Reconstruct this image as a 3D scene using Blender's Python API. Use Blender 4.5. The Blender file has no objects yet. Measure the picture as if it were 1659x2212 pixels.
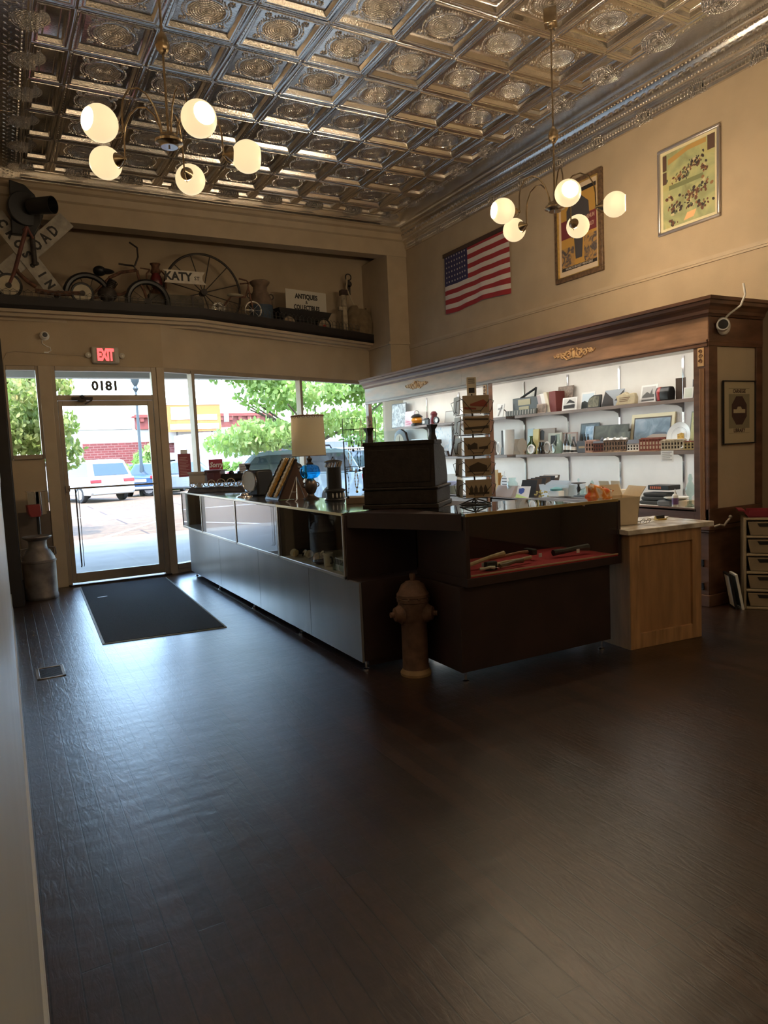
import bpy, math, random
import numpy as np
from mathutils import Vector, Matrix, Euler
random.seed(7)
C = bpy.context.scene.collection
PI = math.pi
# ------------------------------------------------------------------ camera
W_, H_, FPX = 1659.0, 2212.0, 1516.35
YAW, PITCH, ROLL = 0.49560769, -0.0880841, -0.04594647
EYE = Vector((0.0, 0.0, 1.45))
_f = Vector((math.sin(YAW)*math.cos(PITCH), math.cos(YAW)*math.cos(PITCH), math.sin(PITCH)))
_r = Vector((math.cos(YAW), -math.sin(YAW), 0)); _u = _r.cross(_f)
_r2 = _r*math.cos(ROLL)+_u*math.sin(ROLL); _u2 = -_r*math.sin(ROLL)+_u*math.cos(ROLL)
cd = bpy.data.cameras.new('camera'); cam = bpy.data.objects.new('camera', cd); C.objects.link(cam)
cd.sensor_fit = 'VERTICAL'; cd.sensor_height = 24.0; cd.lens = FPX*24.0/H_
cd.clip_start = 0.01; cd.clip_end = 400
m3 = Matrix((_r2, _u2, -_f)).transposed()
cam.matrix_world = Matrix.Translation(EYE) @ m3.to_4x4()
bpy.context.scene.camera = cam
# ------------------------------------------------------------------ view, world, sun
sc = bpy.context.scene
sc.view_settings.view_transform = 'Standard'
sc.view_settings.look = 'None'
sc.view_settings.gamma = 1.0
sc.view_settings.use_curve_mapping = False
sc.view_settings.exposure = 1.9
try:
    sc.cycles.use_denoising = True
    sc.cycles.max_bounces = 10; sc.cycles.diffuse_bounces = 5; sc.cycles.glossy_bounces = 5
    sc.cycles.transparent_max_bounces = 24
    sc.cycles.sample_clamp_indirect = 4.0
except Exception: pass
SUN_EL, SUN_AZ = math.radians(63), math.radians(200)     # the sun stands behind the shop
world = bpy.data.worlds.new('sky'); sc.world = world; world.use_nodes = True
nt = world.node_tree; nt.nodes.clear()
o_ = nt.nodes.new('ShaderNodeOutputWorld'); b_ = nt.nodes.new('ShaderNodeBackground')
s_ = nt.nodes.new('ShaderNodeTexSky'); s_.sky_type = 'NISHITA'; s_.sun_disc = False
s_.sun_elevation = SUN_EL; s_.sun_rotation = SUN_AZ; s_.altitude = 200; s_.air_density = 1.0; s_.dust_density = 1.2; s_.ozone_density = 1.2
b_.inputs['Strength'].default_value = 0.68
nt.links.new(s_.outputs[0], b_.inputs[0]); nt.links.new(b_.outputs[0], o_.inputs[0])
sd = bpy.data.lights.new('sun', 'SUN'); sd.energy = 2.3; sd.angle = math.radians(0.6); sd.color = (1.0, 0.95, 0.87)
so = bpy.data.objects.new('sun', sd); C.objects.link(so)
_d = Vector((math.sin(SUN_AZ)*math.cos(SUN_EL), math.cos(SUN_AZ)*math.cos(SUN_EL), math.sin(SUN_EL)))
so.rotation_euler = _d.to_track_quat('Z', 'Y').to_euler(); so.location = (0, -10, 20)
# ------------------------------------------------------------------ pixel -> world on a known plane (used to read sizes off the real planes)
def ray(px, py):
    return _r2*((px-W_/2)/FPX) + _u2*(-(py-H_/2)/FPX) + _f
def onx(px, py, X): d = ray(px, py); return EYE + d*((X-EYE.x)/d.x)
def ony(px, py, Y): d = ray(px, py); return EYE + d*((Y-EYE.y)/d.y)
def onz(px, py, Z): d = ray(px, py); return EYE + d*((Z-EYE.z)/d.z)
# ------------------------------------------------------------------ materials
M = {}
def mat(name, col, rough=0.5, metal=0.0, nv=0.0, ns=8.0, bump=0.0, bs=40.0, spec=0.5, emit=None, es=0.0, coat=0.0, stretch=None, alpha=None, trans=0.0, col2=None, lo=.35, hi=.65, wrough=0.0, cr=.25):
    if name in M: return M[name]
    m = bpy.data.materials.new(name); m.use_nodes = True; M[name] = m
    n = m.node_tree; p = n.nodes['Principled BSDF']
    p.inputs['Base Color'].default_value = (*col, 1); p.inputs['Roughness'].default_value = rough
    p.inputs['Metallic'].default_value = metal; p.inputs['Specular IOR Level'].default_value = spec
    p.inputs['Coat Weight'].default_value = coat; p.inputs['Coat Roughness'].default_value = cr; p.inputs['Transmission Weight'].default_value = trans
    if emit: p.inputs['Emission Color'].default_value = (*emit, 1); p.inputs['Emission Strength'].default_value = es
    tc = n.nodes.new('ShaderNodeTexCoord'); mp = n.nodes.new('ShaderNodeMapping')
    n.links.new(tc.outputs['Object'], mp.inputs[0])
    if stretch: mp.inputs['Scale'].default_value = stretch
    if nv > 0 or col2:
        nz = n.nodes.new('ShaderNodeTexNoise'); nz.inputs['Scale'].default_value = ns; nz.inputs['Detail'].default_value = 6
        n.links.new(mp.outputs[0], nz.inputs[0])
        r = n.nodes.new('ShaderNodeValToRGB'); n.links.new(nz.outputs[0], r.inputs[0])
        c2 = col2 if col2 else tuple(min(1, c*(1+nv)) for c in col); c1 = col if col2 else tuple(c*(1-nv) for c in col)
        r.color_ramp.elements[0].position = lo; r.color_ramp.elements[1].position = hi
        r.color_ramp.elements[0].color = (*c1, 1); r.color_ramp.elements[1].color = (*c2, 1)
        n.links.new(r.outputs[0], p.inputs['Base Color'])
        if wrough:
            mr = n.nodes.new('ShaderNodeMapRange'); n.links.new(nz.outputs[0], mr.inputs[0])
            mr.inputs['From Min'].default_value = .3; mr.inputs['From Max'].default_value = .7
            mr.inputs['To Min'].default_value = rough-wrough; mr.inputs['To Max'].default_value = rough+wrough
            n.links.new(mr.outputs[0], p.inputs['Roughness'])
    if bump > 0:
        nb = n.nodes.new('ShaderNodeTexNoise'); nb.inputs['Scale'].default_value = bs; nb.inputs['Detail'].default_value = 4
        n.links.new(mp.outputs[0], nb.inputs[0]); bp = n.nodes.new('ShaderNodeBump')
        bp.inputs['Strength'].default_value = bump; bp.inputs['Distance'].default_value = 0.01
        n.links.new(nb.outputs[0], bp.inputs['Height']); n.links.new(bp.outputs[0], p.inputs['Normal'])
    return m
def glass(name, tint=(1, 1, 1), refl=1.0, rough=0.0, ior=1.5):
    if name in M: return M[name]
    m = bpy.data.materials.new(name); m.use_nodes = True; M[name] = m
    n = m.node_tree; n.nodes.clear()
    o = n.nodes.new('ShaderNodeOutputMaterial'); t = n.nodes.new('ShaderNodeBsdfTransparent'); g = n.nodes.new('ShaderNodeBsdfGlossy')
    mx = n.nodes.new('ShaderNodeMixShader')
    ge = n.nodes.new('ShaderNodeNewGeometry'); dt = n.nodes.new('ShaderNodeVectorMath'); dt.operation = 'DOT_PRODUCT'; n.links.new(ge.outputs['Normal'], dt.inputs[0]); n.links.new(ge.outputs['Incoming'], dt.inputs[1])
    def mth(op, a, v, rev=False):
        q = n.nodes.new('ShaderNodeMath'); q.operation = op; i, j = (1, 0) if rev else (0, 1); n.links.new(a, q.inputs[i])
        if v is not None: q.inputs[j].default_value = v
        return q
    f = mth('SUBTRACT', mth('ABSOLUTE', dt.outputs['Value'], None).outputs[0], 1.0, True); f = mth('POWER', f.outputs[0], 5.0); f = mth('MULTIPLY', f.outputs[0], .96); fr = mth('ADD', f.outputs[0], .04)
    mm = n.nodes.new('ShaderNodeMath'); mm.operation = 'MULTIPLY'; mm.inputs[1].default_value = refl; mm.use_clamp = True
    t.inputs[0].default_value = (*tint, 1); g.inputs['Roughness'].default_value = rough
    n.links.new(fr.outputs[0], mm.inputs[0]); n.links.new(mm.outputs[0], mx.inputs[0]); n.links.new(t.outputs[0], mx.inputs[1]); n.links.new(g.outputs[0], mx.inputs[2])
    n.links.new(mx.outputs[0], o.inputs[0]); return m
def picture(name, cols, scale=6.0, distort=1.5, rough=0.4, seed=0.0, horiz=False):
    """printed picture: banded noise through a palette of flat inks"""
    if name in M: return M[name]
    m = bpy.data.materials.new(name); m.use_nodes = True; M[name] = m
    n = m.node_tree; p = n.nodes['Principled BSDF']; p.inputs['Roughness'].default_value = rough
    tc = n.nodes.new('ShaderNodeTexCoord'); mp = n.nodes.new('ShaderNodeMapping'); n.links.new(tc.outputs['Object'], mp.inputs[0])
    mp.inputs['Location'].default_value = (seed, seed*1.7, seed*.6)
    if horiz: mp.inputs['Scale'].default_value = (.5, 1, 1.6)
    nz = n.nodes.new('ShaderNodeTexNoise'); nz.inputs['Scale'].default_value = scale; nz.inputs['Detail'].default_value = 5; nz.inputs['Distortion'].default_value = distort
    n.links.new(mp.outputs[0], nz.inputs[0]); r = n.nodes.new('ShaderNodeValToRGB'); r.color_ramp.interpolation = 'LINEAR'
    n.links.new(nz.outputs[0], r.inputs[0]); e = r.color_ramp.elements
    k = len(cols)
    for i, c in enumerate(cols):
        pos = .3+.4*i/(k-1)
        el = e[i] if i < 2 else e.new(pos)
        el.position = pos; el.color = (*c, 1)
    n.links.new(r.outputs[0], p.inputs['Base Color']); return m
# ------------------------------------------------------------------ mesh builder
class B:
    def __init__(s): s.v = []; s.f = []; s.mt = []; s.cm = 0
    def add(s, vs, fs):
        k = len(s.v); s.v += [tuple(v) for v in vs]; s.f += [tuple(i+k for i in f) for f in fs]; s.mt += [s.cm]*len(fs); return s
    def m(s, i): s.cm = i; return s
    def box(s, x0, x1, y0, y1, z0, z1, R=None, c=None):
        vs = [Vector((x, y, z)) for z in (z0, z1) for y in (y0, y1) for x in (x0, x1)]
        if R is not None:
            c = Vector(c) if c is not None else Vector(((x0+x1)/2, (y0+y1)/2, (z0+z1)/2)); vs = [R @ (v-c)+c for v in vs]
        return s.add(vs, [(0, 2, 3, 1), (4, 5, 7, 6), (0, 1, 5, 4), (2, 6, 7, 3), (0, 4, 6, 2), (1, 3, 7, 5)])
    def cyl(s, p0, p1, r0, r1=None, n=16, cap=True):
        r1 = r0 if r1 is None else r1; p0 = Vector(p0); p1 = Vector(p1); d = (p1-p0).normalized()
        a = d.orthogonal().normalized(); b = d.cross(a); k = len(s.v)
        vs = [p+(a*math.cos(2*PI*i/n)+b*math.sin(2*PI*i/n))*r for p, r in ((p0, r0), (p1, r1)) for i in range(n)]
        fs = [(i, (i+1) % n, n+(i+1) % n, n+i) for i in range(n)]
        if cap: fs += [tuple(range(n-1, -1, -1)), tuple(range(n, 2*n))]
        return s.add(vs, fs)
    def tube(s, pts, r, n=8, closed=False):
        pts = [Vector(p) for p in pts]; N = len(pts); rs = r if isinstance(r, (list, tuple)) else [r]*N
        rings = []; a = None
        for i, p in enumerate(pts):
            q0 = pts[i-1] if (i > 0 or closed) else p; q1 = pts[(i+1) % N] if (i < N-1 or closed) else p
            d = (q1-q0).normalized()
            if a is None: a = d.orthogonal().normalized()
            a = (a-d*a.dot(d)); a = a.normalized() if a.length > 1e-6 else d.orthogonal().normalized(); b = d.cross(a)
            rings.append([p+(a*math.cos(2*PI*j/n)+b*math.sin(2*PI*j/n))*rs[i] for j in range(n)])
        vs = [v for rg in rings for v in rg]; fs = []
        for i in range(N if closed else N-1):
            i2 = (i+1) % N
            fs += [(i*n+j, i*n+(j+1) % n, i2*n+(j+1) % n, i2*n+j) for j in range(n)]
        if not closed: fs += [tuple(range(n-1, -1, -1)), tuple((N-1)*n+j for j in range(n))]
        return s.add(vs, fs)
    def lathe(s, prof, c=(0, 0, 0), n=24, axis=None, sq=None):
        c = Vector(c); R = Vector((0, 0, 1)).rotation_difference(Vector(axis)).to_matrix() if axis is not None else Matrix.Identity(3)
        vs = []; N = len(prof)
        for r, z in prof:
            for j in range(n):
                t = 2*PI*j/n; rr = r*(sq(t, z) if sq else 1); vs.append(c+R @ Vector((rr*math.cos(t), rr*math.sin(t), z)))
        fs = [(i*n+j, i*n+(j+1) % n, (i+1)*n+(j+1) % n, (i+1)*n+j) for i in range(N-1) for j in range(n)]
        if prof[0][0] > 1e-5: fs.append(tuple(range(n-1, -1, -1)))
        if prof[-1][0] > 1e-5: fs.append(tuple((N-1)*n+j for j in range(n)))
        return s.add(vs, fs)
    def sph(s, c, r, n=12, k=8, sc=(1, 1, 1), R=None):
        c = Vector(c); vs = []; 
        for i in range(k+1):
            t = PI*i/k
            for j in range(n):
                a = 2*PI*j/n; v = Vector((math.sin(t)*math.cos(a)*r*sc[0], math.sin(t)*math.sin(a)*r*sc[1], math.cos(t)*r*sc[2]))
                if R is not None: v = R @ v
                vs.append(c+v)
        fs = [(i*n+j, (i+1)*n+j, (i+1)*n+(j+1) % n, i*n+(j+1) % n) for i in range(k) for j in range(n)]
        return s.add(vs, fs)
    def torus(s, c, R0, r, n=32, k=8, axis=(0, 0, 1), a0=0, a1=2*PI, fn=None):
        Q = Vector((0, 0, 1)).rotation_difference(Vector(axis)).to_matrix(); c = Vector(c); full = abs(a1-a0-2*PI) < 1e-6
        pts = [c+Q @ (Vector((math.cos(a), math.sin(a), 0))*(R0*(fn(a) if fn else 1))) for a in [a0+(a1-a0)*i/(n if full else n-1) for i in range(n)]]
        return s.tube(pts, r, k, closed=full)
    def prism(s, poly, a, b, ax='y'):
        """poly in the two other axes (in order), extruded from a to b along ax"""
        def P(u, v, w): return {'y': (u, w, v), 'x': (w, u, v), 'z': (u, v, w)}[ax]
        n = len(poly); vs = [P(u, v, a) for u, v in poly]+[P(u, v, b) for u, v in poly]
        return s.add(vs, [tuple(range(n)), tuple(range(2*n-1, n-1, -1))]+[(i, i+n, (i+1) % n+n, (i+1) % n) for i in range(n)])
    def quad(s, *p): return s.add(p, [(0, 1, 2, 3)])
    def xf(s, T, k=0):
        s.v[k:] = [tuple(T @ Vector(v)) for v in s.v[k:]]; return s
    def mesh(s, name, mats, smooth=True):
        me = bpy.data.meshes.new(name); me.from_pydata(s.v, [], s.f); me.validate()
        for m_ in (mats if isinstance(mats, (list, tuple)) else [mats]): me.materials.append(m_)
        if len(me.polygons) == len(s.mt): me.polygons.foreach_set('material_index', s.mt)
        import bmesh
        bm = bmesh.new(); bm.from_mesh(me); bmesh.ops.recalc_face_normals(bm, faces=bm.faces); bm.to_mesh(me); bm.free()
        if smooth:
            me.polygons.foreach_set('use_smooth', [True]*len(me.polygons)); me.set_sharp_from_angle(angle=math.radians(38))
        me.update(); return me
    def build(s, name, mats, parent=None, bevel=0, smooth=True):
        o = bpy.data.objects.new(name, s.mesh(name, mats, smooth)); C.objects.link(o)
        if parent: o.parent = parent
        if bevel: md = o.modifiers.new('bevel', 'BEVEL'); md.width = bevel; md.segments = 2; md.limit_method = 'ANGLE'
        return o
def thing(name, label, cat, loc=(0, 0, 0), rz=0.0, group=None, rot=None):
    o = bpy.data.objects.new(name, None); C.objects.link(o); o.location = loc; o.rotation_euler = rot if rot else (0, 0, rz)
    o.empty_display_size = .05; o['label'] = label; o['category'] = cat
    if group: o['group'] = group
    return o
def tag(o, label, cat, group=None, loc=None, rz=None, kind=None):
    o['label'] = label; o['category'] = cat
    if group: o['group'] = group
    if kind: o['kind'] = kind
    if loc is not None: o.location = loc
    if rz is not None: o.rotation_euler = (0, 0, rz)
    return o
def struct(o): o['kind'] = 'structure'; return o
def dup(root, loc=None, rz=None, label=None, group=None):
    r = root.copy(); C.objects.link(r)
    if loc is not None: r.location = loc
    if rz is not None: r.rotation_euler = (0, 0, rz)
    if label: r['label'] = label
    if group: r['group'] = group
    for ch in list(root.children):
        c = ch.copy(); C.objects.link(c); c.parent = r
        for g in ch.children: d = g.copy(); C.objects.link(d); d.parent = c
    return r
def text(s, size, m, parent, loc, rot=(PI/2, 0, 0), name='lettering', ext=.0008, sx=1.0, shear=0.0, bold=0.0, align='CENTER', sp=1.0):
    cu = bpy.data.curves.new(name, 'FONT'); cu.body = s; cu.size = size; cu.align_x = align; cu.align_y = 'CENTER'; cu.extrude = ext
    cu.shear = shear; cu.offset = bold; cu.space_character = sp; cu.resolution_u = 2
    t = bpy.data.objects.new(name, cu); C.objects.link(t)
    bpy.context.view_layer.update(); dg = bpy.context.evaluated_depsgraph_get()
    me = bpy.data.meshes.new_from_object(t.evaluated_get(dg)); bpy.data.objects.remove(t)
    me.materials.clear(); me.materials.append(m)
    o = bpy.data.objects.new(name, me); C.objects.link(o); o.parent = parent; o.location = loc; o.rotation_euler = rot; o.scale = (sx, 1, 1)
    return o
# ------------------------------------------------------------------ palette
WALL = mat('tan_paint', (.40, .315, .215), .75, nv=.05, ns=3, bump=.12, bs=90)
TRIM = mat('tan_trim_paint', (.42, .335, .235), .55, nv=.05, ns=4)
WHITEW = mat('white_wainscot', (.52, .53, .52), .35, nv=.06, ns=2)
FRAME = mat('bronze_frame', (.30, .245, .185), .42, metal=.25, nv=.08, ns=6)
DKWOOD = mat('dark_wood', (.028, .012, .010), .45, nv=.35, ns=5, stretch=(1, 1, 6))
LEDGE = mat('black_brown_paint', (.014, .010, .009), .65, nv=.2)
BRASS = mat('antique_brass', (.38, .30, .20), .26, metal=1.0, nv=.1, ns=20)
CHROME = mat('chrome', (.65, .65, .68), .12, metal=1.0)
BLACK = mat('black_paint', (.012, .012, .013), .4)
IRON = mat('old_iron', (.05, .042, .038), .6, metal=.5, nv=.3, ns=14, bump=.2)
RUST = mat('rusty_iron', (.13, .06, .035), .75, metal=.3, nv=.5, ns=18, bump=.3)
WHITE = mat('white_paint', (.75, .75, .73), .45)
CREAM = mat('cream_card', (.68, .62, .50), .7)
PANE = glass('window_glass', (.97, .99, .98))
CGLASS = glass('case_glass', (.9, .93, .92), refl=1.0)
BGLASS = glass('bottle_glass', (.78, .88, .86), refl=1.6)
RED = mat('red_enamel', (.32, .02, .02), .35)
INK = mat('black_ink', (.02, .018, .018), .6)
GOLD = mat('gilt', (.55, .38, .12), .4, metal=.6, nv=.15, ns=30)
# ================================================================== THE SETTING
CZ = 4.886; XR = 5.88; XL = -0.02; T = .6096
# ---- floor: narrow dark boards running towards the street, glossy worn varnish
fm = bpy.data.materials.new('varnished_floor_boards'); fm.use_nodes = True; n = fm.node_tree; p = n.nodes['Principled BSDF']
tc = n.nodes.new('ShaderNodeTexCoord'); sx = n.nodes.new('ShaderNodeSeparateXYZ'); cx = n.nodes.new('ShaderNodeCombineXYZ')
n.links.new(tc.outputs['Object'], sx.inputs[0]); n.links.new(sx.outputs['Y'], cx.inputs['X']); n.links.new(sx.outputs['X'], cx.inputs['Y'])
br = n.nodes.new('ShaderNodeTexBrick'); n.links.new(cx.outputs[0], br.inputs[0])
br.inputs['Scale'].default_value = 1; br.inputs['Brick Width'].default_value = 2.1; br.inputs['Row Height'].default_value = .083
br.inputs['Mortar Size'].default_value = .0026; br.inputs['Mortar Smooth'].default_value = .3; br.offset = .37; br.squash = 1
br.inputs['Color1'].default_value = (.036, .017, .010, 1); br.inputs['Color2'].default_value = (.016, .008, .005, 1); br.inputs['Mortar'].default_value = (.010, .006, .004, 1)
mp = n.nodes.new('ShaderNodeMapping'); mp.inputs['Scale'].default_value = (9, 2.2, 1); n.links.new(tc.outputs['Object'], mp.inputs[0])
g1 = n.nodes.new('ShaderNodeTexNoise'); g1.inputs['Scale'].default_value = 4.5; g1.inputs['Detail'].default_value = 8; g1.inputs['Distortion'].default_value = 1.2; n.links.new(mp.outputs[0], g1.inputs[0])
mx = n.nodes.new('ShaderNodeMix'); mx.data_type = 'RGBA'; mx.blend_type = 'MULTIPLY'; mx.inputs[0].default_value = .6
r1 = n.nodes.new('ShaderNodeValToRGB'); r1.color_ramp.elements[0].position = .3; r1.color_ramp.elements[0].color = (.5, .45, .42, 1); r1.color_ramp.elements[1].position = .7; r1.color_ramp.elements[1].color = (1.5, 1.4, 1.3, 1)
n.links.new(g1.outputs[0], r1.inputs[0]); n.links.new(br.outputs['Color'], mx.inputs[6]); n.links.new(r1.outputs[0], mx.inputs[7]); n.links.new(mx.outputs[2], p.inputs['Base Color'])
g2 = n.nodes.new('ShaderNodeTexNoise'); g2.inputs['Scale'].default_value = 1.1; g2.inputs['Detail'].default_value = 5; n.links.new(tc.outputs['Object'], g2.inputs[0])
mr = n.nodes.new('ShaderNodeMapRange'); mr.inputs['From Min'].default_value = .3; mr.inputs['From Max'].default_value = .7; mr.inputs['To Min'].default_value = .29; mr.inputs['To Max'].default_value = .40
n.links.new(g2.outputs[0], mr.inputs[0]); n.links.new(mr.outputs[0], p.inputs['Roughness']); p.inputs['Specular IOR Level'].default_value = .22; p.inputs['Coat Weight'].default_value = 1.0; p.inputs['Coat Roughness'].default_value = .34; p.inputs['Coat IOR'].default_value = 1.30
b1 = n.nodes.new('ShaderNodeBump'); b1.inputs['Strength'].default_value = .8; b1.inputs['Distance'].default_value = .006; b1.invert = True; n.links.new(br.outputs['Fac'], b1.inputs['Height'])
b2 = n.nodes.new('ShaderNodeBump'); b2.inputs['Strength'].default_value = .5; b2.inputs['Distance'].default_value = .005; n.links.new(g1.outputs[0], b2.inputs['Height']); n.links.new(b1.outputs[0], b2.inputs['Normal'])
g3 = n.nodes.new('ShaderNodeTexNoise'); g3.inputs['Scale'].default_value = 5; g3.inputs['Detail'].default_value = 3
mp3 = n.nodes.new('ShaderNodeMapping'); mp3.inputs['Scale'].default_value = (1, 2.2, 1); n.links.new(tc.outputs['Object'], mp3.inputs[0]); n.links.new(mp3.outputs[0], g3.inputs[0])
b3 = n.nodes.new('ShaderNodeBump'); b3.inputs['Strength'].default_value = .3; b3.inputs['Distance'].default_value = .012; n.links.new(g3.outputs[0], b3.inputs['Height']); n.links.new(b2.outputs[0], b3.inputs['Normal'])
n.links.new(b3.outputs[0], p.inputs['Normal'])
OS = .385; YD = 9.1; XB = 1.885          # oblique storefront slope, door wall, bend
def yo(x): return YD+OS*(x-XB) if x > XB else YD
b = B(); b.prism([(-.1, -5), (XR+.1, -5), (XR+.1, 10.72), (XB, YD+.12), (-.1, YD+.12)], -.15, 0, 'z'); struct(b.build('floor', fm, smooth=False))
# ---- walls
b = B(); b.box(-.22, XL, -5, 8.3, 0, 5.0); b.box(-.22, .10, 8.3, YD, 0, 3.2); b.box(-.22, XL, 8.3, 10.75, 3.2, 5.0); struct(b.build('wall_left', WALL, smooth=False))
b = B(); b.box(XR, XR+.2, -5, 10.75, -.1, 5.0); struct(b.build('wall_right', WALL, smooth=False))
b = B(); b.box(-.22, XR+.2, -5.2, -5, 0, 5.0); struct(b.build('wall_back', WALL, smooth=False))
# upper front: beam, pier, back of the display niche, wall over the windows
b = B()
b.prism([(-.22, YD), (XB, YD), (XR, yo(XR)), (XR, yo(XR)+.14), (XB-.02, YD+.14), (-.22, YD+.14)], 2.60, 3.2, 'z')
b.box(-.22, XR, 10.62, 10.75, 3.2, 5.0)                      # niche back wall
b.box(-.22, .46, YD, YD+.12, 0, 1.53)                        # low wall under the narrow window
struct(b.build('wall_front', WALL, smooth=False))
b = B(); b.prism([(9.75, 4.455), (9.98, 4.455), (9.98, 5.0), (9.60, 5.0), (9.62, 4.86), (9.66, 4.80), (9.70, 4.78), (9.72, 4.70), (9.75, 4.68)], XL, XR, 'x'); struct(b.build('trim_beam', TRIM, smooth=False))
b = B(); b.box(5.53, XR, 9.76, 10.62, 2.6, 4.50); b.box(5.50, XR, 9.74, 10.62, 3.10, 3.14); struct(b.build('trim_pier', TRIM, smooth=False))
# ledge: dark fascia and shelf, cove moulding under it
LY = [(-.2, 8.86), (2.35, 8.96), (5.53, 10.30)]
b = B(); b.prism(LY+[(5.53, 10.62), (-.2, 10.62)], 3.20, 3.24, 'z')
b.prism(LY+[(5.53, 10.33), (2.34, 8.99), (-.2, 8.89)], 3.20, 3.335, 'z'); struct(b.build('trim_ledge', LEDGE, smooth=False))
b = B()
for d0, z0, z1 in ((.03, 3.165, 3.20), (.10, 3.13, 3.165), (.20, 3.10, 3.13)):
    b.prism([(-.2, 8.86+d0), (2.35, 8.96+d0), (5.53, 10.30+d0), (5.53, 10.6), (-.2, 10.6)], z0, z1, 'z')
struct(b.build('trim_cove', TRIM, smooth=False))
# left wall lower: white wainscot, chair rail, baseboard, dark casing
b = B(); b.box(XL, XL+.003, -5, 8.1, .0, 1.34); struct(b.build('trim_wainscot', WHITEW, smooth=False))
b = B(); b.box(XL, XL+.011, -5, 8.1, 0, .15); b.box(XL, XL+.014, -5, 8.1, 0, .02); struct(b.build('baseboard_left', WHITEW, smooth=False))
b = B(); b.box(XL, XL+.010, -5, 8.1, 1.34, 1.40); struct(b.build('trim_chair_rail', WHITEW, smooth=False))
b = B(); b.box(XL, .095, 8.12, 8.30, 0, 2.75); b.box(.02, .105, 8.16, 8.26, 0, 2.75); struct(b.build('trim_casing', LEDGE, bevel=.004))
b = B(); b.box(.10, .116, 8.3, YD, 0, .14); b.box(.10, .6, YD-.016, YD, 0, .14); struct(b.build('baseboard_front', LEDGE, smooth=False))
b = B(); b.box(.13, .60, YD-.012, YD, .14, .92); struct(b.build('trim_panel', mat('brown_panel', (.13, .10, .08), .6, nv=.1), smooth=False))
b = B(); b.box(XR-.018, XR, -5, 3.8, 0, .15); struct(b.build('baseboard_right', DKWOOD, smooth=False))
b = B(); b.box(XR-.018, XR, -5, 9.75, 3.05, 3.085); b.box(XR-.012, XR, -5, 9.75, 3.03, 3.05); struct(b.build('trim_picture_rail', TRIM, smooth=False))
# ---- pressed-tin ceiling
tin = bpy.data.materials.new('pressed_tin'); tin.use_nodes = True; n = tin.node_tree; p = n.nodes['Principled BSDF']
p.inputs['Metallic'].default_value = 1.0
tc = n.nodes.new('ShaderNodeTexCoord'); gn = n.nodes.new('ShaderNodeTexNoise'); gn.inputs['Scale'].default_value = 2.5; gn.inputs['Detail'].default_value = 6; n.links.new(tc.outputs['Object'], gn.inputs[0])
rr = n.nodes.new('ShaderNodeValToRGB'); rr.color_ramp.elements[0].color = (.58, .55, .51, 1); rr.color_ramp.elements[1].color = (.78, .75, .70, 1); n.links.new(gn.outputs[0], rr.inputs[0]); n.links.new(rr.outputs[0], p.inputs['Base Color'])
mr = n.nodes.new('ShaderNodeMapRange'); mr.inputs['To Min'].default_value = .19; mr.inputs['To Max'].default_value = .25; n.links.new(gn.outputs[0], mr.inputs[0]); n.links.new(mr.outputs[0], p.inputs['Roughness'])
# hammered bead pattern of concentric rings inside every medallion (a pressed relief, repeated tile by tile)
def MA(op, a, b_=None, v=None):
    q = n.nodes.new('ShaderNodeMath'); q.operation = op; n.links.new(a, q.inputs[0])
    if b_ is not None: n.links.new(b_, q.inputs[1])
    if v is not None: q.inputs[1].default_value = v
    return q.outputs[0]
sx = n.nodes.new('ShaderNodeSeparateXYZ'); n.links.new(tc.outputs['Object'], sx.inputs[0])
TX0, TY0 = 1.3990, 4.7702
u = MA('SUBTRACT', MA('FRACT', MA('DIVIDE', MA('SUBTRACT', sx.outputs['X'], v=TX0-20*T), v=T)), v=.5)
w = MA('SUBTRACT', MA('FRACT', MA('DIVIDE', MA('SUBTRACT', sx.outputs['Y'], v=TY0-40*T), v=T)), v=.5)
rad = MA('SQRT', MA('ADD', MA('MULTIPLY', u, u), MA('MULTIPLY', w, w)))
ang = MA('ARCTAN2', u, w)
ringv = MA('SINE', MA('MULTIPLY', rad, v=6.2832*30))
beads = MA('SINE', MA('MULTIPLY', ang, v=44))
h = MA('MULTIPLY', MA('ADD', ringv, MA('MULTIPLY', beads, v=.6)), MA('LESS_THAN', rad, v=.245))
hn = n.nodes.new('ShaderNodeTexNoise'); hn.inputs['Scale'].default_value = 60; n.links.new(tc.outputs['Object'], hn.inputs[0])
ht = MA('ADD', h, MA('MULTIPLY', hn.outputs[0], v=.35))
bp = n.nodes.new('ShaderNodeBump'); bp.inputs['Strength'].default_value = .8; bp.inputs['Distance'].default_value = .0055; n.links.new(ht, bp.inputs['Height']); n.links.new(bp.outputs[0], p.inputs['Normal'])

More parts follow.
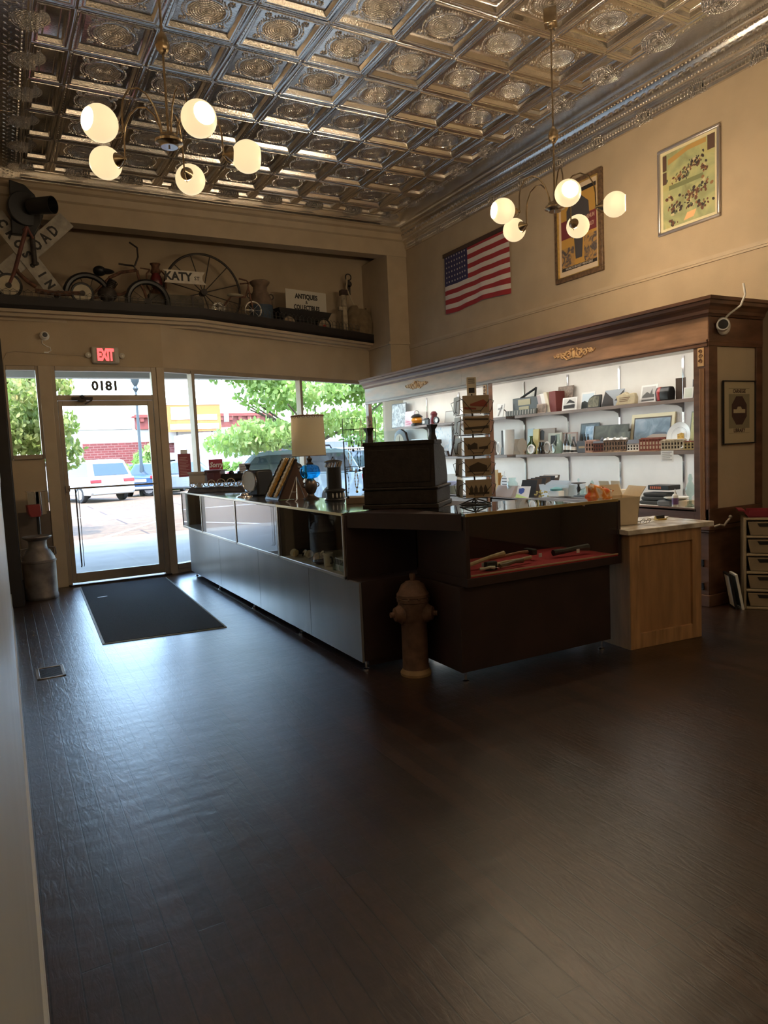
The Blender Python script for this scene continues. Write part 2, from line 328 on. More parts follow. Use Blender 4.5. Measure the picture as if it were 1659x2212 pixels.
def square_rings(b, prof, hx, hy, cap=True):
    """prof: (inset, z) ; rectangular rings around the tile centre, z up = recessed"""
    k = len(b.v); vs = []
    for ins, z in prof:
        for sx_, sy_ in ((-1, -1), (1, -1), (1, 1), (-1, 1)): vs.append((sx_*(hx-ins), sy_*(hy-ins), z))
    fs = [(i*4+j, i*4+(j+1) % 4, (i+1)*4+(j+1) % 4, (i+1)*4+j) for i in range(len(prof)-1) for j in range(4)]
    if cap: e = (len(prof)-1)*4; fs.append((e, e+1, e+2, e+3))
    b.add(vs, fs)
PR = [(0, 0), (.004, -.003), (.012, -.003), (.016, 0), (.034, 0), (.037, -.005), (.042, -.005), (.045, 0), (.056, .002), (.072, .036), (.080, .040), (.084, .036), (.090, .036)]
def tile_mesh():
    b = B(); square_rings(b, PR, T/2, T/2)
    zp = .036
    def low(c, r, sc=(1, 1, 1), R=None): b.sph(c, r, 6, 4, sc, R)
    lob = lambda a: 1-.13*max(0, 1-abs(((a/(PI/2)) % 1)-.5)*7)
    b.torus((0, 0, zp-.001), .168, .0065, 40, 6, fn=lob)
    for i in range(44):
        a = 2*PI*i/44; r_ = .188*lob(a); low((r_*math.cos(a), r_*math.sin(a), zp-.002), .0085)
    for q in range(4):
        a = PI/4+q*PI/2; cx_, cy_ = .205*math.cos(a), .205*math.sin(a)
        for k_ in (-1.0, -.5, 0, .5, 1.0):
            aa = a+k_*.95; L = .036*(1-.25*abs(k_))
            c_ = (cx_+math.cos(aa)*L*.8, cy_+math.sin(aa)*L*.8, zp-.002)
            low(c_, 1, (L*.62, .0085, .010), Matrix.Rotation(aa, 3, 'Z'))
        low((cx_-.006*math.cos(a), cy_-.006*math.sin(a), zp-.003), .015)
    for i in range(12):
        t = -T/2+(i+.5)*T/12
        low((t, -T/2+.022, -.002), .004); low((-T/2+.022, t, -.002), .004)
        low((t, T/2-.026, -.001), .003); low((T/2-.026, t, -.001), .003)
    for s1 in (-1, 1):
        for s2 in (-1, 1): low((s1*.285, s2*.285, -.003), .012, (1, 1, .6))
    return b
def narrow_mesh(hx, hy):
    b = B(); square_rings(b, PR[:9]+[(.066, .034), (.070, .036)], hx, hy)
    k = []
    square_rings(b, [(.086, .034), (.090, .030), (.096, .030), (.100, .034)], hx, hy, False)
    return b
def replicate(b, offs):
    v = np.array(b.v); nv = len(v); V = []; F = []
    for i, (ox, oy) in enumerate(offs): V.append(v+np.array([ox, oy, CZ])); F += [tuple(q+i*nv for q in f) for f in b.f]
    return np.concatenate(V).tolist(), F
NX, NYB, NYF = 6, 17, 7
cb = B()
offs = [(TX0-T+(i+.5)*T, TY0+(j+.5)*T) for i in range(NX+1) for j in range(-NYB+1, NYF)]
V, F = replicate(tile_mesh(), offs); cb.add(V, F)
x0 = TX0-T; x1 = TX0+T*NX; yf = TY0+T*NYF
V, F = replicate(narrow_mesh(.15, T/2), [(x0-.15, TY0+(j+.5)*T) for j in range(-NYB+1, NYF)]+[(x1+.15, TY0+(j+.5)*T) for j in range(-NYB+1, NYF)]); cb.add(V, F)
V, F = replicate(narrow_mesh(T/2, .15), [(x0+(i+.5)*T, yf+.15) for i in range(NX+1)]); cb.add(V, F)
V, F = replicate(narrow_mesh(.15, .15), [(x0-.15, yf+.15), (x1+.15, yf+.15)]); cb.add(V, F)
xa, xb, yb = x0-.3, x1+.3, yf+.3
# flat stippled fillers round the field, with a roped bead
Y0 = TY0-T*(NYB-1)
cb.quad((xb, Y0, CZ), (XR, Y0, CZ), (XR, 9.8, CZ), (xb, 9.8, CZ)); cb.quad((XL, Y0, CZ), (xa, Y0, CZ), (xa, 9.8, CZ), (XL, 9.8, CZ))
cb.quad((xa, yb, CZ), (xb, yb, CZ), (xb, 9.8, CZ), (xa, 9.8, CZ)); cb.quad((XL, -5, CZ), (XR, -5, CZ), (XR, Y0, CZ), (XL, Y0, CZ))
for xx in (xa-.02, xb+.02): cb.cyl((xx, Y0, CZ), (xx, yb, CZ), .012, n=6)
cb.cyl((xa, yb+.02, CZ), (xb, yb+.02, CZ), .012, n=6)
bd = B(); bd.sph((0, 0, 0), .013, 6, 4, (1, 1.5, 1))
cb.add(*replicate(bd, [(xx, Y0+.06*i) for xx in (xa-.055, xb+.055) for i in range(int((yb-Y0)/.06))]))
bd = B(); bd.sph((0, 0, 0), .011, 5, 4, (1, 2.4, .5), Matrix.Rotation(.7, 3, 'Z')); bd.sph((.05, .03, 0), .011, 5, 4, (1, 2.4, .5), Matrix.Rotation(-.7, 3, 'Z'))
cb.add(*replicate(bd, [(xa-.14-.085*k, 2.2+.09*i+.03*k) for k in range(3) for i in range(84)]))
cb.box(-.22, XR+.2, -5.2, 10.75, 5.0, 5.15); cb.box(-.22, XR+.2, 9.9, 10.75, 4.94, 5.0)
for q in range(1, 14): cb.box(XL+.3, xa-.1, q*.61, q*.61+.002, CZ-.002, CZ)
struct(cb.build('ceiling', tin))
# crown mouldings: stepped cornice with shells and drops
def crown(name, xw, s, ya, yb_):
    b = B(); P = [(0, 0), (.20, 0), (.20, -.015), (.185, -.02), (.185, -.035), (.165, -.04), (.17, -.055), (.15, -.06), (.125, -.075), (.095, -.12), (.08, -.175), (.085, -.19), (.06, -.2), (.06, -.215), (.045, -.22), (.045, -.24), (.03, -.25), (.03, -.30), (.018, -.305), (.018, -.33), (0, -.335)]
    b.prism([(xw+s*x, CZ+z) for x, z in P], ya, yb_, 'y')
    d = (yb_-ya)
    def rep(bb, step):
        v = list(bb.v); f = list(bb.f); k = int(d/step)
        arr = np.array(v); V = []; F = []
        for i in range(k): V.append(arr+np.array([0, ya+step*(i+.5), 0])); F += [tuple(q+i*len(v) for q in ff) for ff in f]
        b.add(np.concatenate(V).tolist(), F)
    sh = B()
    for k in range(-3, 4):
        R = Matrix.Rotation(s*.0, 3, 'X')
        a = k*.32; sh.sph((xw+s*.105, math.sin(a)*.022, CZ-.125+math.cos(a)*.012), .01, 5, 4, (.9, .32, 3.6), Matrix.Rotation(-a, 3, 'X') @ Matrix.Rotation(s*-.45, 3, 'Y'))
    rep(sh, .085)
    q = B(); q.sph((xw+s*.135, 0, CZ-.072), .011, 6, 4, (1, 1.4, 1)); q.sph((xw+s*.14, .014, CZ-.064), .007, 5, 3); rep(q, .042)
    q = B(); q.sph((xw+s*.085, 0, CZ-.183), .011, 6, 4, (1, 1.3, 1)); rep(q, .034)
    q = B(); q.sph((xw+s*.036, 0, CZ-.282), .012, 6, 4, (.8, .8, 2.0)); rep(q, .036)
    q = B(); q.sph((xw+s*.19, 0, CZ-.028), .006, 5, 3); rep(q, .02)
    o = struct(b.build(name, tin)); return o
crown('trim_crown_right', XR, -1, -4.9, 9.74)
crown('trim_crown_left', XL, 1, -4.9, 9.74)
b = B(); b.box(xa, xb, 9.50, 9.53, CZ-.03, CZ); b.box(.2, 5.68, 9.57, 9.76, CZ-.05, CZ); struct(b.build('trim_crown_front', tin))
# ---- storefront
def glazed(name, frame_boxes, panes, fm_=FRAME):
    b = B()
    for q in frame_boxes: b.box(*q)
    o = struct(b.build(name, fm_, bevel=.004)); g = B()
    for q in panes: g.box(*q)
    pn = g.build('pane', PANE, o, smooth=False); return o
glazed('window_1', [(.10, .14, YD, YD+.08, 1.53, 2.60), (.44, .50, YD, YD+.08, 1.53, 2.60), (.14, .44, YD-.03, YD+.1, 1.53, 1.58), (.14, .44, YD, YD+.08, 2.55, 2.599)], [(.14, .44, YD+.03, YD+.036, 1.58, 2.55)])
b = B(); b.box(.47, .60, YD-.03, YD+.10, 0, 2.60); struct(b.build('trim_post_left', TRIM, bevel=.004))
b = B(); b.box(.595, .645, YD-.01, YD+.09, 0, 2.60); b.box(1.73, 1.79, YD-.01, YD+.09, 0, 2.60); b.box(.645, 1.73, YD-.01, YD+.09, 2.20, 2.262); b.box(.645, 1.73, YD-.01, YD+.09, 2.545, 2.60)
fr = struct(b.build('window_2', FRAME, bevel=.004)); g = B(); g.box(.645, 1.73, YD+.03, YD+.036, 2.262, 2.545); g.build('pane', PANE, fr, smooth=False)
text('1810', .155, BLACK, fr, (1.19, YD+.024, 2.37), (PI/2, 0, PI), 'street_number', sx=1.0, bold=.007, ext=.002)
b = B(); b.box(.60, 1.80, YD-.06, YD+.12, 0, .016); struct(b.build('trim_threshold', mat('dark_threshold', (.05, .04, .035), .4, metal=.5), bevel=.003))
door = B(); X0, X1 = .648, 1.727
for q in ((X0, .695, .03, 2.195), (1.66, X1, .03, 2.195)): door.box(q[0], q[1], YD, YD+.045, q[2], q[3])
door.box(.695, 1.66, YD, YD+.045, .03, .145); door.box(.695, 1.66, YD, YD+.045, 2.135, 2.195)
dr = struct(door.build('door_1', FRAME, bevel=.003))
g = B(); g.box(.695, 1.66, YD+.02, YD+.026, .145, 2.135); g.build('pane', PANE, dr, smooth=False)
b = B(); b.tube([(.67, YD, 1.165), (.68, YD-.06, 1.165), (1.67, YD-.06, 1.165), (1.69, YD, 1.165)], .011, 8); b.box(.655, .70, YD-.05, YD, 1.13, 1.20); b.build('push_bar', FRAME, dr)
b = B(); b.tube([(.755, YD-.02, 1.16), (.755, YD-.055, 1.12), (.757, YD-.055, .24), (.757, YD, .22)], .008, 8); b.tube([(.785, YD-.02, 1.16), (.785, YD-.055, 1.12), (.785, YD-.055, .24), (.785, YD, .22)], .004, 6); b.build('pull_handle', IRON, dr)
b = B(); b.box(.80, 1.03, YD-.05, YD, 2.205, 2.235); b.sph((.915, YD-.03, 2.235), .03, 10, 6); b.box(.93, 1.02, YD-.10, YD-.03, 2.165, 2.18, Matrix.Rotation(-.5, 3, 'Y')); b.box(.86, .95, YD-.10, YD-.03, 2.185, 2.2); b.build('door_closer', IRON, dr)
b = B(); b.box(1.79, 1.885, YD-.02, YD+.10, 0, 2.60); struct(b.build('trim_post_right', TRIM, bevel=.004))
# oblique display windows
L_ = math.hypot(1, OS); ua = Vector((1/L_, OS/L_, 0)); ub = Vector((-OS/L_, 1/L_, 0))
def obl(b, xs, xe, d0, d1, z0, z1):
    P = []
    for X, D in ((xs, d0), (xe, d0), (xe, d1), (xs, d1)):
        q = Vector((X, yo(X) if X >= XB else YD, 0))+ub*D; P.append((q.x, q.y))
    b.prism(P, z0, z1, 'z')
wi = 3
for xs, xe in ((1.885, 2.27), (2.27, 4.04), (4.04, XR)):
    b = B()
    if xs > 2: obl(b, xs-.022, xs+.022, -.02, .08, .10, 2.58)
    obl(b, xs, xe, 0, .08, 2.545, 2.60); obl(b, xs, xe, -.02, .09, .06, .12); obl(b, xs, xe, 0, .07, 0, .06)
    o = struct(b.build('window_%d' % wi, FRAME if wi > 3 else FRAME, bevel=.003)); g = B(); obl(g, xs+.01, xe-.01, .03, .036, .12, 2.545); g.build('pane', PANE, o, smooth=False); wi += 1
# ================================================================== OUTSIDE, beyond the windows
conc = mat('concrete', (.27, .245, .205), .85, nv=.12, ns=1.5); GZ = -.15
b = B(); b.prism([(-14, YD+.12), (XB, YD+.12), (XR+.1, 10.8), (30, 10.8), (30, 14.6), (-14, 14.9)], -.22, -.03, 'z'); struct(b.build('trim_sidewalk', conc, smooth=False))
road = bpy.data.materials.new('brick_paving'); road.use_nodes = True; n = road.node_tree; p = n.nodes['Principled BSDF']; p.inputs['Roughness'].default_value = .9
tc = n.nodes.new('ShaderNodeTexCoord'); br = n.nodes.new('ShaderNodeTexBrick'); n.links.new(tc.outputs['Object'], br.inputs[0]); br.inputs['Scale'].default_value = 1; br.inputs['Brick Width'].default_value = 5.5; br.inputs['Row Height'].default_value = 1.9
br.inputs['Mortar Size'].default_value = .03; br.inputs['Color1'].default_value = (.155, .098, .055, 1); br.inputs['Color2'].default_value = (.13, .082, .046, 1); br.inputs['Mortar'].default_value = (.05, .032, .024, 1)
nz = n.nodes.new('ShaderNodeTexNoise'); nz.inputs['Scale'].default_value = 6; nz.inputs['Detail'].default_value = 8; n.links.new(tc.outputs['Object'], nz.inputs[0])
mx = n.nodes.new('ShaderNodeMix'); mx.data_type = 'RGBA'; mx.blend_type = 'MULTIPLY'; mx.inputs[0].default_value = .8
r1 = n.nodes.new('ShaderNodeValToRGB'); r1.color_ramp.elements[0].position = .3; r1.color_ramp.elements[0].color = (.6, .55, .5, 1); r1.color_ramp.elements[1].position = .65; r1.color_ramp.elements[1].color = (1.2, 1.2, 1.2, 1)
n.links.new(nz.outputs[0], r1.inputs[0]); n.links.new(br.outputs['Color'], mx.inputs[6]); n.links.new(r1.outputs[0], mx.inputs[7]); n.links.new(mx.outputs[2], p.inputs['Base Color'])
b = B(); b.box(-80, 130, 14.5, 140, GZ-.1, GZ); struct(b.build('trim_street', road, smooth=False))
b = B()
for k in range(5): b.box(-.4+k*3.1, -.28+k*3.1, 15.5, 20, GZ, GZ+.004, Matrix.Rotation(-.5, 3, 'Z'))
b.box(-12, 30, 22.6, 22.75, GZ, GZ+.004); struct(b.build('trim_parking_line', WHITE, smooth=False))
# the shop's own outside: canopy over the pavement, front parapet, flank
b = B(); b.prism([(-.4, 9.26), (XB, 9.26), (XR+.2, yo(XR)+.16), (20, yo(XR)+.16), (20, 12.25), (-.4, 12.25)], 2.98, 3.12, 'z'); b.box(-.4, 20, 12.05, 12.25, 2.80, 3.12); 
struct(b.build('trim_canopy', mat('canopy_paint', (.45, .43, .38), .8), smooth=False))
b = B(); b.box(-8, 14, 10.86, 11.1, 3.12, 6.3); b.box(-8, 14, -6, 11.0, 5.2, 5.4); struct(b.build('wall_outside', mat('outside_brick', (.35, .22, .17), .9), smooth=False))
b = B(); b.box(-8, -.22, 9.1, 9.3, -.1, 3.2); b.box(XR+.2, 14, 10.6, 10.8, -.1, 3.2); struct(b.build('wall_outside_low', conc, smooth=False))
for i, (x, y) in enumerate(((.72, 11.2), (2.9, 11.3), (5.0, 11.4))):
    t = thing('globe_light', ['round globe light under the canopy, above the narrow left window side of the door', 'round globe light under the canopy, above the first display window', 'round globe light under the canopy, furthest right'][i], 'ceiling light', (x, y, 2.97), group='globe lights under the canopy')
    b = B(); b.lathe([(.06, 0), (.06, -.03), (.03, -.035)], n=16); b.build('base', WHITE, t)
    b = B(); b.sph((0, 0, -.09), .075, 16, 10); b.build('globe', mat('opal_globe', (.9, .88, .8), .3), t)
# ---- buildings
brick = bpy.data.materials.new('red_brick'); brick.use_nodes = True; n = brick.node_tree; p = n.nodes['Principled BSDF']; p.inputs['Roughness'].default_value = .9
tc = n.nodes.new('ShaderNodeTexCoord'); sx = n.nodes.new('ShaderNodeSeparateXYZ'); cx = n.nodes.new('ShaderNodeCombineXYZ'); n.links.new(tc.outputs['Object'], sx.inputs[0]); n.links.new(sx.outputs['X'], cx.inputs['X']); n.links.new(sx.outputs['Z'], cx.inputs['Y'])
br = n.nodes.new('ShaderNodeTexBrick'); n.links.new(cx.outputs[0], br.inputs[0]); br.inputs['Scale'].default_value = 1; br.inputs['Brick Width'].default_value = .44; br.inputs['Row Height'].default_value = .16; br.inputs['Mortar Size'].default_value = .02
br.inputs['Color1'].default_value = (.14, .027, .025, 1); br.inputs['Color2'].default_value = (.10, .02, .018, 1); br.inputs['Mortar'].default_value = (.17, .085, .075, 1); n.links.new(br.outputs['Color'], p.inputs['Base Color'])
PINK = mat('pink_stucco', (.28, .10, .07), .85, nv=.1); OWHITE = mat('white_render', (.34, .33, .31), .8); DGL = mat('dark_window', (.05, .06, .08), .15); TRIMR = mat('red_cornice', (.16, .035, .028), .8)
def span(pa, pb, Y, py=990): return ony(pa, py, Y).x, ony(pb, py, Y).x
def zz(px, py, Y): return ony(px, py, Y).z
def block(name, label, px0, px1, ytop, Y, m, depth=10, cat='building'):
    xa_, xb_ = span(px0, px1, Y); zt = zz((px0+px1)/2, ytop, Y)
    t = thing(name, label, cat, (xa_, Y, GZ)); W = xb_-xa_; Hh = zt-GZ
    b = B(); b.box(0, W, 0, depth, 0, Hh); b.build('walls', m, t, smooth=False); return t, W, Hh
t, W, Hh = block('shop_building', 'low brick building across the street with white band and red cornice', 100, 345, 928, 50, OWHITE)
b = B(); b.box(2.2, W-.6, -.12, 0, .3, 2.9); b.build('brick_infill', brick, t, smooth=False)
b = B(); b.box(5.6, 15.4, -.15, .3, Hh-.05, Hh+.95)
for k in range(14): b.box(5.9+k*.68, 6.15+k*.68, -.3, -.15, Hh+.45, Hh+.72)
b.box(5.4, 15.6, -.35, .3, Hh+.72, Hh+.85); b.build('cornice', TRIMR, t, smooth=False)
b = B(); b.box(7.4, 8.5, -.14, 0, 3.0, 4.2); b.build('window', mat('dull_window', (.45, .45, .42), .3), t, smooth=False)
b = B(); b.box(.3, 5.4, -.1, .3, Hh, Hh+.25); b.build('coping', mat('grey_coping', (.35, .33, .32), .8), t, smooth=False)
t, W, Hh = block('brick_shop', 'red brick shop across the street with white cornice and dark shop windows', 348, 474, 952, 48, brick, 1.6)
b = B(); b.box(-.2, W+.2, -.3, .3, Hh-.1, Hh+1.2); b.box(2.0, 2.9, -.5, 0, Hh+1.2, Hh+2.0); b.box(4.4, 4.6, -.5, 0, Hh+1.2, Hh+2.6); b.build('parapet', OWHITE, t, smooth=False)
b = B(); b.box(.5, 6.5, -.1, 0, .3, 1.6); b.box(8.2, 11.6, -.1, 0, .3, 1.55); b.build('shop_window', DGL, t, smooth=False)
b = B(); b.box(.2, 12, -.5, 0, 1.6, 2.05); b.build('awning', OWHITE, t, smooth=False)
t = thing('billboard', 'orange and white signboard standing over the brick shop roof', 'sign', (ony(420, 915, 47).x, 47, zz(420, 932, 47)))
b = B(); b.box(-1.75, 1.75, -.1, .1, 0, 1.9); b.build('board', mat('orange_board', (.30, .11, .02), .6), t, smooth=False)
b = B(); b.box(-1.6, 1.6, -.14, -.1, .15, .5); b.box(-1.5, -.2, -.14, -.1, .8, 1.6); b.box(.2, 1.5, -.14, -.1, .75, 1.1); b.box(-1.75, 1.75, -.14, -.1, 1.75, 1.9); b.build('white_panel', WHITE, t, smooth=False)
b = B(); b.box(-1.2, -1.1, 0, .1, -3.45, 0); b.box(1.1, 1.2, 0, .1, -3.45, 0); b.build('post', IRON, t, smooth=False)
t, W, Hh = block('pink_building', 'salmon pink rendered building behind the big tree', 509, 566, 944, 45, PINK, .8)
b = B(); b.box(3.2, 4.6, -.08, 0, 1.5, 2.2); b.build('window', DGL, t, smooth=False)
t, W, Hh = block('far_shop', 'red shop front with dark glass beside the salmon pink building', 566, 640, 968, 46, brick, 1.5)
b = B(); b.box(.8, W-1, -.08, 0, .5, 1.6); b.build('shop_window', DGL, t, smooth=False)
t, W, Hh = block('corner_shop', 'pale building with a dark sloping awning, right of the big tree', 660, 900, 925, 42, mat('pale_render', (.30, .33, .32), .8), 2.5)
b = B(); b.prism([(0, 2.3), (-1.6, 1.2), (-1.6, 1.0), (0, 1.0)], 1.2, 8.5, 'x'); b.build('awning', mat('dark_awning', (.05, .06, .08), .7), t, smooth=False)
# ---- hedge
def leaves(name, blobs, n_, size, m, parent=None, seed=1):
    rnd = random.Random(seed); b = B(); tot = sum(r[3]*r[4]*r[5] for r in blobs)
    for (cx_, cy_, cz_, rx, ry, rz_) in blobs:
        for k in range(int(n_*rx*ry*rz_/tot)):
            v = Vector((rnd.gauss(0, 1), rnd.gauss(0, 1), rnd.gauss(0, 1))).normalized()*(rnd.random()**.4)
            p_ = Vector((cx_+v.x*rx, cy_+v.y*ry, cz_+v.z*rz_)); s_ = size*(.6+.8*rnd.random())
            R = Euler((rnd.random()*6, rnd.random()*6, rnd.random()*6)).to_matrix()
            q = [p_+R @ Vector(w_)*s_ for w_ in ((-1, 0, 0), (-.3, .5, .1), (.5, .45, 0), (1, 0, -.15), (.4, -.5, 0), (-.4, -.45, .1))]
            b.add(q, [(0, 1, 2, 3, 4, 5)])
    return b.build(name, m, parent, smooth=False)
def leafmat(name, a, c):
    m = mat(name, a, .55, col2=c, ns=1.6, lo=.3, hi=.7); n = m.node_tree; p = n.nodes['Principled BSDF']
    p.inputs['Subsurface Weight'].default_value = 0; o = n.nodes['Material Output']; t_ = n.nodes.new('ShaderNodeBsdfTranslucent'); t_.inputs[0].default_value = (min(1, a[0]*2.2), min(1, a[1]*2.2), a[2]*1.4, 1)
    mx = n.nodes.new('ShaderNodeMixShader'); mx.inputs[0].default_value = .4; n.links.new(p.outputs[0], mx.inputs[1]); n.links.new(t_.outputs[0], mx.inputs[2]); n.links.new(mx.outputs[0], o.inputs[0]); return m
GRN = leafmat('maple_leaves', (.13, .22, .06), (.36, .46, .16)); YGN = leafmat('yellow_green_leaves', (.11, .17, .05), (.38, .38, .12)); HGN = leafmat('hedge_leaves', (.07, .14, .02), (.17, .26, .05))
xa_, xb_ = span(330, 700, 38)
h_ = leaves('hedge', [(xa_+(xb_-xa_)*(i+.5)/14, 38, .45, (xb_-xa_)/24, .7, .62) for i in range(14)], 3000, .22, HGN, seed=5); tag(h_, 'clipped green hedge along the far side of the street', 'hedge')
def tree(label, loc, th, tr, blobs, n_, size, m, seed, bl_=1.0):
    t = thing('tree', label, 'tree', loc)
    b = B(); b.tube([(0, 0, 0), (.05, 0, th*.5), (-.03, .05, th)], [tr, tr*.8, tr*.6], 10)
    rnd = random.Random(seed)
    for k in range(9):
        a = rnd.random()*6.28; L = (1.2+rnd.random()*1.2)*bl_; b.tube([(0, 0, th*(.75+.25*rnd.random())), (math.cos(a)*L*.5, math.sin(a)*L*.5, th+.35), (math.cos(a)*L, math.sin(a)*L, th+.5+rnd.random())], [tr*.4, tr*.25, .02], 6)
    b.build('trunk', mat('bark', (.10, .075, .055), .9, nv=.3), t); leaves('crown', blobs, n_, size, m, t, seed)
    return t
q = ony(690, 1000, 19); rnd = random.Random(3)
bl = []
for k in range(46):
    a = rnd.random()*6.28; r_ = 2.9*math.sqrt(rnd.random()); bl.append((math.cos(a)*r_-.3, math.sin(a)*r_*.8, 1.95+rnd.random()*3.4, .95, .9, .40))
tree('large spreading green tree outside the display windows', (q.x, 19, GZ), 2.1, .14, bl, 17000, .085, GRN, 11)
q = ony(62, 1000, 17); bl = []
for k in range(22):
    a = rnd.random()*6.28; r_ = .75*math.sqrt(rnd.random()); bl.append((math.cos(a)*r_, math.sin(a)*r_, 1.2+rnd.random()*2.9, .5, .5, .36))
tree('yellow-green tree outside, seen through the narrow left window', (q.x, 17, GZ), 1.2, .08, bl, 6500, .075, YGN, 21, .4)
q = ony(292, 1000, 40)
t = thing('shrub', 'small green bush before the brick wall, seen through the door glass', 'shrub', (q.x, 40, GZ))
leaves('foliage', [(0, 0, .8, .9, .5, .5), (.5, 0, 1.6, .6, .4, .7), (-.6, 0, 1.1, .6, .4, .4), (.7, 0, .7, .9, .5, .4), (.9, 0, 2.1, .45, .4, .4)], 900, .16, GRN, t, 8)
b = B(); b.tube([(0, 0, 0), (.2, 0, 1.4)], .06, 6); b.build('stem', M['bark'], t)
# ---- street lamp
q = ony(305, 1000, 34); t = thing('street_lamp', 'dark green street lamp post seen through the door glass', 'street lamp', (q.x, 34, GZ)); t.scale = (1.15, 1.15, 1.36)
b = B(); b.lathe([(.16, 0), (.16, .3), (.10, .4), (.085, 1.0), (.065, 1.1), (.05, 3.4), (.045, 3.55)], n=16); b.build('post', mat('dark_green_metal', (.022, .034, .040), .5), t)
b = B(); b.lathe([(.045, 3.5), (.12, 3.62), (.06, 3.7), (.16, 3.85), (.18, 3.95), (.02, 3.96)], n=16); b.build('capital', M['dark_green_metal'], t)
# ---- cars
TYRE = mat('tyre_rubber', (.015, .015, .016), .8); RIM = mat('alloy_rim', (.6, .6, .62), .3, metal=.8); CWIN = mat('car_glass', (.03, .05, .07), .06, spec=.8); TAIL = mat('tail_lamp', (.45, .02, .03), .25)
def car(name, label, loc, heading, m, L=4.8, W=1.9, H=1.7, sedan=False, rack=False, plate=True):
    t = thing(name, label, 'car', (loc[0], loc[1], GZ), heading); h = H; l = L/2; w = W/2
    # side profile, x forward; z
    low = [(-l, .42), (-l+.05, .95), (-l+.02, 1.0), (l*.42, 1.02), (l*.96, .86), (l, .55), (l-.05, .33), (-l+.1, .30)] if not sedan else [(-l, .42), (-l+.03, .92), (-l*.7, .95), (l*.4, .93), (l*.94, .78), (l, .5), (l-.05, .28), (-l+.1, .27)]
    b = B(); k0 = len(b.v); b.prism(low, -w, w, 'y'); b.build('body', m, t, bevel=.09)
    zb = 1.0 if not sedan else .93
    top = [(-l+.04, zb), (-l+.38, h-.06), (-l+.75, h), (.25, h), (.65, h-.05), (1.30, zb)] if not sedan else [(-l+.75, zb), (-l+1.5, h-.03), (.1, h), (.45, h-.04), (1.25, zb)]
    b = B(); b.prism(top, -w+.06, w-.06, 'y')
    b.v = [(x, y*(1-.16*max(0, (z-zb))/(h-zb)), z) for x, y, z in b.v]; cab = b.build('cabin', m, t, bevel=.05)
    g = B()
    for s_ in (-1, 1):
        def P(x, z): return (x, s_*((w-.06)*(1-.16*(z-zb)/(h-zb))+.006), z)
        segs = [(-l+.35, -l+.55, -.55), (-.5, -.5, .15), (.2, .2, .62)] if not sedan else [(-l+1.05, -l+1.55, -.25), (-.2, -.2, .2), (.25, .25, .6)]
        A = [(-l+.30, zb+.06), (-l+.52, h-.13), (-.62, h-.12), (-.62, zb+.06)] if not sedan else [(-l+1.0, zb+.05), (-l+1.55, h-.1), (-.15, h-.1), (-.15, zb+.05)]
        Bq = [(-.55, zb+.06), (-.55, h-.12), (.3, h-.12), (.62, h-.16), (1.1, zb+.06)] if not sedan else [(-.08, zb+.05), (-.08, h-.1), (.3, h-.1), (1.05, zb+.05)]
        for poly in (A, Bq): g.add([P(x, z) for x, z in poly], [tuple(range(len(poly)))])
    def Rq(x0, z0, x1, z1, yw, off):
        return [(x0+off, -yw, z0), (x0+off, yw, z0), (x1+off, yw*.88, z1), (x1+off, -yw*.88, z1)]
    if not sedan: g.add(Rq(-l+.07, zb+.10, -l+.31, h-.17, w-.22, -.012), [(0, 1, 2, 3)]); g.add(Rq(1.24, zb+.05, .72, h-.1, w-.2, .012), [(0, 1, 2, 3)])
    else: g.add(Rq(-l+.82, zb+.05, -l+1.42, h-.08, w-.2, -.012), [(0, 1, 2, 3)]); g.add(Rq(1.2, zb+.05, .5, h-.08, w-.2, .012), [(0, 1, 2, 3)])
    g.build('window', CWIN, t, smooth=False)
    for x in (-l*.62, l*.62):
        for s_ in (-1, 1):
            b = B(); b.cyl((x, s_*(w-.2), .34), (x, s_*(w+.01), .34), .34, n=24); wh = b.build('wheel', TYRE, t, bevel=.03)
            b = B(); b.cyl((x, s_*(w-.02), .34), (x, s_*(w+.015), .34), .21, n=20)
            for k in range(5):
                a = k*1.2566; b.box(x-.03, x+.03, s_*(w+.012)-.012, s_*(w+.012)+.012, .36, .56, Matrix.Rotation(a, 3, 'Y'), (x, s_*(w+.012), .34))
            b.build('rim', RIM, wh)
    for s_ in (-1, 1):
        b = B(); b.box(-l-.015, -l+.14, min(s_*(w-.02), s_*(w-.48)), max(s_*(w-.02), s_*(w-.48)), .80, .93); b.build('tail_lamp', TAIL, t, bevel=.02)
    if plate: b = B(); b.box(-l-.012, -l+.03, -.26, .26, .66, .79); b.build('number_plate', WHITE, t)
    b = B(); b.box(-l-.02, -l+.12, -w+.1, w-.1, .33, .45); b.build('bumper', mat('grey_plastic', (.25, .26, .27), .6), t, bevel=.02)
    if rack:
        b = B()
        for s_ in (-.62, .62): b.tube([(-1.6, s_, h), (-1.55, s_, h+.09), (.3, s_, h+.09), (.35, s_, h)], .025, 6)
        for x in (-1.3, -.3): b.box(x-.03, x+.03, -.75, .75, h+.09, h+.13)
        b.build('roof_rack', BLACK, t)
    return t
CW = mat('white_car_paint', (.42, .43, .44), .2, coat=.5); CB = mat('dark_blue_car_paint', (.025, .06, .13), .2, coat=.5); CG = mat('grey_car_paint', (.09, .12, .15), .2, coat=.5); CL = mat('pale_blue_car_paint', (.22, .31, .39), .2, coat=.5); CRD = mat('red_car_paint', (.35, .03, .04), .2, coat=.5)
hd = math.radians(112); q = ony(246, 1060, 30.5); car('car', 'white sports utility car parked outside, seen through the door glass', (q.x+2.45*math.cos(hd), 30.5+2.45*math.sin(hd)), hd, CW, 4.9, 1.95, 1.74)
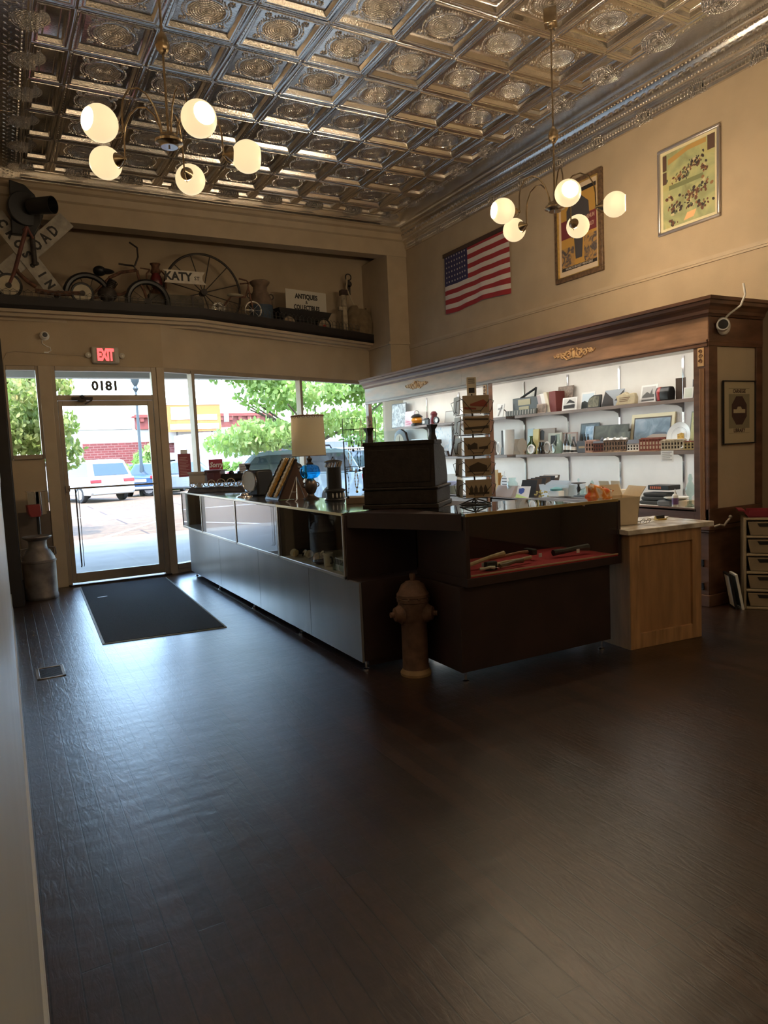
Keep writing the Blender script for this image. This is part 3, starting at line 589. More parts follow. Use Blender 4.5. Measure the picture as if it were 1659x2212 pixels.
q = ony(330, 1060, 34.5); car('car', 'dark blue car parked beyond the white one, behind the door frame', (q.x+.3, 35.0), math.radians(62), CB, 4.6, 1.85, 1.5, True)
q = ony(410, 1060, 32); car('car', 'dark grey car with red tail lamps behind the maroon window sign', (q.x+.1, 33.0), math.radians(148), CG, 4.6, 1.85, 1.55, True)
q = ony(570, 1060, 19.5); car('car', 'pale blue car with a roof rack close to the display window', (q.x+.5, 19.8), math.radians(165), CL, 4.9, 1.95, 1.72, rack=True)
q = ony(720, 1040, 21.5); car('car', 'white car parked behind the lamp with the blue glass base', (q.x+.6, 23.2), math.radians(150), CW, 4.9, 1.95, 1.75)
q = ony(285, 1030, 55); car('car', 'small dark red car far off behind the white one', (ony(280, 1000, 41).x, 43.5), math.radians(100), CRD, 4.4, 1.8, 1.5, True)
t = thing('box_truck', 'white box truck parked across the street behind the hedge', 'truck', (ony(490, 990, 41).x, 41, GZ), math.radians(8))
b = B(); b.box(-1.3, 1.3, 0, 5, .7, 3.1); b.build('box_body', CW, t, bevel=.05)
b = B(); b.box(-1.15, 1.15, -1.6, 0, .5, 2.4); b.build('cab', CW, t, bevel=.1)
b = B(); b.box(-1.0, 1.0, -1.62, -1.58, 1.3, 2.15); b.build('windscreen', mat('grey_screen', (.25, .33, .38), .2), t)
for x in (-1, 1): 
    b = B(); b.cyl((x-.15, -.8, .4), (x+.15, -.8, .4), .4, n=20); b.build('wheel', TYRE, t)
t = thing('planter_pot', 'large grey cast planter bell outside the left of the door', 'planter', (0, 13.0, 0)) if False else None
# ================================================================== CHANDELIERS
def emis(name, col, s, rough=.3):
    return mat(name, col, rough, emit=col, es=s)
OPAL = mat('lit_opal_glass', (.75, .62, .42), .35, emit=(1.0, .76, .44), es=.25)
BULB = mat('lit_bulb', (1, 1, 1), .4, emit=(1.0, .80, .52), es=30.0)
def chandelier(label, x, y, zh, a0):
    t = thing('chandelier', label, 'chandelier', (x, y, zh), a0, group='five globe chandeliers')
    H = CZ-.03-zh+.03
    b = B(); b.cyl((0, 0, .03), (0, 0, H), .0075, n=10); b.build('rod', BRASS, t)
    b = B(); b.box(-.05, .05, -.05, .05, H-.115, H-.002); b.lathe([(.0, H-.15), (.018, H-.15), (.022, H-.12), (.045, H-.115)], n=12); b.build('canopy', BRASS, t, bevel=.004)
    b = B(); b.lathe([(.006, .50), (.018, .505), (.034, .53), (.040, .56), (.036, .59), (.02, .62), (.008, .635)], n=24, sq=lambda a, z: 1+.06*math.cos(8*a)); b.build('knop', BRASS, t)
    b = B(); b.lathe([(0, -.030), (.05, -.030), (.056, -.022), (.082, -.012), (.086, 0), (.075, .012), (.06, .016), (.055, .035), (.02, .045), (0, .046)], n=32); hub = b.build('hub', BRASS, t)
    b = B(); b.cyl((0, 0, -.034), (0, 0, -.03), .05, n=24); b.cyl((0, 0, -.046), (0, 0, -.034), .006, n=10); b.build('hub_plate', CHROME, hub)
    for k in range(5):
        a = 2*PI*k/5; R = Matrix.Rotation(a, 4, 'Z')
        pts = [(.045, 0, .02), (.055, 0, .09), (.09, 0, .17), (.145, 0, .225), (.205, 0, .235), (.265, 0, .205), (.305, 0, .14), (.318, 0, .07), (.320, 0, .0), (.322, 0, -.045)]
        b = B(); b.tube(pts, .0055, 8); b.sph((.322, 0, -.05), .011, 8, 6); b.xf(R); arm = b.build('arm', BRASS, t)
        b = B(); b.lathe([(.008, -.02), (.012, 0), (.035, .025), (.043, .045), (.040, .047), (0, .03)], c=(.335, 0, -.045), n=20, axis=(1, 0, .0)); b.tube([(.322, 0, -.06), (.34, 0, -.085), (.375, 0, -.10)], .003, 6); b.xf(R); b.build('fitter', BRASS, arm)
        c = .468; r = .098; prof = []
        for i in range(17):
            th = math.radians(24)+(math.radians(180-24-38))*i/16; prof.append((r*math.sin(th), -r*math.cos(th)))
        inner = [(q[0]*.955, q[1]*.965) for q in reversed(prof)]
        b = B(); b.lathe(prof+inner, c=(c, 0, -.05), n=28, axis=(1, 0, 0)); b.v = b.v; b.xf(R)
        b.f = [f for f in b.f if len(f) < 20]; b.mt = b.mt[:len(b.f)]; b.build('globe', OPAL, t)
        b = B(); b.sph((c-.01, 0, -.05), .034, 14, 10, (1.15, 1, 1)); b.cyl((c-.075, 0, -.05), (c-.035, 0, -.05), .016, n=10); b.xf(R); b.build('bulb', BULB, t)
    return t
c1 = chandelier('brass chandelier of five lit globes, the left one of the two, nearer the entrance door', 1.061, 4.489, 3.375, math.radians(-10.3))
c2 = chandelier('brass chandelier of five lit globes, hanging in front of the tall framed circus poster', 4.15, 4.50, 3.36, math.radians(-48.7))

# added chandeliers out of view, built the same, with point lights to brighten the room
for x, y, e in ((1.06, .25, .4), (4.15, .25, 2.4), (1.06, -3.6, .4), (4.15, -3.6, .8)):
    c = dup(c1, (x, y, 3.375), .3, 'added unseen brass chandelier further back in the shop, %s, %s' % ('left' if x < 2 else 'right', 'nearer the street' if y > 0 else 'at the rear'))
    for k in range(5):
        l = bpy.data.lights.new('bulb_light', 'POINT'); l.energy = e; l.color = (1.0, .78, .52); l.shadow_soft_size = .09
        o = bpy.data.objects.new('bulb_light', l); C.objects.link(o); o.parent = c; o.location = (.60*math.cos(k*1.2566), .60*math.sin(k*1.2566), -.05)
for c, e in ((c1, 1.3), (c2, 8.5)):
    for k in range(5):
        l = bpy.data.lights.new('bulb_light', 'POINT'); l.energy = e; l.color = (1.0, .78, .52); l.shadow_soft_size = .03
        o = bpy.data.objects.new('bulb_light', l); C.objects.link(o); o.parent = c; o.location = (.575*math.cos(k*1.2566), .575*math.sin(k*1.2566), -.05)
# ================================================================== COUNTERS
SATIN = mat('dark_satin_laminate', (.17, .168, .175), .34, coat=1.0, cr=.24, nv=.12, ns=3, stretch=(1, 1, .3), spec=.6)
PANELD = mat('dark_end_panel', (.030, .016, .015), .5, nv=.2, ns=4)
STRIP = mat('aluminium_strip', (.55, .52, .47), .3, metal=.8); GSTRIP = mat('brass_strip', (.60, .46, .20), .3, metal=.8)
TOPG = mat('glass_top', (.03, .035, .035), .04, spec=.9, coat=1.0)
DECK = mat('white_deck', (.62, .60, .55), .6, nv=.08); REDC = mat('red_felt', (.38, .02, .025), .85)
t = thing('display_counter', 'long dark shop counter with four mirrored glass cases running from the door', 'counter', (1.98, 4.05, 0))
Lb = 4.72; ys = [0, .86, 2.05, 3.35, Lb]       # base seams (local y)
b = B(); b.box(.02, .57, 0, Lb, .07, .60); b.box(.06, .55, .02, Lb-.02, .03, .07); b.build('base', PANELD, t, smooth=False)
for i in range(4):
    b = B(); b.box(0, .018, ys[i]+.002, ys[i+1]-.002, .065, .595); b.build('base_panel', SATIN, t, bevel=.0015)
for y in (.05, 1.2, 2.4, 3.6, 4.66):
    for x in (.05, .53): b = B(); b.lathe([(.022, 0), (.022, .006), (.008, .012), (.008, .07)], c=(x, y, 0), n=12); b.build('foot', CHROME, t)
cs = [.18, 1.45, 2.65, 3.98, 4.95]; z0, z1 = .595, 1.04
b = B(); b.box(-.01, .56, cs[0], cs[-1], z0, z0+.02); b.build('case_floor', DECK, t, smooth=False)
b = B(); b.box(.545, .56, cs[0], cs[-1], z0, z1-.01); b.build('case_back', mat('mirror_back', (.07, .065, .06), .2), t, smooth=False)
for i in range(4):
    g = B(); g.box(-.008, -.003, cs[i]+.02, cs[i+1]-.012, z0+.02, z1-.02); g.build('glass_front', mat('dark_plate_glass', (.02, .02, .02), .02, spec=1.0, coat=1.0) if i in (1, 2) else CGLASS, t, smooth=False)
    b = B(); b.box(-.006, .55, cs[i+1]-.045 if i < 3 else cs[i+1]-.02, cs[i+1]-.004, z0+.02, z1-.012); b.build('divider', DKWOOD, t, smooth=False)
    b = B(); b.box(-.014, .0, cs[i], cs[i]+.016, z0, z1-.01); b.box(-.014, .0, cs[i+1]-.012, cs[i+1], z0, z1-.01); b.box(-.014, .004, cs[i], cs[i+1], z0, z0+.022); b.build('case_frame', STRIP, t, bevel=.002)
    b = B(); b.box(-.014, .565, cs[i]+.001, cs[i+1]-.001, z1-.012, z1); b.build('glass_top', TOPG, t, bevel=.002)
    b = B(); b.box(-.017, -.006, cs[i]+.001, cs[i+1]-.001, z1-.016, z1+.002); b.build('top_edge', GSTRIP if i == 0 else STRIP, t, bevel=.001)
b = B(); b.box(.0, .56, cs[0]-.02, cs[0], z0-.01, z1-.012); b.build('case_end', PANELD, t, smooth=False)
# front counter
t = thing('display_counter', 'dark glass-fronted shop counter facing the room, with tools on red cloth inside', 'counter', (2.40, 3.43, 0))
b = B(); b.box(-.03, 1.22, .04, .58, .07, .60); b.build('base', PANELD, t, smooth=False, bevel=.003)
for x in (.02, 1.17):
    for y in (.08, .54): b = B(); b.lathe([(.022, 0), (.022, .006), (.008, .012), (.008, .07)], c=(x, y, 0), n=12); b.build('foot', CHROME, t)
b = B(); b.box(0, 1.29, 0, .58, .60, .655); b.box(0, .028, 0, .58, .655, 1.03); b.box(1.262, 1.29, 0, .58, .655, 1.035); b.box(0, 1.29, .56, .58, .655, 1.03); b.build('case_frame', PANELD, t, bevel=.003)
b = B(); b.box(.028, 1.262, .004, .56, .655, .664); b.build('case_floor', REDC, t, smooth=False)
b = B(); b.box(.028, 1.262, .0, .012, .664, .672); b.build('front_strip', mat('pine_strip', (.42, .27, .15), .6), t, smooth=False)
g = B(); g.box(.028, 1.262, .002, .007, .672, 1.03); g.build('glass_front', CGLASS, t, smooth=False)
b = B(); b.box(0, 1.255, -.006, .58, 1.035, 1.047); b.build('glass_top', glass('glass_top_clear', (.75, .8, .8), 1.3), t, smooth=False)
b = B(); b.box(0, 1.26, -.010, .0, 1.030, 1.049); b.build('top_edge', GSTRIP, t, smooth=False)
# corner unit closing the angle
t = thing('corner_counter', 'dark open corner unit between the two counters, carrying the cash register', 'counter', (0, 0, 0))
b = B(); b.prism([(1.985, 4.225), (2.395, 3.46), (2.395, 4.0), (2.56, 4.225)], 1.0, 1.045, 'z'); b.prism([(2.56, 4.225), (2.395, 4.02), (2.98, 4.02), (2.98, 4.75), (2.56, 4.75)], 1.02, 1.045, 'z'); b.build('top', PANELD, t, smooth=False)
b = B(); b.prism([(1.985, 4.225), (2.395, 3.46), (2.41, 3.468), (2.0, 4.235)], .945, 1.0, 'z'); b.build('apron', PANELD, t, smooth=False)
# pine cabinet with a marble top
PINE = mat('pine_wood', (.42, .24, .11), .5, nv=.25, ns=4, stretch=(6, 6, .7), bump=.1, bs=30); PINEP = mat('pine_panel', (.36, .20, .09), .55, nv=.15, ns=4, stretch=(5, 5, .7))
MARB = mat('veined_marble', (.36, .31, .25), .25, col2=(.72, .68, .60), ns=7, lo=.4, hi=.6)
t = thing('pine_cabinet', 'pine framed cabinet with a pale veined marble top at the end of the counters', 'cabinet', (3.70, 3.37, 0), math.radians(-5))
b = B(); b.box(0, .66, .012, .50, 0, .80); b.build('body', PINEP, t, smooth=False)
for q in ((0, .085, 0, .80), (.575, .66, 0, .80)): b = B(); b.box(q[0], q[1], -.006, .014, q[2], q[3]); b.build('stile', PINE, t, bevel=.002)
for q in ((.085, .575, .715, .80), (.085, .575, 0, .105)): b = B(); b.box(q[0], q[1], -.005, .014, q[2], q[3]); b.build('rail', PINE, t, bevel=.002)
b = B(); b.box(-.03, .76, -.03, .54, .80, .835); b.build('marble_top', MARB, t, bevel=.004)
# ---- the big display cabinet
OAK = mat('stained_oak', (.135, .065, .038), .36, nv=.35, ns=3.2, stretch=(1, .25, 3), bump=.06, bs=50); OAKL = mat('oak_frieze', (.30, .17, .10), .42, nv=.3, ns=4, stretch=(1, .6, 2.5), wrough=.06)
CBACK = mat('white_backboard', (.82, .80, .75), .7, nv=.04, ns=3); CARVE = mat('carved_pale_wood', (.62, .40, .20), .5)
XC = 5.17; Y0c, Y1c = 3.85, 10.02; YM = 6.86
t = thing('display_cabinet', 'tall oak showcase with two white-backed bays and carved frieze along the right wall', 'cabinet', (XC, Y0c, 0)); Lc = Y1c-Y0c; ym = YM-Y0c; D = XR-XC
b = B(); b.box(.02, D, .02, Lc, .0, .68); b.box(.0, .02, 0, Lc, .10, .66); b.build('base', OAK, t, bevel=.004)
b = B(); b.box(-.015, .03, -.015, Lc, 0, .10); b.box(-.014, D, -.0145, .01, 0, .099); b.build('skirting', OAK, t, bevel=.004)
b = B(); b.box(-.03, .05, -.03, Lc, .655, .69); b.box(-.02, .05, -.02, Lc, .635, .655); b.box(-.029, D, -.031, .04, .656, .689); b.build('counter_moulding', OAK, t, bevel=.004)
b = B(); b.box(0, .03, .14, Lc-.1, .69, .82); b.box(0, .045, .12, Lc-.08, .80, .83); b.build('apron', OAK, t, bevel=.003)
b = B(); b.box(.02, D-.02, .02, Lc-.02, .80, .825); b.build('ledge', WHITE, t, smooth=False)
b = B(); b.box(D-.03, D-.01, .03, Lc-.03, .82, 2.24); b.build('back_panel', CBACK, t, smooth=False)
b = B(); b.box(.01, D-.01, .0, .03, 2.18, 2.3); b.box(.03, D-.01, .03, Lc-.03, 2.24, 2.26); b.build('soffit', CBACK, t, smooth=False)
b = B(); b.box(0, .03, 0, ym+.5, 2.215, 2.44); b.build('frieze', OAKL, t, smooth=False)
b = B(); b.box(0, .03, ym+.502, Lc, 2.215, 2.44); b.build('frieze', OAKL, t, smooth=False)
b = B(); b.box(-.008, .03, .0, Lc, 2.175, 2.215); b.box(-.014, .0, 0, Lc, 2.205, 2.22); b.build('head_rail', OAK, t, bevel=.003)
cp = [(.02, 2.42), (-.01, 2.42), (-.02, 2.435), (-.03, 2.44), (-.035, 2.465), (-.055, 2.49), (-.085, 2.505), (-.09, 2.53), (-.105, 2.535), (-.11, 2.56), (-.02, 2.565), (.02, 2.565)]
b = B(); vs = [q for x, z in cp for q in ((x, Lc, z), (x, x, z), (D, x, z))]; b.add(vs, [(3*i+j, 3*i+j+1, 3*i+j+4, 3*i+j+3) for i in range(len(cp)-1) for j in (0, 1)]); b.build('cornice', OAK, t, smooth=False)
b = B(); b.box(.02, D, .02, Lc, 2.44, 2.55); b.build('cabinet_top', OAK, t, smooth=False)
for y in (0, ):
    b = B(); b.box(0, .07, 0, .14, .69, 2.18); b.build('pilaster', OAK, t, bevel=.003)
b = B(); b.box(0, .06, ym-.05, ym+.06, .69, 2.18); b.build('mullion', OAK, t, bevel=.003)
b = B(); b.box(0, .06, Lc-.10, Lc, .69, 2.18); b.build('pilaster', OAK, t, bevel=.003)
FL = mat('fluting_pale', (.42, .24, .14), .4)
for yy in (.03, ym-.02, Lc-.08):
    b = B()
    for k in range(4): b.cyl((-.004, yy+.012*k+.008, .72), (-.004, yy+.012*k+.008, 2.0), .0045, n=6)
    b.build('fluting', FL, t)
def scroll(b, c, r0, turns, s=1, rr=.008):
    pts = []
    for i in range(22):
        a = i/21*turns*2*PI; r = r0*(1-.8*i/21); pts.append((c[0], c[1]+s*r*math.cos(a), c[2]+r*math.sin(a)))
    b.tube(pts, [rr*(1-.4*i/21) for i in range(22)], 6)
for yy, w_ in ((5.38-Y0c, .60), (8.45-Y0c, .56)):
    b = B(); z = 2.325; x = -.004
    for s in (-1, 1):
        scroll(b, (x, yy+s*.07, z), .042, 1.4, s, .010); scroll(b, (x, yy+s*.155, z-.004), .036, 1.4, -s, .009); scroll(b, (x, yy+s*.225, z+.006), .026, 1.3, s, .008)
        b.tube([(x, yy+s*.02, z-.03), (x, yy+s*.10, z-.045), (x, yy+s*.19, z+.03), (x, yy+s*.27, z-.005), (x, yy+s*.29, z+.02)], .008, 6)
        for k in range(4): b.sph((x, yy+s*(.05+.06*k), z+.045-.015*k), .016, 8, 5, (.5, .6, 1.3), Matrix.Rotation(s*.6, 3, 'X'))
    b.sph((x, yy, z), .03, 10, 8, (.6, .8, 1.5)); b.sph((x-.008, yy, z+.045), .014, 8, 6); b.build('carved_ornament', CARVE, t)
for yy in (.035, ym-.015):
    b = B(); b.box(-.006, 0, yy, yy+.06, 2.02, 2.17); b.build('carved_block', CARVE, t, bevel=.002)
    b = B(); scroll(b, (-.008, yy+.03, 2.06), .02, 1.3, 1, .004); scroll(b, (-.008, yy+.03, 2.10), .02, 1.3, -1, .004); scroll(b, (-.008, yy+.03, 2.14), .018, 1.3, 1, .004); b.build('scroll', OAK, t)
b = B(); b.box(.0, D, -.010, .03, .692, .83); b.box(.002, .11, -.008, .028, .83, 2.18); b.box(D-.085, D, -.008, .028, .83, 2.18); b.box(.002, D, -.010, .03, 2.18, 2.415); b.box(.0, D, -.012, .02, 2.21, 2.235); b.build('side_frame', OAK, t, bevel=.003)
b = B(); b.box(.10, D-.07, .008, .026, .82, 2.20); b.build('side_panel', mat('tan_panel', (.52, .44, .32), .7, nv=.04, ns=4), t, smooth=False)
for yy in [4.62, 5.418, 6.19, 6.97, 7.7, 8.40, 9.26]:
    b = B(); b.box(D-.045, D-.03, yy-Y0c-.011, yy-Y0c+.011, .83, 2.22); b.box(D-.047, D-.043, yy-Y0c-.004, yy-Y0c+.004, .85, 2.20); b.build('shelf_standard', CHROME if yy != 6.97 else mat('dull_steel', (.3, .29, .27), .4, metal=.8), t)
    for zs in (1.775, 1.30):
        b = B(); b.prism([(D-.045, zs), (D-.33, zs), (D-.33, zs-.015), (D-.12, zs-.025), (D-.06, zs-.05), (D-.045, zs-.10)], yy-Y0c-.006, yy-Y0c+.006, 'y'); b.build('shelf_bracket', mat('grey_bracket', (.16, .14, .13), .5), t, smooth=False)
SHELF = mat('brown_shelf', (.20, .145, .12), .45, nv=.15, ns=4)
XS = XC+D-.34
for a, e in ((.16, ym-.07), (ym+.1, Lc-.28)):
    for zs in (1.775, 1.30):
        b = B(); b.box(D-.34, D-.045, a, e, zs, zs+.018); b.box(D-.344, D-.338, a, e, zs-.016, zs+.0175); b.build('shelf', SHELF, t, bevel=.002)
for zs in (1.772, 1.297):  # added lamps under the shelf fronts, put in to brighten the lower bays
    for a, e, en in ((.2, ym-.12, .55), (ym+.15, Lc-.35, .35)):
        b = B(); b.box(XS-XC+.012, XS-XC+.030, a, e, zs-.010, zs); b.build('added_shelf_lamp', mat('added_shelf_tube', (.9, .9, .88), .4, emit=(1, .96, .9), es=.9), t, smooth=False)
        l = bpy.data.lights.new('added_shelf_light', 'AREA'); l.shape = 'RECTANGLE'; l.size = .02; l.size_y = e-a; l.energy = en; l.color = (.95, .97, 1.0)
        o = bpy.data.objects.new('added_shelf_light', l); C.objects.link(o); o.parent = t; o.location = (XS-XC+.02, (a+e)/2, zs-.014); o.rotation_euler = (0, -.5, 0)
for z in (.37, .17):
    b = B(); b.box(-.012, 0, .045, .065, z-.03, z+.03); b.box(-.02, -.008, .045, .065, z-.028, z-.02); b.box(-.02, -.008, .045, .065, z+.02, z+.028); b.build('handle', BLACK, t)
b = B(); b.tube([(.03, -.02, .68), (.06, -.06, .70), (.10, -.07, .69), (.12, -.08, .72), (.15, -.09, .75)], .010, 8); b.sph((.155, -.09, .76), .016, 8, 6); b.build('hook', mat('cast_hook', (.35, .31, .27), .5, metal=.4), t)
for a, e, en in ((.25, ym-.15, .45), (ym+.2, Lc-.2, .35)):  # added lamps hidden behind the frieze to lift the showcase brightness
    b = B(); b.cyl((.13, a, 2.215), (.13, e, 2.215), .013, n=10); b.box(.10, .16, a, e, 2.226, 2.242); b.build('added_strip_lamp', mat('added_strip_tube', (.9, .9, .88), .4, emit=(1, .95, .86), es=3.0), t)
    l = bpy.data.lights.new('added_strip_light', 'AREA'); l.shape = 'RECTANGLE'; l.size = .03; l.size_y = e-a; l.energy = en; l.color = (1.0, .93, .82)
    o = bpy.data.objects.new('added_strip_light', l); C.objects.link(o); o.parent = t; o.location = (.13, (a+e)/2, 2.19); o.rotation_euler = (0, -.45, 0)
# ================================================================== THINGS ON THE COUNTERS
def seg(*p): return [Vector(q) for q in p]
# cash register, its back to the room
REG = mat('dark_bronze_register', (.020, .014, .011), .5, metal=.35, nv=.3, ns=25, bump=.35, bs=70)
t = thing('cash_register', 'antique embossed cash register on the corner unit, its back to the room', 'cash register', onz(866, 1099, 1.046), math.radians(-45))
w = .232
b = B(); b.box(-w-.02, w+.02, -.02, .43, 0, .028); b.box(-w-.01, w+.01, -.01, .42, .028, .115); b.box(-w-.018, w+.018, -.018, .428, .115, .13); b.build('drawer_base', REG, t, bevel=.005)
b = B(); b.box(-w, w, 0, .22, .13, .40); b.box(-w-.006, w+.006, -.008, .22, .385, .41); b.box(-w+.03, w-.03, -.006, 0, .16, .36); b.build('body', REG, t, bevel=.006)
b = B(); P = [(.22, .13), (.42, .13), (.425, .18), (.40, .25), (.385, .30), (.34, .36), (.22, .385)]
b.prism([(y, z) for y, z in P], -w+.005, w-.005, 'x'); b.build('key_front', REG, t, bevel=.006)
for s in (-1, 1):
    b = B(); b.lathe([(.030, .40), (.028, .42), (.020, .44), (.020, .47), (.034, .49), (.036, .50), (0, .502)], c=(s*(w-.02), .06, 0), n=4); b.build('corner_post', REG, t)
b = B(); b.box(-w+.05, w-.05, .055, .06, .41, .475); b.build('indicator_glass', glass('indicator_glass', (.93, .97, .97), 1.5), t, smooth=False)
b = B(); b.box(-w-.03, -w, .04, .2, .12, .26); b.build('side_box', REG, t, bevel=.004)
b = B()
for r in range(3):
    for k in range(8): b.cyl((-.17+k*.048, .36+r*.02, .30-r*.05), (-.17+k*.048, .43+r*.018, .33-r*.05), .008, n=8)
b.build('keys', CREAM, t)
t.scale = (1.06, 1.06, 1.12)
# postcard spinner
t = thing('spinner_rack', 'black wire spinner rack of old postcards on the front counter', 'card rack', onz(1027, 1091, 1.048), math.radians(-22))
b = B(); b.torus((0, 0, .008), .105, .005, 28, 6); b.torus((0, 0, .012), .075, .004, 28, 6); b.cyl((0, 0, .01), (0, 0, .75), .006, n=8)
for k in range(4): a = k*PI/2; b.tube([(.105*math.cos(a), .105*math.sin(a), .008), (.05*math.cos(a), .05*math.sin(a), .03), (0, 0, .045)], .005, 6)
b.build('stand', BLACK, t)
tz = [.055, .195, .335, .475, .61]
for z in tz:
    b = B(); hw = .095
    b.tube([(-hw, -hw, z), (hw, -hw, z), (hw, hw, z), (-hw, hw, z)], .0022, 5, closed=True)
    for k in range(4):
        R = Matrix.Rotation(k*PI/2, 4, 'Z'); q = B()
        q.tube([(-hw, -.06, z+.11), (-hw+.01, -.125, z+.085), (-.03, -.12, z+.02), (.03, -.12, z+.02), (hw-.01, -.125, z+.085), (hw, -.06, z+.11)], .0022, 5)
        q.tube([(-.03, -.12, z+.02), (-.03, -hw, z)], .0022, 5); q.tube([(.03, -.12, z+.02), (.03, -hw, z)], .0022, 5); q.xf(R); b.add(q.v, q.f)
    b.build('wire_pocket', BLACK, t)
b = B(); b.box(-.032, .032, -.003, .0, .74, .86); sg = b.build('header_card', CREAM, t, smooth=False)
b = B(); [b.box(-.022, .022, -.0045, -.003, z_, z_+.005) for z_ in (.845, .832, .819)]; b.build('printing', INK, sg, smooth=False); b = B(); b.box(-.02, .02, -.0045, -.003, .755, .79); b.build('picture', INK, sg, smooth=False)
kinds = ['red-roofed mill', 'long low building', 'street of shops', 'pillared hall', 'domed courthouse']
tm = t.matrix_basis.copy(); Rz = Matrix.Rotation(math.radians(-22), 4, 'Z'); PB = onz(1027, 1091, 1.048)
lvl = ['lowest', 'second lowest', 'middle', 'second highest', 'highest']
for i, z in enumerate(tz):
    for k, side in ((0, 'facing the room'), (3, 'on the street-side face')):
        R = Rz @ Matrix.Rotation(k*PI/2, 4, 'Z'); p_ = PB+R @ Vector((0, -.108, z+.004))
        c = thing('postcard', ('sepia postcard in the %s tier of the spinner rack, ' % lvl[i])+side, 'postcard', p_, math.radians(-22)+k*PI/2, 'postcards in the spinner rack')
        b = B(); b.box(-.088, .088, 0, .006, 0, .118, Matrix.Rotation(-.06, 3, 'X')); b.build('card', mat('sepia_card', (.36, .28, .18), .6) if k == 0 else mat('pale_card', (.62, .66, .66), .6), c, smooth=False)
        pm = mat('sepia_print_%d' % i, (.05, .035, .02), .6) if i != 4 else mat('sepia_print_4', (.25, .05, .03), .6)
        if k == 0:
            b = B(); y = -.003
            def pol(pts, yy=-.004): b.add([(u, yy, v) for u, v in pts], [tuple(range(len(pts)))])
            if i == 0:
                pol([(-.07, .02), (.07, .02), (.07, .035), (-.07, .035)])
                for q in (-.05, -.02, .015, .045): pol([(q-.012, .035), (q+.012, .035), (q+.012, .06), (q, .085), (q-.012, .06)])
            elif i == 1:
                pol([(-.075, .03), (.075, .03), (.075, .036), (-.075, .036)]); pol([(-.06, .036), (.06, .036), (.06, .07), (0, .095), (-.06, .07)])
                b2 = 0
            elif i == 2:
                pol([(-.065, .04), (.0, .04), (.0, .075), (-.02, .085), (-.045, .07), (-.065, .08)]); pol([(.01, .04), (.07, .04), (.07, .06), (.01, .055)])
            elif i == 3: pol([(-.08, .03), (.08, .035), (.08, .055), (.02, .05), (-.08, .045)]); pol([(-.08, .095), (.08, .09), (.08, .1), (-.08, .105)])
            else: pol([(-.04, .05), (.075, .04), (.075, .07), (.05, .09), (-.04, .062)]); pol([(-.08, .03), (.0, .025), (.0, .035), (-.08, .045)])
            b.build('print', pm, c, smooth=False)
# lamp with blue glass
t = thing('table_lamp', 'table lamp with a tall cream drum shade and ribbed blue glass body on the counter', 'lamp', onz(673, 1079, 1.041))
b = B(); b.lathe([(.07, 0), (.072, .012), (.05, .02), (.03, .035), (.026, .05), (.04, .065), (.055, .10), (.06, .13), (.05, .16), (.035, .175), (.03, .185)], n=28); b.torus((.062, 0, .13), .018, .005, 14, 6, (0, 1, 0)); b.torus((-.062, 0, .13), .018, .005, 14, 6, (0, 1, 0)); b.build('base', mat('aged_bronze', (.13, .10, .08), .35, metal=.8), t)
BLUEG = glass('blue_ribbed_glass', (.10, .60, .95), 1.2)
b = B(); b.lathe([(.03, .185), (.06, .195), (.082, .22), (.088, .25), (.08, .285), (.055, .305), (.03, .312)], n=64, sq=lambda a, z: 1+.05*math.cos(16*a)); b.build('glass_body', BLUEG, t)
b = B(); b.lathe([(.03, .31), (.035, .32), (.015, .335), (.022, .35), (.025, .36), (.010, .375), (.008, .40), (.008, .70)], n=20); b.sph((0, 0, .755), .008, 8, 6); b.build('stem', mat('aged_bronze', (0, 0, 0)), t)
SHD = mat('cream_lampshade', (.62, .52, .36), .8); n = SHD.node_tree; pp = n.nodes['Principled BSDF']; tr = n.nodes.new('ShaderNodeBsdfTranslucent'); tr.inputs[0].default_value = (.92, .80, .60, 1); ms = n.nodes.new('ShaderNodeMixShader'); ms.inputs[0].default_value = .7
n.links.new(pp.outputs[0], ms.inputs[1]); n.links.new(tr.outputs[0], ms.inputs[2]); n.links.new(ms.outputs[0], n.nodes['Material Output'].inputs[0])
b = B(); b.lathe([(.150, .385), (.142, .745)], n=40); b.f = b.f[:-2]; b.mt = b.mt[:-2]; b.build('lamp_shade', SHD, t)
b = B(); b.torus((0, 0, .388), .151, .003, 40, 5); b.build('shade_hem', mat('brown_braid', (.16, .08, .05), .8), t); b = B(); b.torus((0, 0, .735), .144, .006, 40, 5)
for k in range(20): a = k*PI/10; b.torus((.1405*math.cos(a), .1405*math.sin(a), .73), .013, .003, 10, 4, (math.cos(a), math.sin(a), 0))
b.box(-.003, .003, -.155, -.148, .39, .73, Matrix.Rotation(-.04, 3, 'X')) if False else None
b.build('shade_trim', mat('brown_braid', (.16, .08, .05), .8), t)
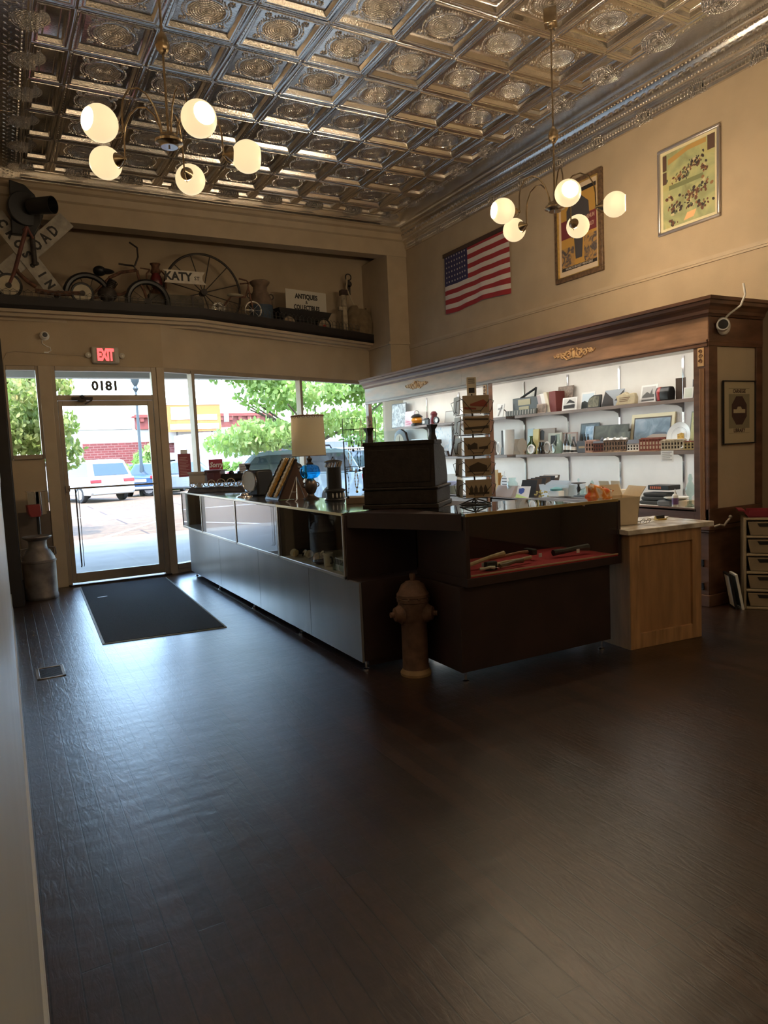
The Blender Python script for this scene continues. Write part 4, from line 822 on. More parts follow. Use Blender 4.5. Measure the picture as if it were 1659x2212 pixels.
# black oil heater
t = thing('oil_heater', 'small black cylindrical oil heater with pierced top, right of the table lamp', 'heater', onz(724, 1082, 1.041))
b = B(); b.lathe([(.085, 0), (.088, .012), (.078, .02), (.078, .075), (.092, .085), (.09, .095), (.064, .105)], n=32); b.build('burner_base', BLACK, t)
b = B(); b.lathe([(.062, .10), (.062, .285)], n=32); b.build('drum', BLACK, t)
b = B()
for k in range(16): a = k*PI/8; b.box(.060*math.cos(a)-.006, .060*math.cos(a)+.006, .060*math.sin(a)-.006, .060*math.sin(a)+.006, .285, .325, Matrix.Rotation(.4, 3, 'Y'))
b.build('pierced_band', CHROME, t)
b = B(); b.lathe([(.078, .325), (.075, .332), (.05, .342), (.03, .346), (0, .348)], n=32); b.torus((0, 0, .35), .02, .004, 14, 5, (1, 0, 0)); b.build('lid', BLACK, t)
b = B()
for k in range(5): a = -2.2+k*.42; b.sph((.079*math.cos(a), .079*math.sin(a), .05), .012, 8, 6, (.5, .5, 1.8), Matrix.Rotation(a, 3, 'Z'))
b.build('vent_window', WHITE, t)
# dark urn
def urn(name, label, x, y, s, m=BLACK):
    t = thing(name, label, 'urn', (x, y, 1.041))
    b = B(); b.lathe([(r*s, z*s) for r, z in ((.06, 0), (.062, .02), (.03, .05), (.03, .09), (.075, .16), (.08, .21), (.06, .25), (.05, .262), (.066, .27))], n=24); b.build('body', m, t)
    b = B(); b.lathe([(r*s, z*s) for r, z in ((.066, .27), (.05, .30), (.02, .315), (.012, .33), (.02, .345), (0, .36))], n=24); b.build('lid', m, t)
    b = B(); [b.torus((s*q*.08, 0, s*.19), s*.03, s*.006, 14, 5, (0, 1, 0)) for q in (-1, 1)]; b.build('handle', m, t)
urn('urn', 'dark covered metal urn on the counter, left of the table lamp', onz(643, 1070, 1.041).x, onz(643, 1070, 1.041).y, 1.02, mat('dark_pewter', (.05, .045, .045), .4, metal=.5))
# sloping jewellery board
t = thing('jewellery_board', 'sloping dark board hung with bead necklaces on the counter', 'display board', onz(588, 1080, 1.041), math.radians(0))
b = B(); b.prism([(.0, 0), (.02, 0), (.02, .008), (.20, .36), (.185, .36)], 0, 1, 'y'); b.v = [(x+.02, -.10+.36*y, z) for x, y, z in b.v]; b.build('board', DKWOOD, t)
b = B(); b.prism([(.21, .355), (.205, .36), (.32, 0), (.335, 0)], -.08, -.06, 'y'); b.prism([(.21, .355), (.205, .36), (.32, 0), (.335, 0)], .20, .22, 'y'); b.build('strut', STRIP, t, smooth=False)
b = B(); b.prism([(.035, 0), (.21, .355), (.32, .0)], -.096, -.086, 'y'); b.build('side_panel', mat('brown_side', (.10, .05, .03), .6), t, smooth=False)
for k in range(7):
    rn = random.Random(k); b = B(); y = -.075+.05*k; dr_ = .006
    cm_ = [mat('bead_brown', (.55, .36, .14), .25), mat('bead_pearl', (.85, .82, .75), .15), mat('bead_black', (.03, .03, .03), .2), mat('bead_amber', (.5, .25, .05), .2)][k % 4]
    for s in (-1, 1):
        for i in range(30):
            u = i/29; x = .19*(1-u)+.02+.0; z = .34*(1-u)+.02; b.sph((x-.006, y+s*(.003+.012*math.sin(u*PI)), z+.01), .0075 if (i+k) % 4 else .0105, 6, 4)
    b.build('necklace', cm_, t)
t = thing('frame_easel', 'small pale metal folding easel beside the jewellery board', 'easel', onz(640, 1082, 1.041), math.radians(-60))
b = B()
for s in (-1, 1): b.tube([(s*.05, -.08, 0), (s*.045, -.04, .02), (0, .02, .21)], .005, 6)
b.tube([(0, .02, .21), (0, .13, 0)], .005, 6); b.tube([(-.035, -.02, .08), (.035, -.02, .08)], .004, 6); b.build('frame', STRIP, t)
# drum lamp and locomotive
t = thing('signal_drum', 'black drum-shaped lamp with a pale round face, right of the model locomotive', 'lamp', onz(563, 1070, 1.041), math.radians(20))
b = B(); b.prism([(-.10, 0), (.10, 0), (.10, .10), (.115, .22), (.095, .265), (-.095, .265), (-.115, .22), (-.10, .10)], -.09, .14, 'y'); b.build('housing', BLACK, t, bevel=.02)
b = B(); b.cyl((0, 0, 0), (0, -.02, 0), .105, n=28); b.xf(Matrix.Translation((-.12, .0, .155)) @ Matrix.Rotation(-PI/2, 4, 'Z')); b.build('lens', mat('pale_lens', (.62, .63, .58), .25), t)
b = B(); b.torus((-.135, 0, .155), .107, .01, 28, 6, (1, 0, 0)); b.build('rim', CHROME, t)
b = B(); b.lathe([(.09, 0), (.085, .012), (.05, .02), (.04, .04)], c=(-.2, 0, .0), n=20); b.build('stand', CHROME, t)
t = thing('model_locomotive', 'model steam locomotive on a grey plinth at the far end of the counter', 'model train', onz(487, 1061, 1.041), math.radians(-42))
GM = mat('pewter_model', (.16, .145, .14), .4, metal=.5, nv=.2, ns=20); DM = mat('maroon_model', (.12, .03, .03), .5); TM = mat('tan_model', (.45, .36, .26), .6)
b = B(); b.prism([(-.40, 0), (.40, 0), (.37, .05), (-.37, .05)], -.09, .09, 'y'); b.box(-.385, .385, -.1, .1, .05, .06)
for k in range(30): b.box(-.37+k*.025, -.36+k*.025, -.105, -.09, .05, .058)
b.build('plinth', GM, t, bevel=.003)
b = B(); b.cyl((-.02, 0, .155), (.26, 0, .155), .052, n=20); b.cyl((.26, 0, .155), (.31, 0, .155), .056, n=20); b.lathe([(.018, 0), (.018, .06), (.034, .10), (.036, .105), (0, .106)], c=(.27, 0, .20), n=14); b.sph((.08, 0, .21), .03, 10, 6); b.sph((.17, 0, .21), .022, 10, 6); b.build('boiler', BLACK, t)
b = B(); b.box(-.17, -.02, -.065, .065, .10, .24); b.box(-.19, .0, -.08, .08, .24, .255); b.box(-.16, -.09, -.067, -.063, .165, .22); b.build('cab', DM, t, bevel=.004)
b = B(); b.box(-.38, -.20, -.06, .06, .10, .20); b.box(-.39, -.19, -.068, .068, .215, .24); b.box(-.375, -.205, -.064, .064, .20, .215); b.build('tender', TM, t, bevel=.004)
for x, r in ((-.34, .03), (-.25, .03), (-.12, .04), (-.01, .045), (.10, .045), (.2, .028), (.27, .028)):
    b = B(); [b.torus((x, s*.07, .06+r), r, .006, 18, 5, (0, 1, 0)) for s in (-1, 1)]
    for s in (-1, 1):
        for k in range(4): a = k*PI/4; b.tube([(x-r*math.cos(a), s*.07, .06+r-r*math.sin(a)), (x+r*math.cos(a), s*.07, .06+r+r*math.sin(a))], .002, 4)
    b.build('wheel', TM, t)
b = B(); b.prism([(.30, .065), (.40, .065), (.30, .12)], -.06, .06, 'y'); b.build('cowcatcher', GM, t); t.scale = (1.15, 1.1, 1.03)
# wire jewellery rack left of the register
t = thing('necklace_rack', 'tall stepped wire rack hung with necklaces, left of the cash register', 'display rack', onz(782, 1086, 1.041), math.radians(-30))
b = B(); b.box(-.12, .12, -.09, .09, 0, .05); b.build('wooden_base', mat('worn_plank', (.26, .19, .13), .7, nv=.2), t, bevel=.003)
b = B()
def hoop(y, z, hw, h, nb=6):
    b.tube([(-hw, y, z), (-hw, y, z+h), (hw, y, z+h), (hw, y, z)], .0035, 6); b.tube([(-hw, y, z+h*.86), (hw, y, z+h*.86)], .003, 6)
    for k in range(nb): u = -hw+2*hw*(k+.5)/nb; b.tube([(u, y, z+h), (u, y-.02, z+h-.01), (u, y-.025, z+h-.03)], .002, 5)
hoop(-.08, .05, .11, .24); hoop(-.0, .05, .12, .44); hoop(.07, .05, .13, .62, 8)
b.build('wire_frame', BLACK, t)
for k in range(9):
    rn = random.Random(k+40); y, zt = ((-.105, .27), (-.025, .47), (.045, .65))[k % 3]; x = -.10+.024*k; L = .16+.1*rn.random(); b = B()
    for s in (-1, 1):
        for i in range(22): u = i/21; b.sph((x+s*.012*math.sin(u*PI), y-.004, zt-L*u), .0035+.002*((i+k) % 3 == 0), 5, 4)
    b.sph((x, y-.004, zt-L-.01), .011, 8, 6); b.build('necklace', [BLACK, M['bead_pearl'], M['bead_black'], M['bead_brown']][k % 4], t)
# window signs
def wsign(name, label, px0, px1, pt, pb, m, Y, ink=None, lines=6, word=None):
    a = ony(px0, (pt+pb)/2, Y); c = ony(px1, (pt+pb)/2, Y); zt = ony((px0+px1)/2, pt, Y).z; zb = ony((px0+px1)/2, pb, Y).z
    w_ = c.x-a.x; t = thing(name, label, 'sign', ((a.x+c.x)/2, Y, zb), .36 if a.x > 1.9 else 0)
    h = zt-zb; b = B(); b.box(-w_/2, w_/2, 0, .004, 0, h); b.build('sheet', m, t, smooth=False)
    if ink:
        b = B(); rn = random.Random(9)
        for k in range(lines): z = h*(.1+.72*k/max(1, lines-1)); b.box(-w_*.4, w_*(.1+.3*rn.random()), -.001, 0, z, z+h*.022)
        b.build('printing', ink, t, smooth=False)
    return t, w_, h
t, w_, h = wsign('window_sign', 'maroon printed menu sheet taped high inside the window beside the door post', 383, 415, 980, 1030, mat('maroon_paper', (.30, .07, .09), .7), 9.17, mat('pale_print', (.55, .35, .33), .7), 12)
b = B(); b.box(-.05, .05, -.002, .0, h, h+.05); b.build('tape', WHITE, t, smooth=False)
t, w_, h = wsign('window_sign', 'maroon sign with white script behind the model locomotive', 449, 484, 992, 1028, mat('crimson_card', (.34, .02, .05), .6), 9.33)
text('Sorry', h*.42, WHITE, t, (0, -.003, h*.66), shear=.3, bold=.003); 
wsign('window_sign', 'small grey printed notice leaning in the window behind the locomotive', 515, 543, 1001, 1042, mat('grey_paper', (.45, .42, .42), .8), 9.45, INK, 7)
# ---- inside the cases
t = thing('ribbed_tray', 'white ribbed plastic box inside the nearest glass case', 'box', (2.16, 4.42, .616), 0)
b = B(); b.box(-.13, .13, -.10, .10, 0, .09); b.build('box', WHITE, t, bevel=.006); b = B(); [b.box(-.132, -.128, -.09+.018*k, -.082+.018*k, .045, .085) for k in range(11)]; b.build('slots', BLACK, t, smooth=False)
for i, (x, y, l) in enumerate(((2.03, 4.38, 'lying glass insulator nearest the case end'), (2.05, 4.52, 'upright glass insulator beside the lying one'))):
    t = thing('glass_insulator', 'pale green '+l, 'insulator', (x, y, .616), 0, 'glass insulators in the case'); b = B(); b.lathe([(.036, 0), (.038, .02), (.030, .045), (.032, .055), (.024, .075), (.0, .085)], n=20)
    if i == 0: b.xf(Matrix.Translation((0, 0, .038)) @ Matrix.Rotation(PI/2, 4, 'X'))
    b.build('bell', BGLASS, t)
t = thing('mug', 'pale ceramic mug with a dark band in the nearest glass case', 'mug', (2.06, 4.70, .616)); b = B(); b.lathe([(.035, 0), (.037, .10), (.033, .10), (.03, .01), (0, .01)], n=20); b.build('cup', CREAM, t); b = B(); b.torus((0, -.045, .05), .025, .006, 14, 6, (1, 0, 0)); b.build('handle', INK, t)
t = thing('dish', 'dark oval dish with scissors and small parts in the nearest glass case', 'dish', (2.08, 4.86, .616)); b = B(); b.lathe([(.03, 0), (.07, .015), (.08, .022), (.07, .02), (0, .008)], n=24); b.build('bowl', IRON, t); b = B(); b.tube([(-.05, -.02, .03), (.06, .03, .035)], .005, 6); b.tube([(-.05, .03, .03), (.06, -.03, .035)], .004, 6); b.build('scissors', CHROME, t)
for i in range(8):
    rn = random.Random(60+i); x = 2.04+.16*rn.random(); y = 5.0+.055*i
    t = thing('medallion', 'round metal medallion, number %s from the near end of the row in the nearest case' % ['one', 'two', 'three', 'four', 'five', 'six', 'seven', 'eight'][i], 'medal', (x, y, .616+.03), rn.random(), 'medals in the nearest glass case')
    b = B(); b.lathe([(0, -.004), (.03, -.004), (.033, 0), (.03, .004), (.02, .002), (0, .005)], n=20, axis=(-.8, 0, .4)); b.build('disc', [BRASS, CREAM, CHROME][i % 3], t)
t = thing('red_box', 'red patterned box in the farthest glass case', 'box', (2.12, 8.3, .616)); b = B(); b.box(-.06, .06, -.12, .12, 0, .16); b.build('box', REDC, t, bevel=.004)
# tools in the front case
def tool(name, label, p0, p1, r, m, head=None):
    t = thing(name, label, 'tool', p0); d = Vector(p1)-Vector(p0); b = B(); b.tube([(0, 0, 0), d*.3, d*.7+Vector((0, 0, .006)), d], [r, r*.85, r*.8, r*1.15], 8); b.build('handle', m, t)
    if head: b = B(); b.box(*head[0]); b.xf(Matrix.Translation(d)); b.build('head', head[1], t, bevel=.006)
    return t
HW = mat('worn_handle_wood', (.50, .34, .19), .6, nv=.2, ns=15)
tool('axe_handle', 'long pale wooden axe handle lying across the red cloth, highest in the case', (2.45, 3.60, .69), (2.86, 3.66, .735), .016, HW)
tool('hatchet', 'hatchet with a dark head and worn wooden handle in the middle of the case', (3.02, 3.58, .70), (2.68, 3.54, .69), .013, HW, ((-.06, .02, -.02, .02, -.025, .03), IRON))
tool('hammer', 'hammer with a reddish handle lying behind the hatchet', (2.78, 3.72, .70), (3.10, 3.68, .72), .012, mat('red_brown_handle', (.35, .13, .07), .6), ((-.02, .02, -.05, .05, -.02, .02), IRON))
tool('knife', 'short knife with a cream handle at the left of the red cloth', (2.56, 3.52, .685), (2.66, 3.50, .685), .010, CREAM, ((0, .11, -.012, .012, -.002, .002), CHROME))
tool('powder_horn', 'curved brown horn with a pale tip beside the hatchet', (2.70, 3.50, .69), (2.90, 3.52, .70), .015, mat('horn_brown', (.16, .09, .05), .4))
tool('pistol_barrel', 'dark metal tube lying at the right end of the case', (3.25, 3.62, .70), (3.55, 3.60, .71), .022, IRON)
for i, (x, y) in enumerate(((2.62, 3.56), (3.12, 3.6), (3.42, 3.56))):
    t = thing('price_tag', ['small white price tag on the knife', 'small white price tag beside the hatchet', 'small white price tag by the dark metal tube'][i], 'tag', (x, y, .70), 0, 'price tags in the front case'); b = B(); b.box(-.014, .014, 0, .002, -.012, .014); b.build('card', WHITE, t, smooth=False)
# things on the marble
t = thing('cardboard_box', 'tall open beige cardboard box standing on the marble top', 'box', (3.87, 3.66, .836), math.radians(-12)); CARD = mat('beige_cardboard', (.62, .52, .37), .8, nv=.05)
b = B(); wv = .125
for q in ((-wv, wv, -.10, -.096), (-wv, wv, .096, .10)): b.box(q[0], q[1], q[2], q[3], 0, .20)
b.box(-wv, -wv+.004, -.1, .1, 0, .20); b.box(wv-.004, wv, -.1, .1, 0, .20); b.box(-wv, wv, -.1, .1, 0, .004)
b.v = [(x*(1+z*.9), y*(1+z*.3), z) for x, y, z in b.v]; b.build('box', CARD, t, smooth=False)
b = B(); b.quad((.147, -.1, .2), (.147, .1, .2), (.20, .1, .27), (.20, -.1, .27)); b.quad((-.147, .1, .2), (.147, .1, .2), (.14, .14, .28), (-.14, .14, .28)); o = b.build('flap', CARD, t, smooth=False); o.modifiers.new('s', 'SOLIDIFY').thickness = .004
t = thing('snack_bag', 'crumpled orange and red foil snack bag leaning in the cardboard box', 'bag', (3.80, 3.74, 1.03), 0)
b = B(); rn = random.Random(5); n_ = 14
def bagv(i, j):
    u = i/n_*2-1; v = j/n_*2-1; th_ = .045*(1-u*u)**.5*(1-v*v)**.5; return Vector((u*.12+.01*math.sin(7*v), 0, v*.09+.02*u)), th_+.008*math.sin(9*u+5*v)*(1-abs(u))
vs = []; fs = []
for s in (-1, 1):
    for i in range(n_+1):
        for j in range(n_+1): p_, th_ = bagv(i, j); vs.append((p_.x, s*th_, p_.z))
for s in (0, 1):
    o_ = s*(n_+1)**2
    for i in range(n_):
        for j in range(n_): a = o_+i*(n_+1)+j; fs.append((a, a+1, a+n_+2, a+n_+1))
b.add(vs, fs); b.xf(Matrix.Rotation(.45, 4, 'Y')); b.build('bag', picture('foil_print', [(.55, .10, .03), (.65, .12, .04), (.72, .30, .05), (.8, .75, .7), (.12, .14, .22)], 9, 1, .2, 3), t)
t = thing('card_holder', 'small brass business card holder on the marble top', 'card holder', (4.29, 3.60, .836), math.radians(-8))
b = B(); b.prism([(-.02, 0), (.03, 0), (.02, .03), (.012, .03), (.0, .01), (-.02, .01)], -.04, .04, 'x'); b.build('holder', GOLD, t, bevel=.002)
b = B(); b.box(-.036, .036, .0, .014, .01, .034); b.build('cards', INK, t, smooth=False)
for i, (x, y, r) in enumerate(((4.06, 3.60, .2), (4.12, 3.72, -.3), (4.38, 3.70, .5))):
    t = thing('paper_sheet', ['white paper sheet on the marble beside the cardboard box', 'white paper sheet at the back of the marble top', 'curled white paper at the right end of the marble top'][i], 'paper', (x, y, .8362), r, 'papers on the marble top'); b = B(); b.box(-.09, .09, -.06, .06, 0, .0015+.002*i); b.build('sheet', WHITE, t, smooth=False)
t = thing('reading_glasses', 'thin black wire spectacles lying on the papers', 'glasses', (4.06, 3.54, .841)); b = B(); b.torus((-.03, 0, .012), .02, .0015, 16, 5, (0, 1, .6)); b.torus((.03, 0, .012), .02, .0015, 16, 5, (0, 1, .6)); b.tube([(-.01, 0, .015), (.01, 0, .015)], .0015, 5); b.tube([(.05, 0, .012), (.06, .10, .004)], .0015, 5); b.tube([(-.05, 0, .012), (-.05, .10, .004)], .0015, 5); b.build('frame', BLACK, t)
# hydrant in the corner
HYD = mat('old_hydrant_paint', (.13, .07, .045), .65, nv=.3, ns=12, bump=.3, bs=60)
t = thing('fire_hydrant', 'old rusty-brown fire hydrant standing before the dark corner of the counters', 'fire hydrant', onz(899, 1455, 0), math.radians(-28))
b = B(); b.lathe([(.115, 0), (.117, .02), (.105, .035), (.10, .05)], n=32); b.build('foot_flange', mat('yellowish_base', (.33, .22, .11), .7, nv=.2), t)
b = B(); b.lathe([(.10, .05), (.098, .06), (.094, .40), (.098, .42), (.108, .44), (.112, .50), (.115, .53), (.115, .56)], n=48, sq=lambda a, z: 1+(.018*math.cos(16*a) if .06 < z < .41 else 0)); b.build('barrel', HYD, t)
b = B(); b.lathe([(.115, .56), (.122, .565), (.122, .59), (.116, .595), (.122, .60), (.122, .62), (.110, .635), (.085, .69), (.06, .705), (.055, .712), (.02, .72)], n=32); b.build('bonnet', HYD, t)
b = B(); b.lathe([(.022, .715), (.018, .73), (.026, .745), (.024, .77), (0, .775)], n=5); b.build('top_nut', HYD, t)
for s in (-1, 1):
    ax = Vector((s*.94, -.34, 0)).normalized(); b = B(); b.lathe([(.062, .05), (.062, .085), (.072, .09), (.074, .11), (.06, .125), (.05, .15), (.022, .16), (.020, .185), (0, .187)], c=(0, 0, .475), n=24, axis=ax); b.build('nozzle_cap', HYD, t)
b = B()
for k in range(10): a = k*.628; b.sph((.12*math.cos(a), .12*math.sin(a), .592), .009, 6, 4)
b.build('bolts', HYD, t); t.scale = (.86, .86, .85)
# ================================================================== THINGS IN THE SHOWCASE
ZT, ZM, ZB = 1.794, 1.319, .826          # tops of the upper shelf, middle shelf, ledge
G1, G2, G3, G4 = 'things on the upper right shelf', 'things on the middle right shelf', 'things on the showcase ledge', 'things on the left bay shelves'
def S(px0, px1, pt, X, z):
    """width, height and centre of something standing at depth X on height z of the showcase"""
    pm = (px0+px1)/2; pb = 900
    for _ in range(6):
        q = onx(pm, pb, X); pb += (q.z-z)*1516/q.y*.9
    a = onx(px0, pb, X).y; c = onx(px1, pb, X).y; h = onx(pm, pt, X).z-z
    return a-c, max(.02, h), Vector((X, (a+c)/2, z))
def item(name, label, cat, px0, px1, pt, X, z, group, dr=0.0):
    w, h, p_ = S(px0, px1, pt, X, z); return thing(name, label, cat, p_, -PI/2+dr, group), w, h
def card(name, label, cat, px0, px1, pt, X, z, group, face, border=None, tilt=-.16, th=.006, bw=.1, dr=0.0, content=None, frame=False):
    t, w, h = item(name, label, cat, px0, px1, pt, X, z, group, dr)
    R = Matrix.Rotation(tilt, 4, 'X')
    b = B(); b.box(-w/2, w/2, 0, th, 0, h); b.xf(R); b.build('frame' if frame else 'card', border or face, t, bevel=.001 if frame else 0, smooth=False)
    k = min(w, h)*bw
    if border:
        b = B(); b.box(-w/2+k, w/2-k, -.0012, 0, k, h-k); b.xf(R); b.build('picture', face, t, smooth=False)
    if content:
        b = B(); content(b, w, h); b.xf(R); b.build('drawing', content.m, t, smooth=False)
    return t, w, h
def draw(m, *polys):
    def f(b, w, h):
        for p_ in polys: b.add([(u*w, -.0025, v*h) for u, v in p_], [tuple(range(len(p_)))])
    f.m = m; return f
GREYP = picture('bw_photo', [(.06, .06, .06), (.25, .24, .23), (.5, .5, .48), (.75, .75, .72)], 14, 1); BROWNP = picture('sepia_collage', [(.08, .055, .04), (.22, .16, .12), (.38, .30, .23)], 16, .8)
house = draw(INK, [(-.38, .15), (.38, .15), (.40, .42), (.30, .45), (.0, .42), (-.3, .40), (-.4, .38)], [(-.22, .52), (.0, .85), (.36, .62), (.36, .52), (0, .58)])
XU = XS+.06+.10; XF = XS+.05
# --- upper right shelf
t, w, h = card('display_card', 'small white card on a folding easel, first on the upper right shelf', 'card', 1071, 1086, 872, XF, ZT, G1, WHITE, tilt=-.2, content=draw(mat('grey_ink', (.3, .3, .3), .7), [(-.25, .1), (-.05, .1), (.35, .9), (.1, .9)], [(-.3, .55), (.0, .55), (.0, .7), (-.3, .7)]))
b = B(); b.tube([(w*.2, .02, h*.7), (w*.9, .10, 0)], .006, 6); b.build('easel_leg', DKWOOD, t)
t, w, h = item('metal_device', 'black box-shaped antique machine with a slanted lever and two brass plates', 'machine', 1108, 1166, 858, XU, ZT, G1)
b = B(); b.box(-w/2, w/2, 0, .13, .0, h); b.build('case', BLACK, t, bevel=.006)
b = B(); b.tube([(-w*.3, .05, h), (w*.28, .05, h+.10)], .014, 8); b.tube([(w*.28, .05, h+.11), (w*.24, .05, h)], .012, 8); b.build('lever', BLACK, t)
b = B(); b.box(-w*.28, w*.18, -.004, 0, h*.58, h*.9); b.box(-w*.25, w*.12, -.004, 0, h*.2, h*.5); b.build('name_plate', mat('dull_brass', (.30, .25, .16), .5, metal=.6), t)
t, w, h = item('letter_strip', 'low dark strip of pale cut-out letters lying before the black machine', 'sign', 1092, 1158, 884, XF, ZT, G1)
b = B(); b.box(-w/2, w/2, 0, .03, 0, h*.9); b.build('bar', mat('dark_green_grey', (.09, .10, .09), .6), t, bevel=.004)
b = B()
for k in range(11): x = -w*.44+k*w*.088; b.prism([(x-.008, h*.1), (x+.004, h*.1), (x+.010, h*.85), (x-.002, h*.85)], -.004, .0, 'y')
b.build('letters', mat('pale_grey', (.5, .5, .48), .6), t, smooth=False)
card('picture_card', 'small brown sketch card leaning between the black machine and the books', 'card', 1158, 1178, 872, XF+.02, ZT, G1, BROWNP, mat('taupe_card', (.40, .31, .26), .7))
for k, (a, c, pt, cm_, nm) in enumerate(((1167, 1178, 853, 'grey', 'grey pamphlet at the left end of the leaning books'), (1175, 1184, 848, 'white', 'white-edged black book leaning among the books'), (1183, 1190, 846, 'cream', 'cream-edged thin book before the dark red one'), (1188, 1202, 845, 'red', 'thick dark red book at the right end of the leaning books'))):
    t, w, h = item('book', nm, 'book', a, c, pt, XF+.06, ZT, 'books leaning on the upper shelf'); cmx = {'grey': mat('mauve_grey', (.42, .36, .37), .7), 'white': BLACK, 'cream': mat('cream_cover', (.55, .48, .33), .7), 'red': mat('dark_red_cover', (.16, .03, .025), .6)}[cm_]
    sh_ = -.28 if k < 3 else -.05
    b = B(); b.box(-w/2, w/2, 0, .14, 0, h); b.v = [(x+sh_*z, y, z) for x, y, z in b.v]; b.build('cover', cmx, t, bevel=.002)
    b = B(); b.box(-w/2+.003, w/2-.003, -.002, .138, .004, h-.004) if k in (0, 1, 2) else b.box(-w/2+.004, w/2-.004, .005, .137, h-.002, h+.001); b.v = [(x+sh_*z-.001, y, z) for x, y, z in b.v]; b.build('pages', WHITE if k < 2 else CREAM, t, smooth=False) if k != 0 else None
card('photo_board', 'tall brown board of small sepia photographs on the upper shelf', 'board', 1201, 1234, 833, XU+.06, ZT, G1, BROWNP, mat('brown_board', (.20, .15, .12), .7), bw=.04)
card('photograph', 'white-bordered black and white photograph of a gabled house', 'photograph', 1215, 1243, 858, XF, ZT, G1, mat('photo_grey', (.55, .55, .53), .5), WHITE, content=house, dr=.1)
t, w, h = card('postcard', 'pale blue-topped postcard with dark trees, behind the rounded dark plaque', 'postcard', 1253, 1283, 846, XU, ZT, G1, mat('sky_card', (.55, .66, .74), .5), WHITE, content=draw(mat('dark_trees', (.04, .05, .05), .8), [(-.42, .05), (.3, .05), (.25, .3), (-.05, .42), (-.2, .5), (-.42, .42)]))
t, w, h = item('plaque', 'dark olive plaque with a rounded top corner on the upper shelf', 'plaque', 1268, 1296, 853, XF, ZT, G1)
b = B(); b.prism([(-w/2, 0), (w/2, 0), (w/2, h), (-w*.1, h), (-w*.38, h*.8), (-w/2, h*.5)], 0, .02, 'y'); b.xf(Matrix.Rotation(-.15, 4, 'X')); b.build('plate', BLACK, t, bevel=.004)
b = B(); b.prism([(-w*.42, h*.08), (w*.38, h*.08), (w*.38, h*.9), (-w*.08, h*.9), (-w*.33, h*.74), (-w*.42, h*.5)], -.003, 0, 'y'); b.xf(Matrix.Rotation(-.15, 4, 'X')); b.build('relief', picture('olive_relief', [(.05, .05, .03), (.16, .15, .10), (.26, .23, .15)], 12), t, smooth=False)
t, w, h = item('photograph', 'grey landscape photograph bent forward like a tent on the upper shelf', 'photograph', 1298, 1345, 841, XU+.02, ZT, G1)
b = B(); b.prism([(-w/2, 0), (w/2*.95, 0), (w/2, h), (-w*.38, h)], 0, .004, 'y'); b.xf(Matrix.Rotation(-.2, 4, 'X')); b.build('print', mat('grey_sky_print', (.33, .37, .42), .5), t, smooth=False)
b = B(); [b.prism(q, -.002, 0, 'y') for q in ([(-w*.48, 0), (-w*.38, h*.95), (w*.02, h*.45), (w*.1, 0)], [(w*.1, h*.35), (w*.48, h*.95), (w*.45, h*.3)])]; b.xf(Matrix.Rotation(-.2, 4, 'X')); b.build('dark_hills', mat('hill_print', (.05, .045, .045), .7), t, smooth=False)
t, w, h = item('canvas_bag', 'small cream printed cloth bag slumped on the upper shelf', 'bag', 1328, 1372, 846, XF, ZT, G1)
b = B(); b.prism([(-w/2, 0), (w/2*.96, 0), (w/2, h*.5), (w*.42, h*.85), (w*.1, h*.8), (0, h), (-w*.2, h*.85), (-w*.45, h*.7), (-w*.38, h*.35)], 0, .05, 'y'); b.build('cloth', mat('cream_canvas', (.52, .44, .29), .9, nv=.12, ns=20), t, bevel=.008)
b = B(); [b.box(-w*.26, w*(.26-.06*k_), -.002, 0, h*(.52-.13*k_), h*(.57-.13*k_)) for k_ in range(3)]; b.build('printing', mat('brown_print', (.16, .09, .05), .8), t, smooth=False)
card('photograph', 'white-bordered grey sketch of a building among trees on the upper shelf', 'picture', 1381, 1416, 830, XU, ZT, G1, mat('soft_grey_print', (.5, .5, .49), .6), WHITE, content=draw(mat('mid_grey', (.13, .13, .13), .8), [(-.38, .3), (.38, .3), (.36, .46), (.1, .5), (-.1, .62), (-.34, .42)], [(.08, .45), (.2, .8), (.26, .45)], [(-.38, .12), (.38, .12), (.38, .2), (-.38, .2)]), tilt=-.22)
t, w, h = item('coin_purse', 'rounded red and black striped purse on the upper shelf', 'purse', 1422, 1452, 834, XF+.03, ZT, G1)
b = B(); P = [(-.045, 0), (.045, 0), (.055, h*.6), (.03, h*.95), (-.03, h*.95), (-.055, h*.6)]; b.prism(P, -w/2, w/2, 'x'); b.build('body', BLACK, t, bevel=.012)
b = B(); b.prism([(u*1.03, v*1.01) for u, v in P], -w*.40, -w*.1, 'x'); b.build('red_band', RED, t, bevel=.01)
t, w, h = item('folder', 'tall dark brown open folder on the upper shelf', 'folder', 1461, 1484, 816, XU, ZT, G1)
b = B(); b.box(-w/2, 0, 0, .004, 0, h, Matrix.Rotation(.5, 3, 'Z')); b.box(0, w/2, 0, .004, 0, h, Matrix.Rotation(-.5, 3, 'Z')); b.build('cover', mat('dark_brown_card', (.07, .045, .03), .6), t, smooth=False)
card('display_card', 'pale greenish card before the dark brown folder', 'card', 1476, 1496, 836, XF, ZT, G1, mat('pale_green_card', (.58, .62, .54), .7), WHITE, tilt=-.12)
card('display_card', 'narrow card half hidden by the right-hand pilaster on the upper shelf', 'card', 1494, 1506, 818, XU, ZT, G1, BLACK, mat('steel_card', (.35, .36, .4), .5), tilt=-.1)
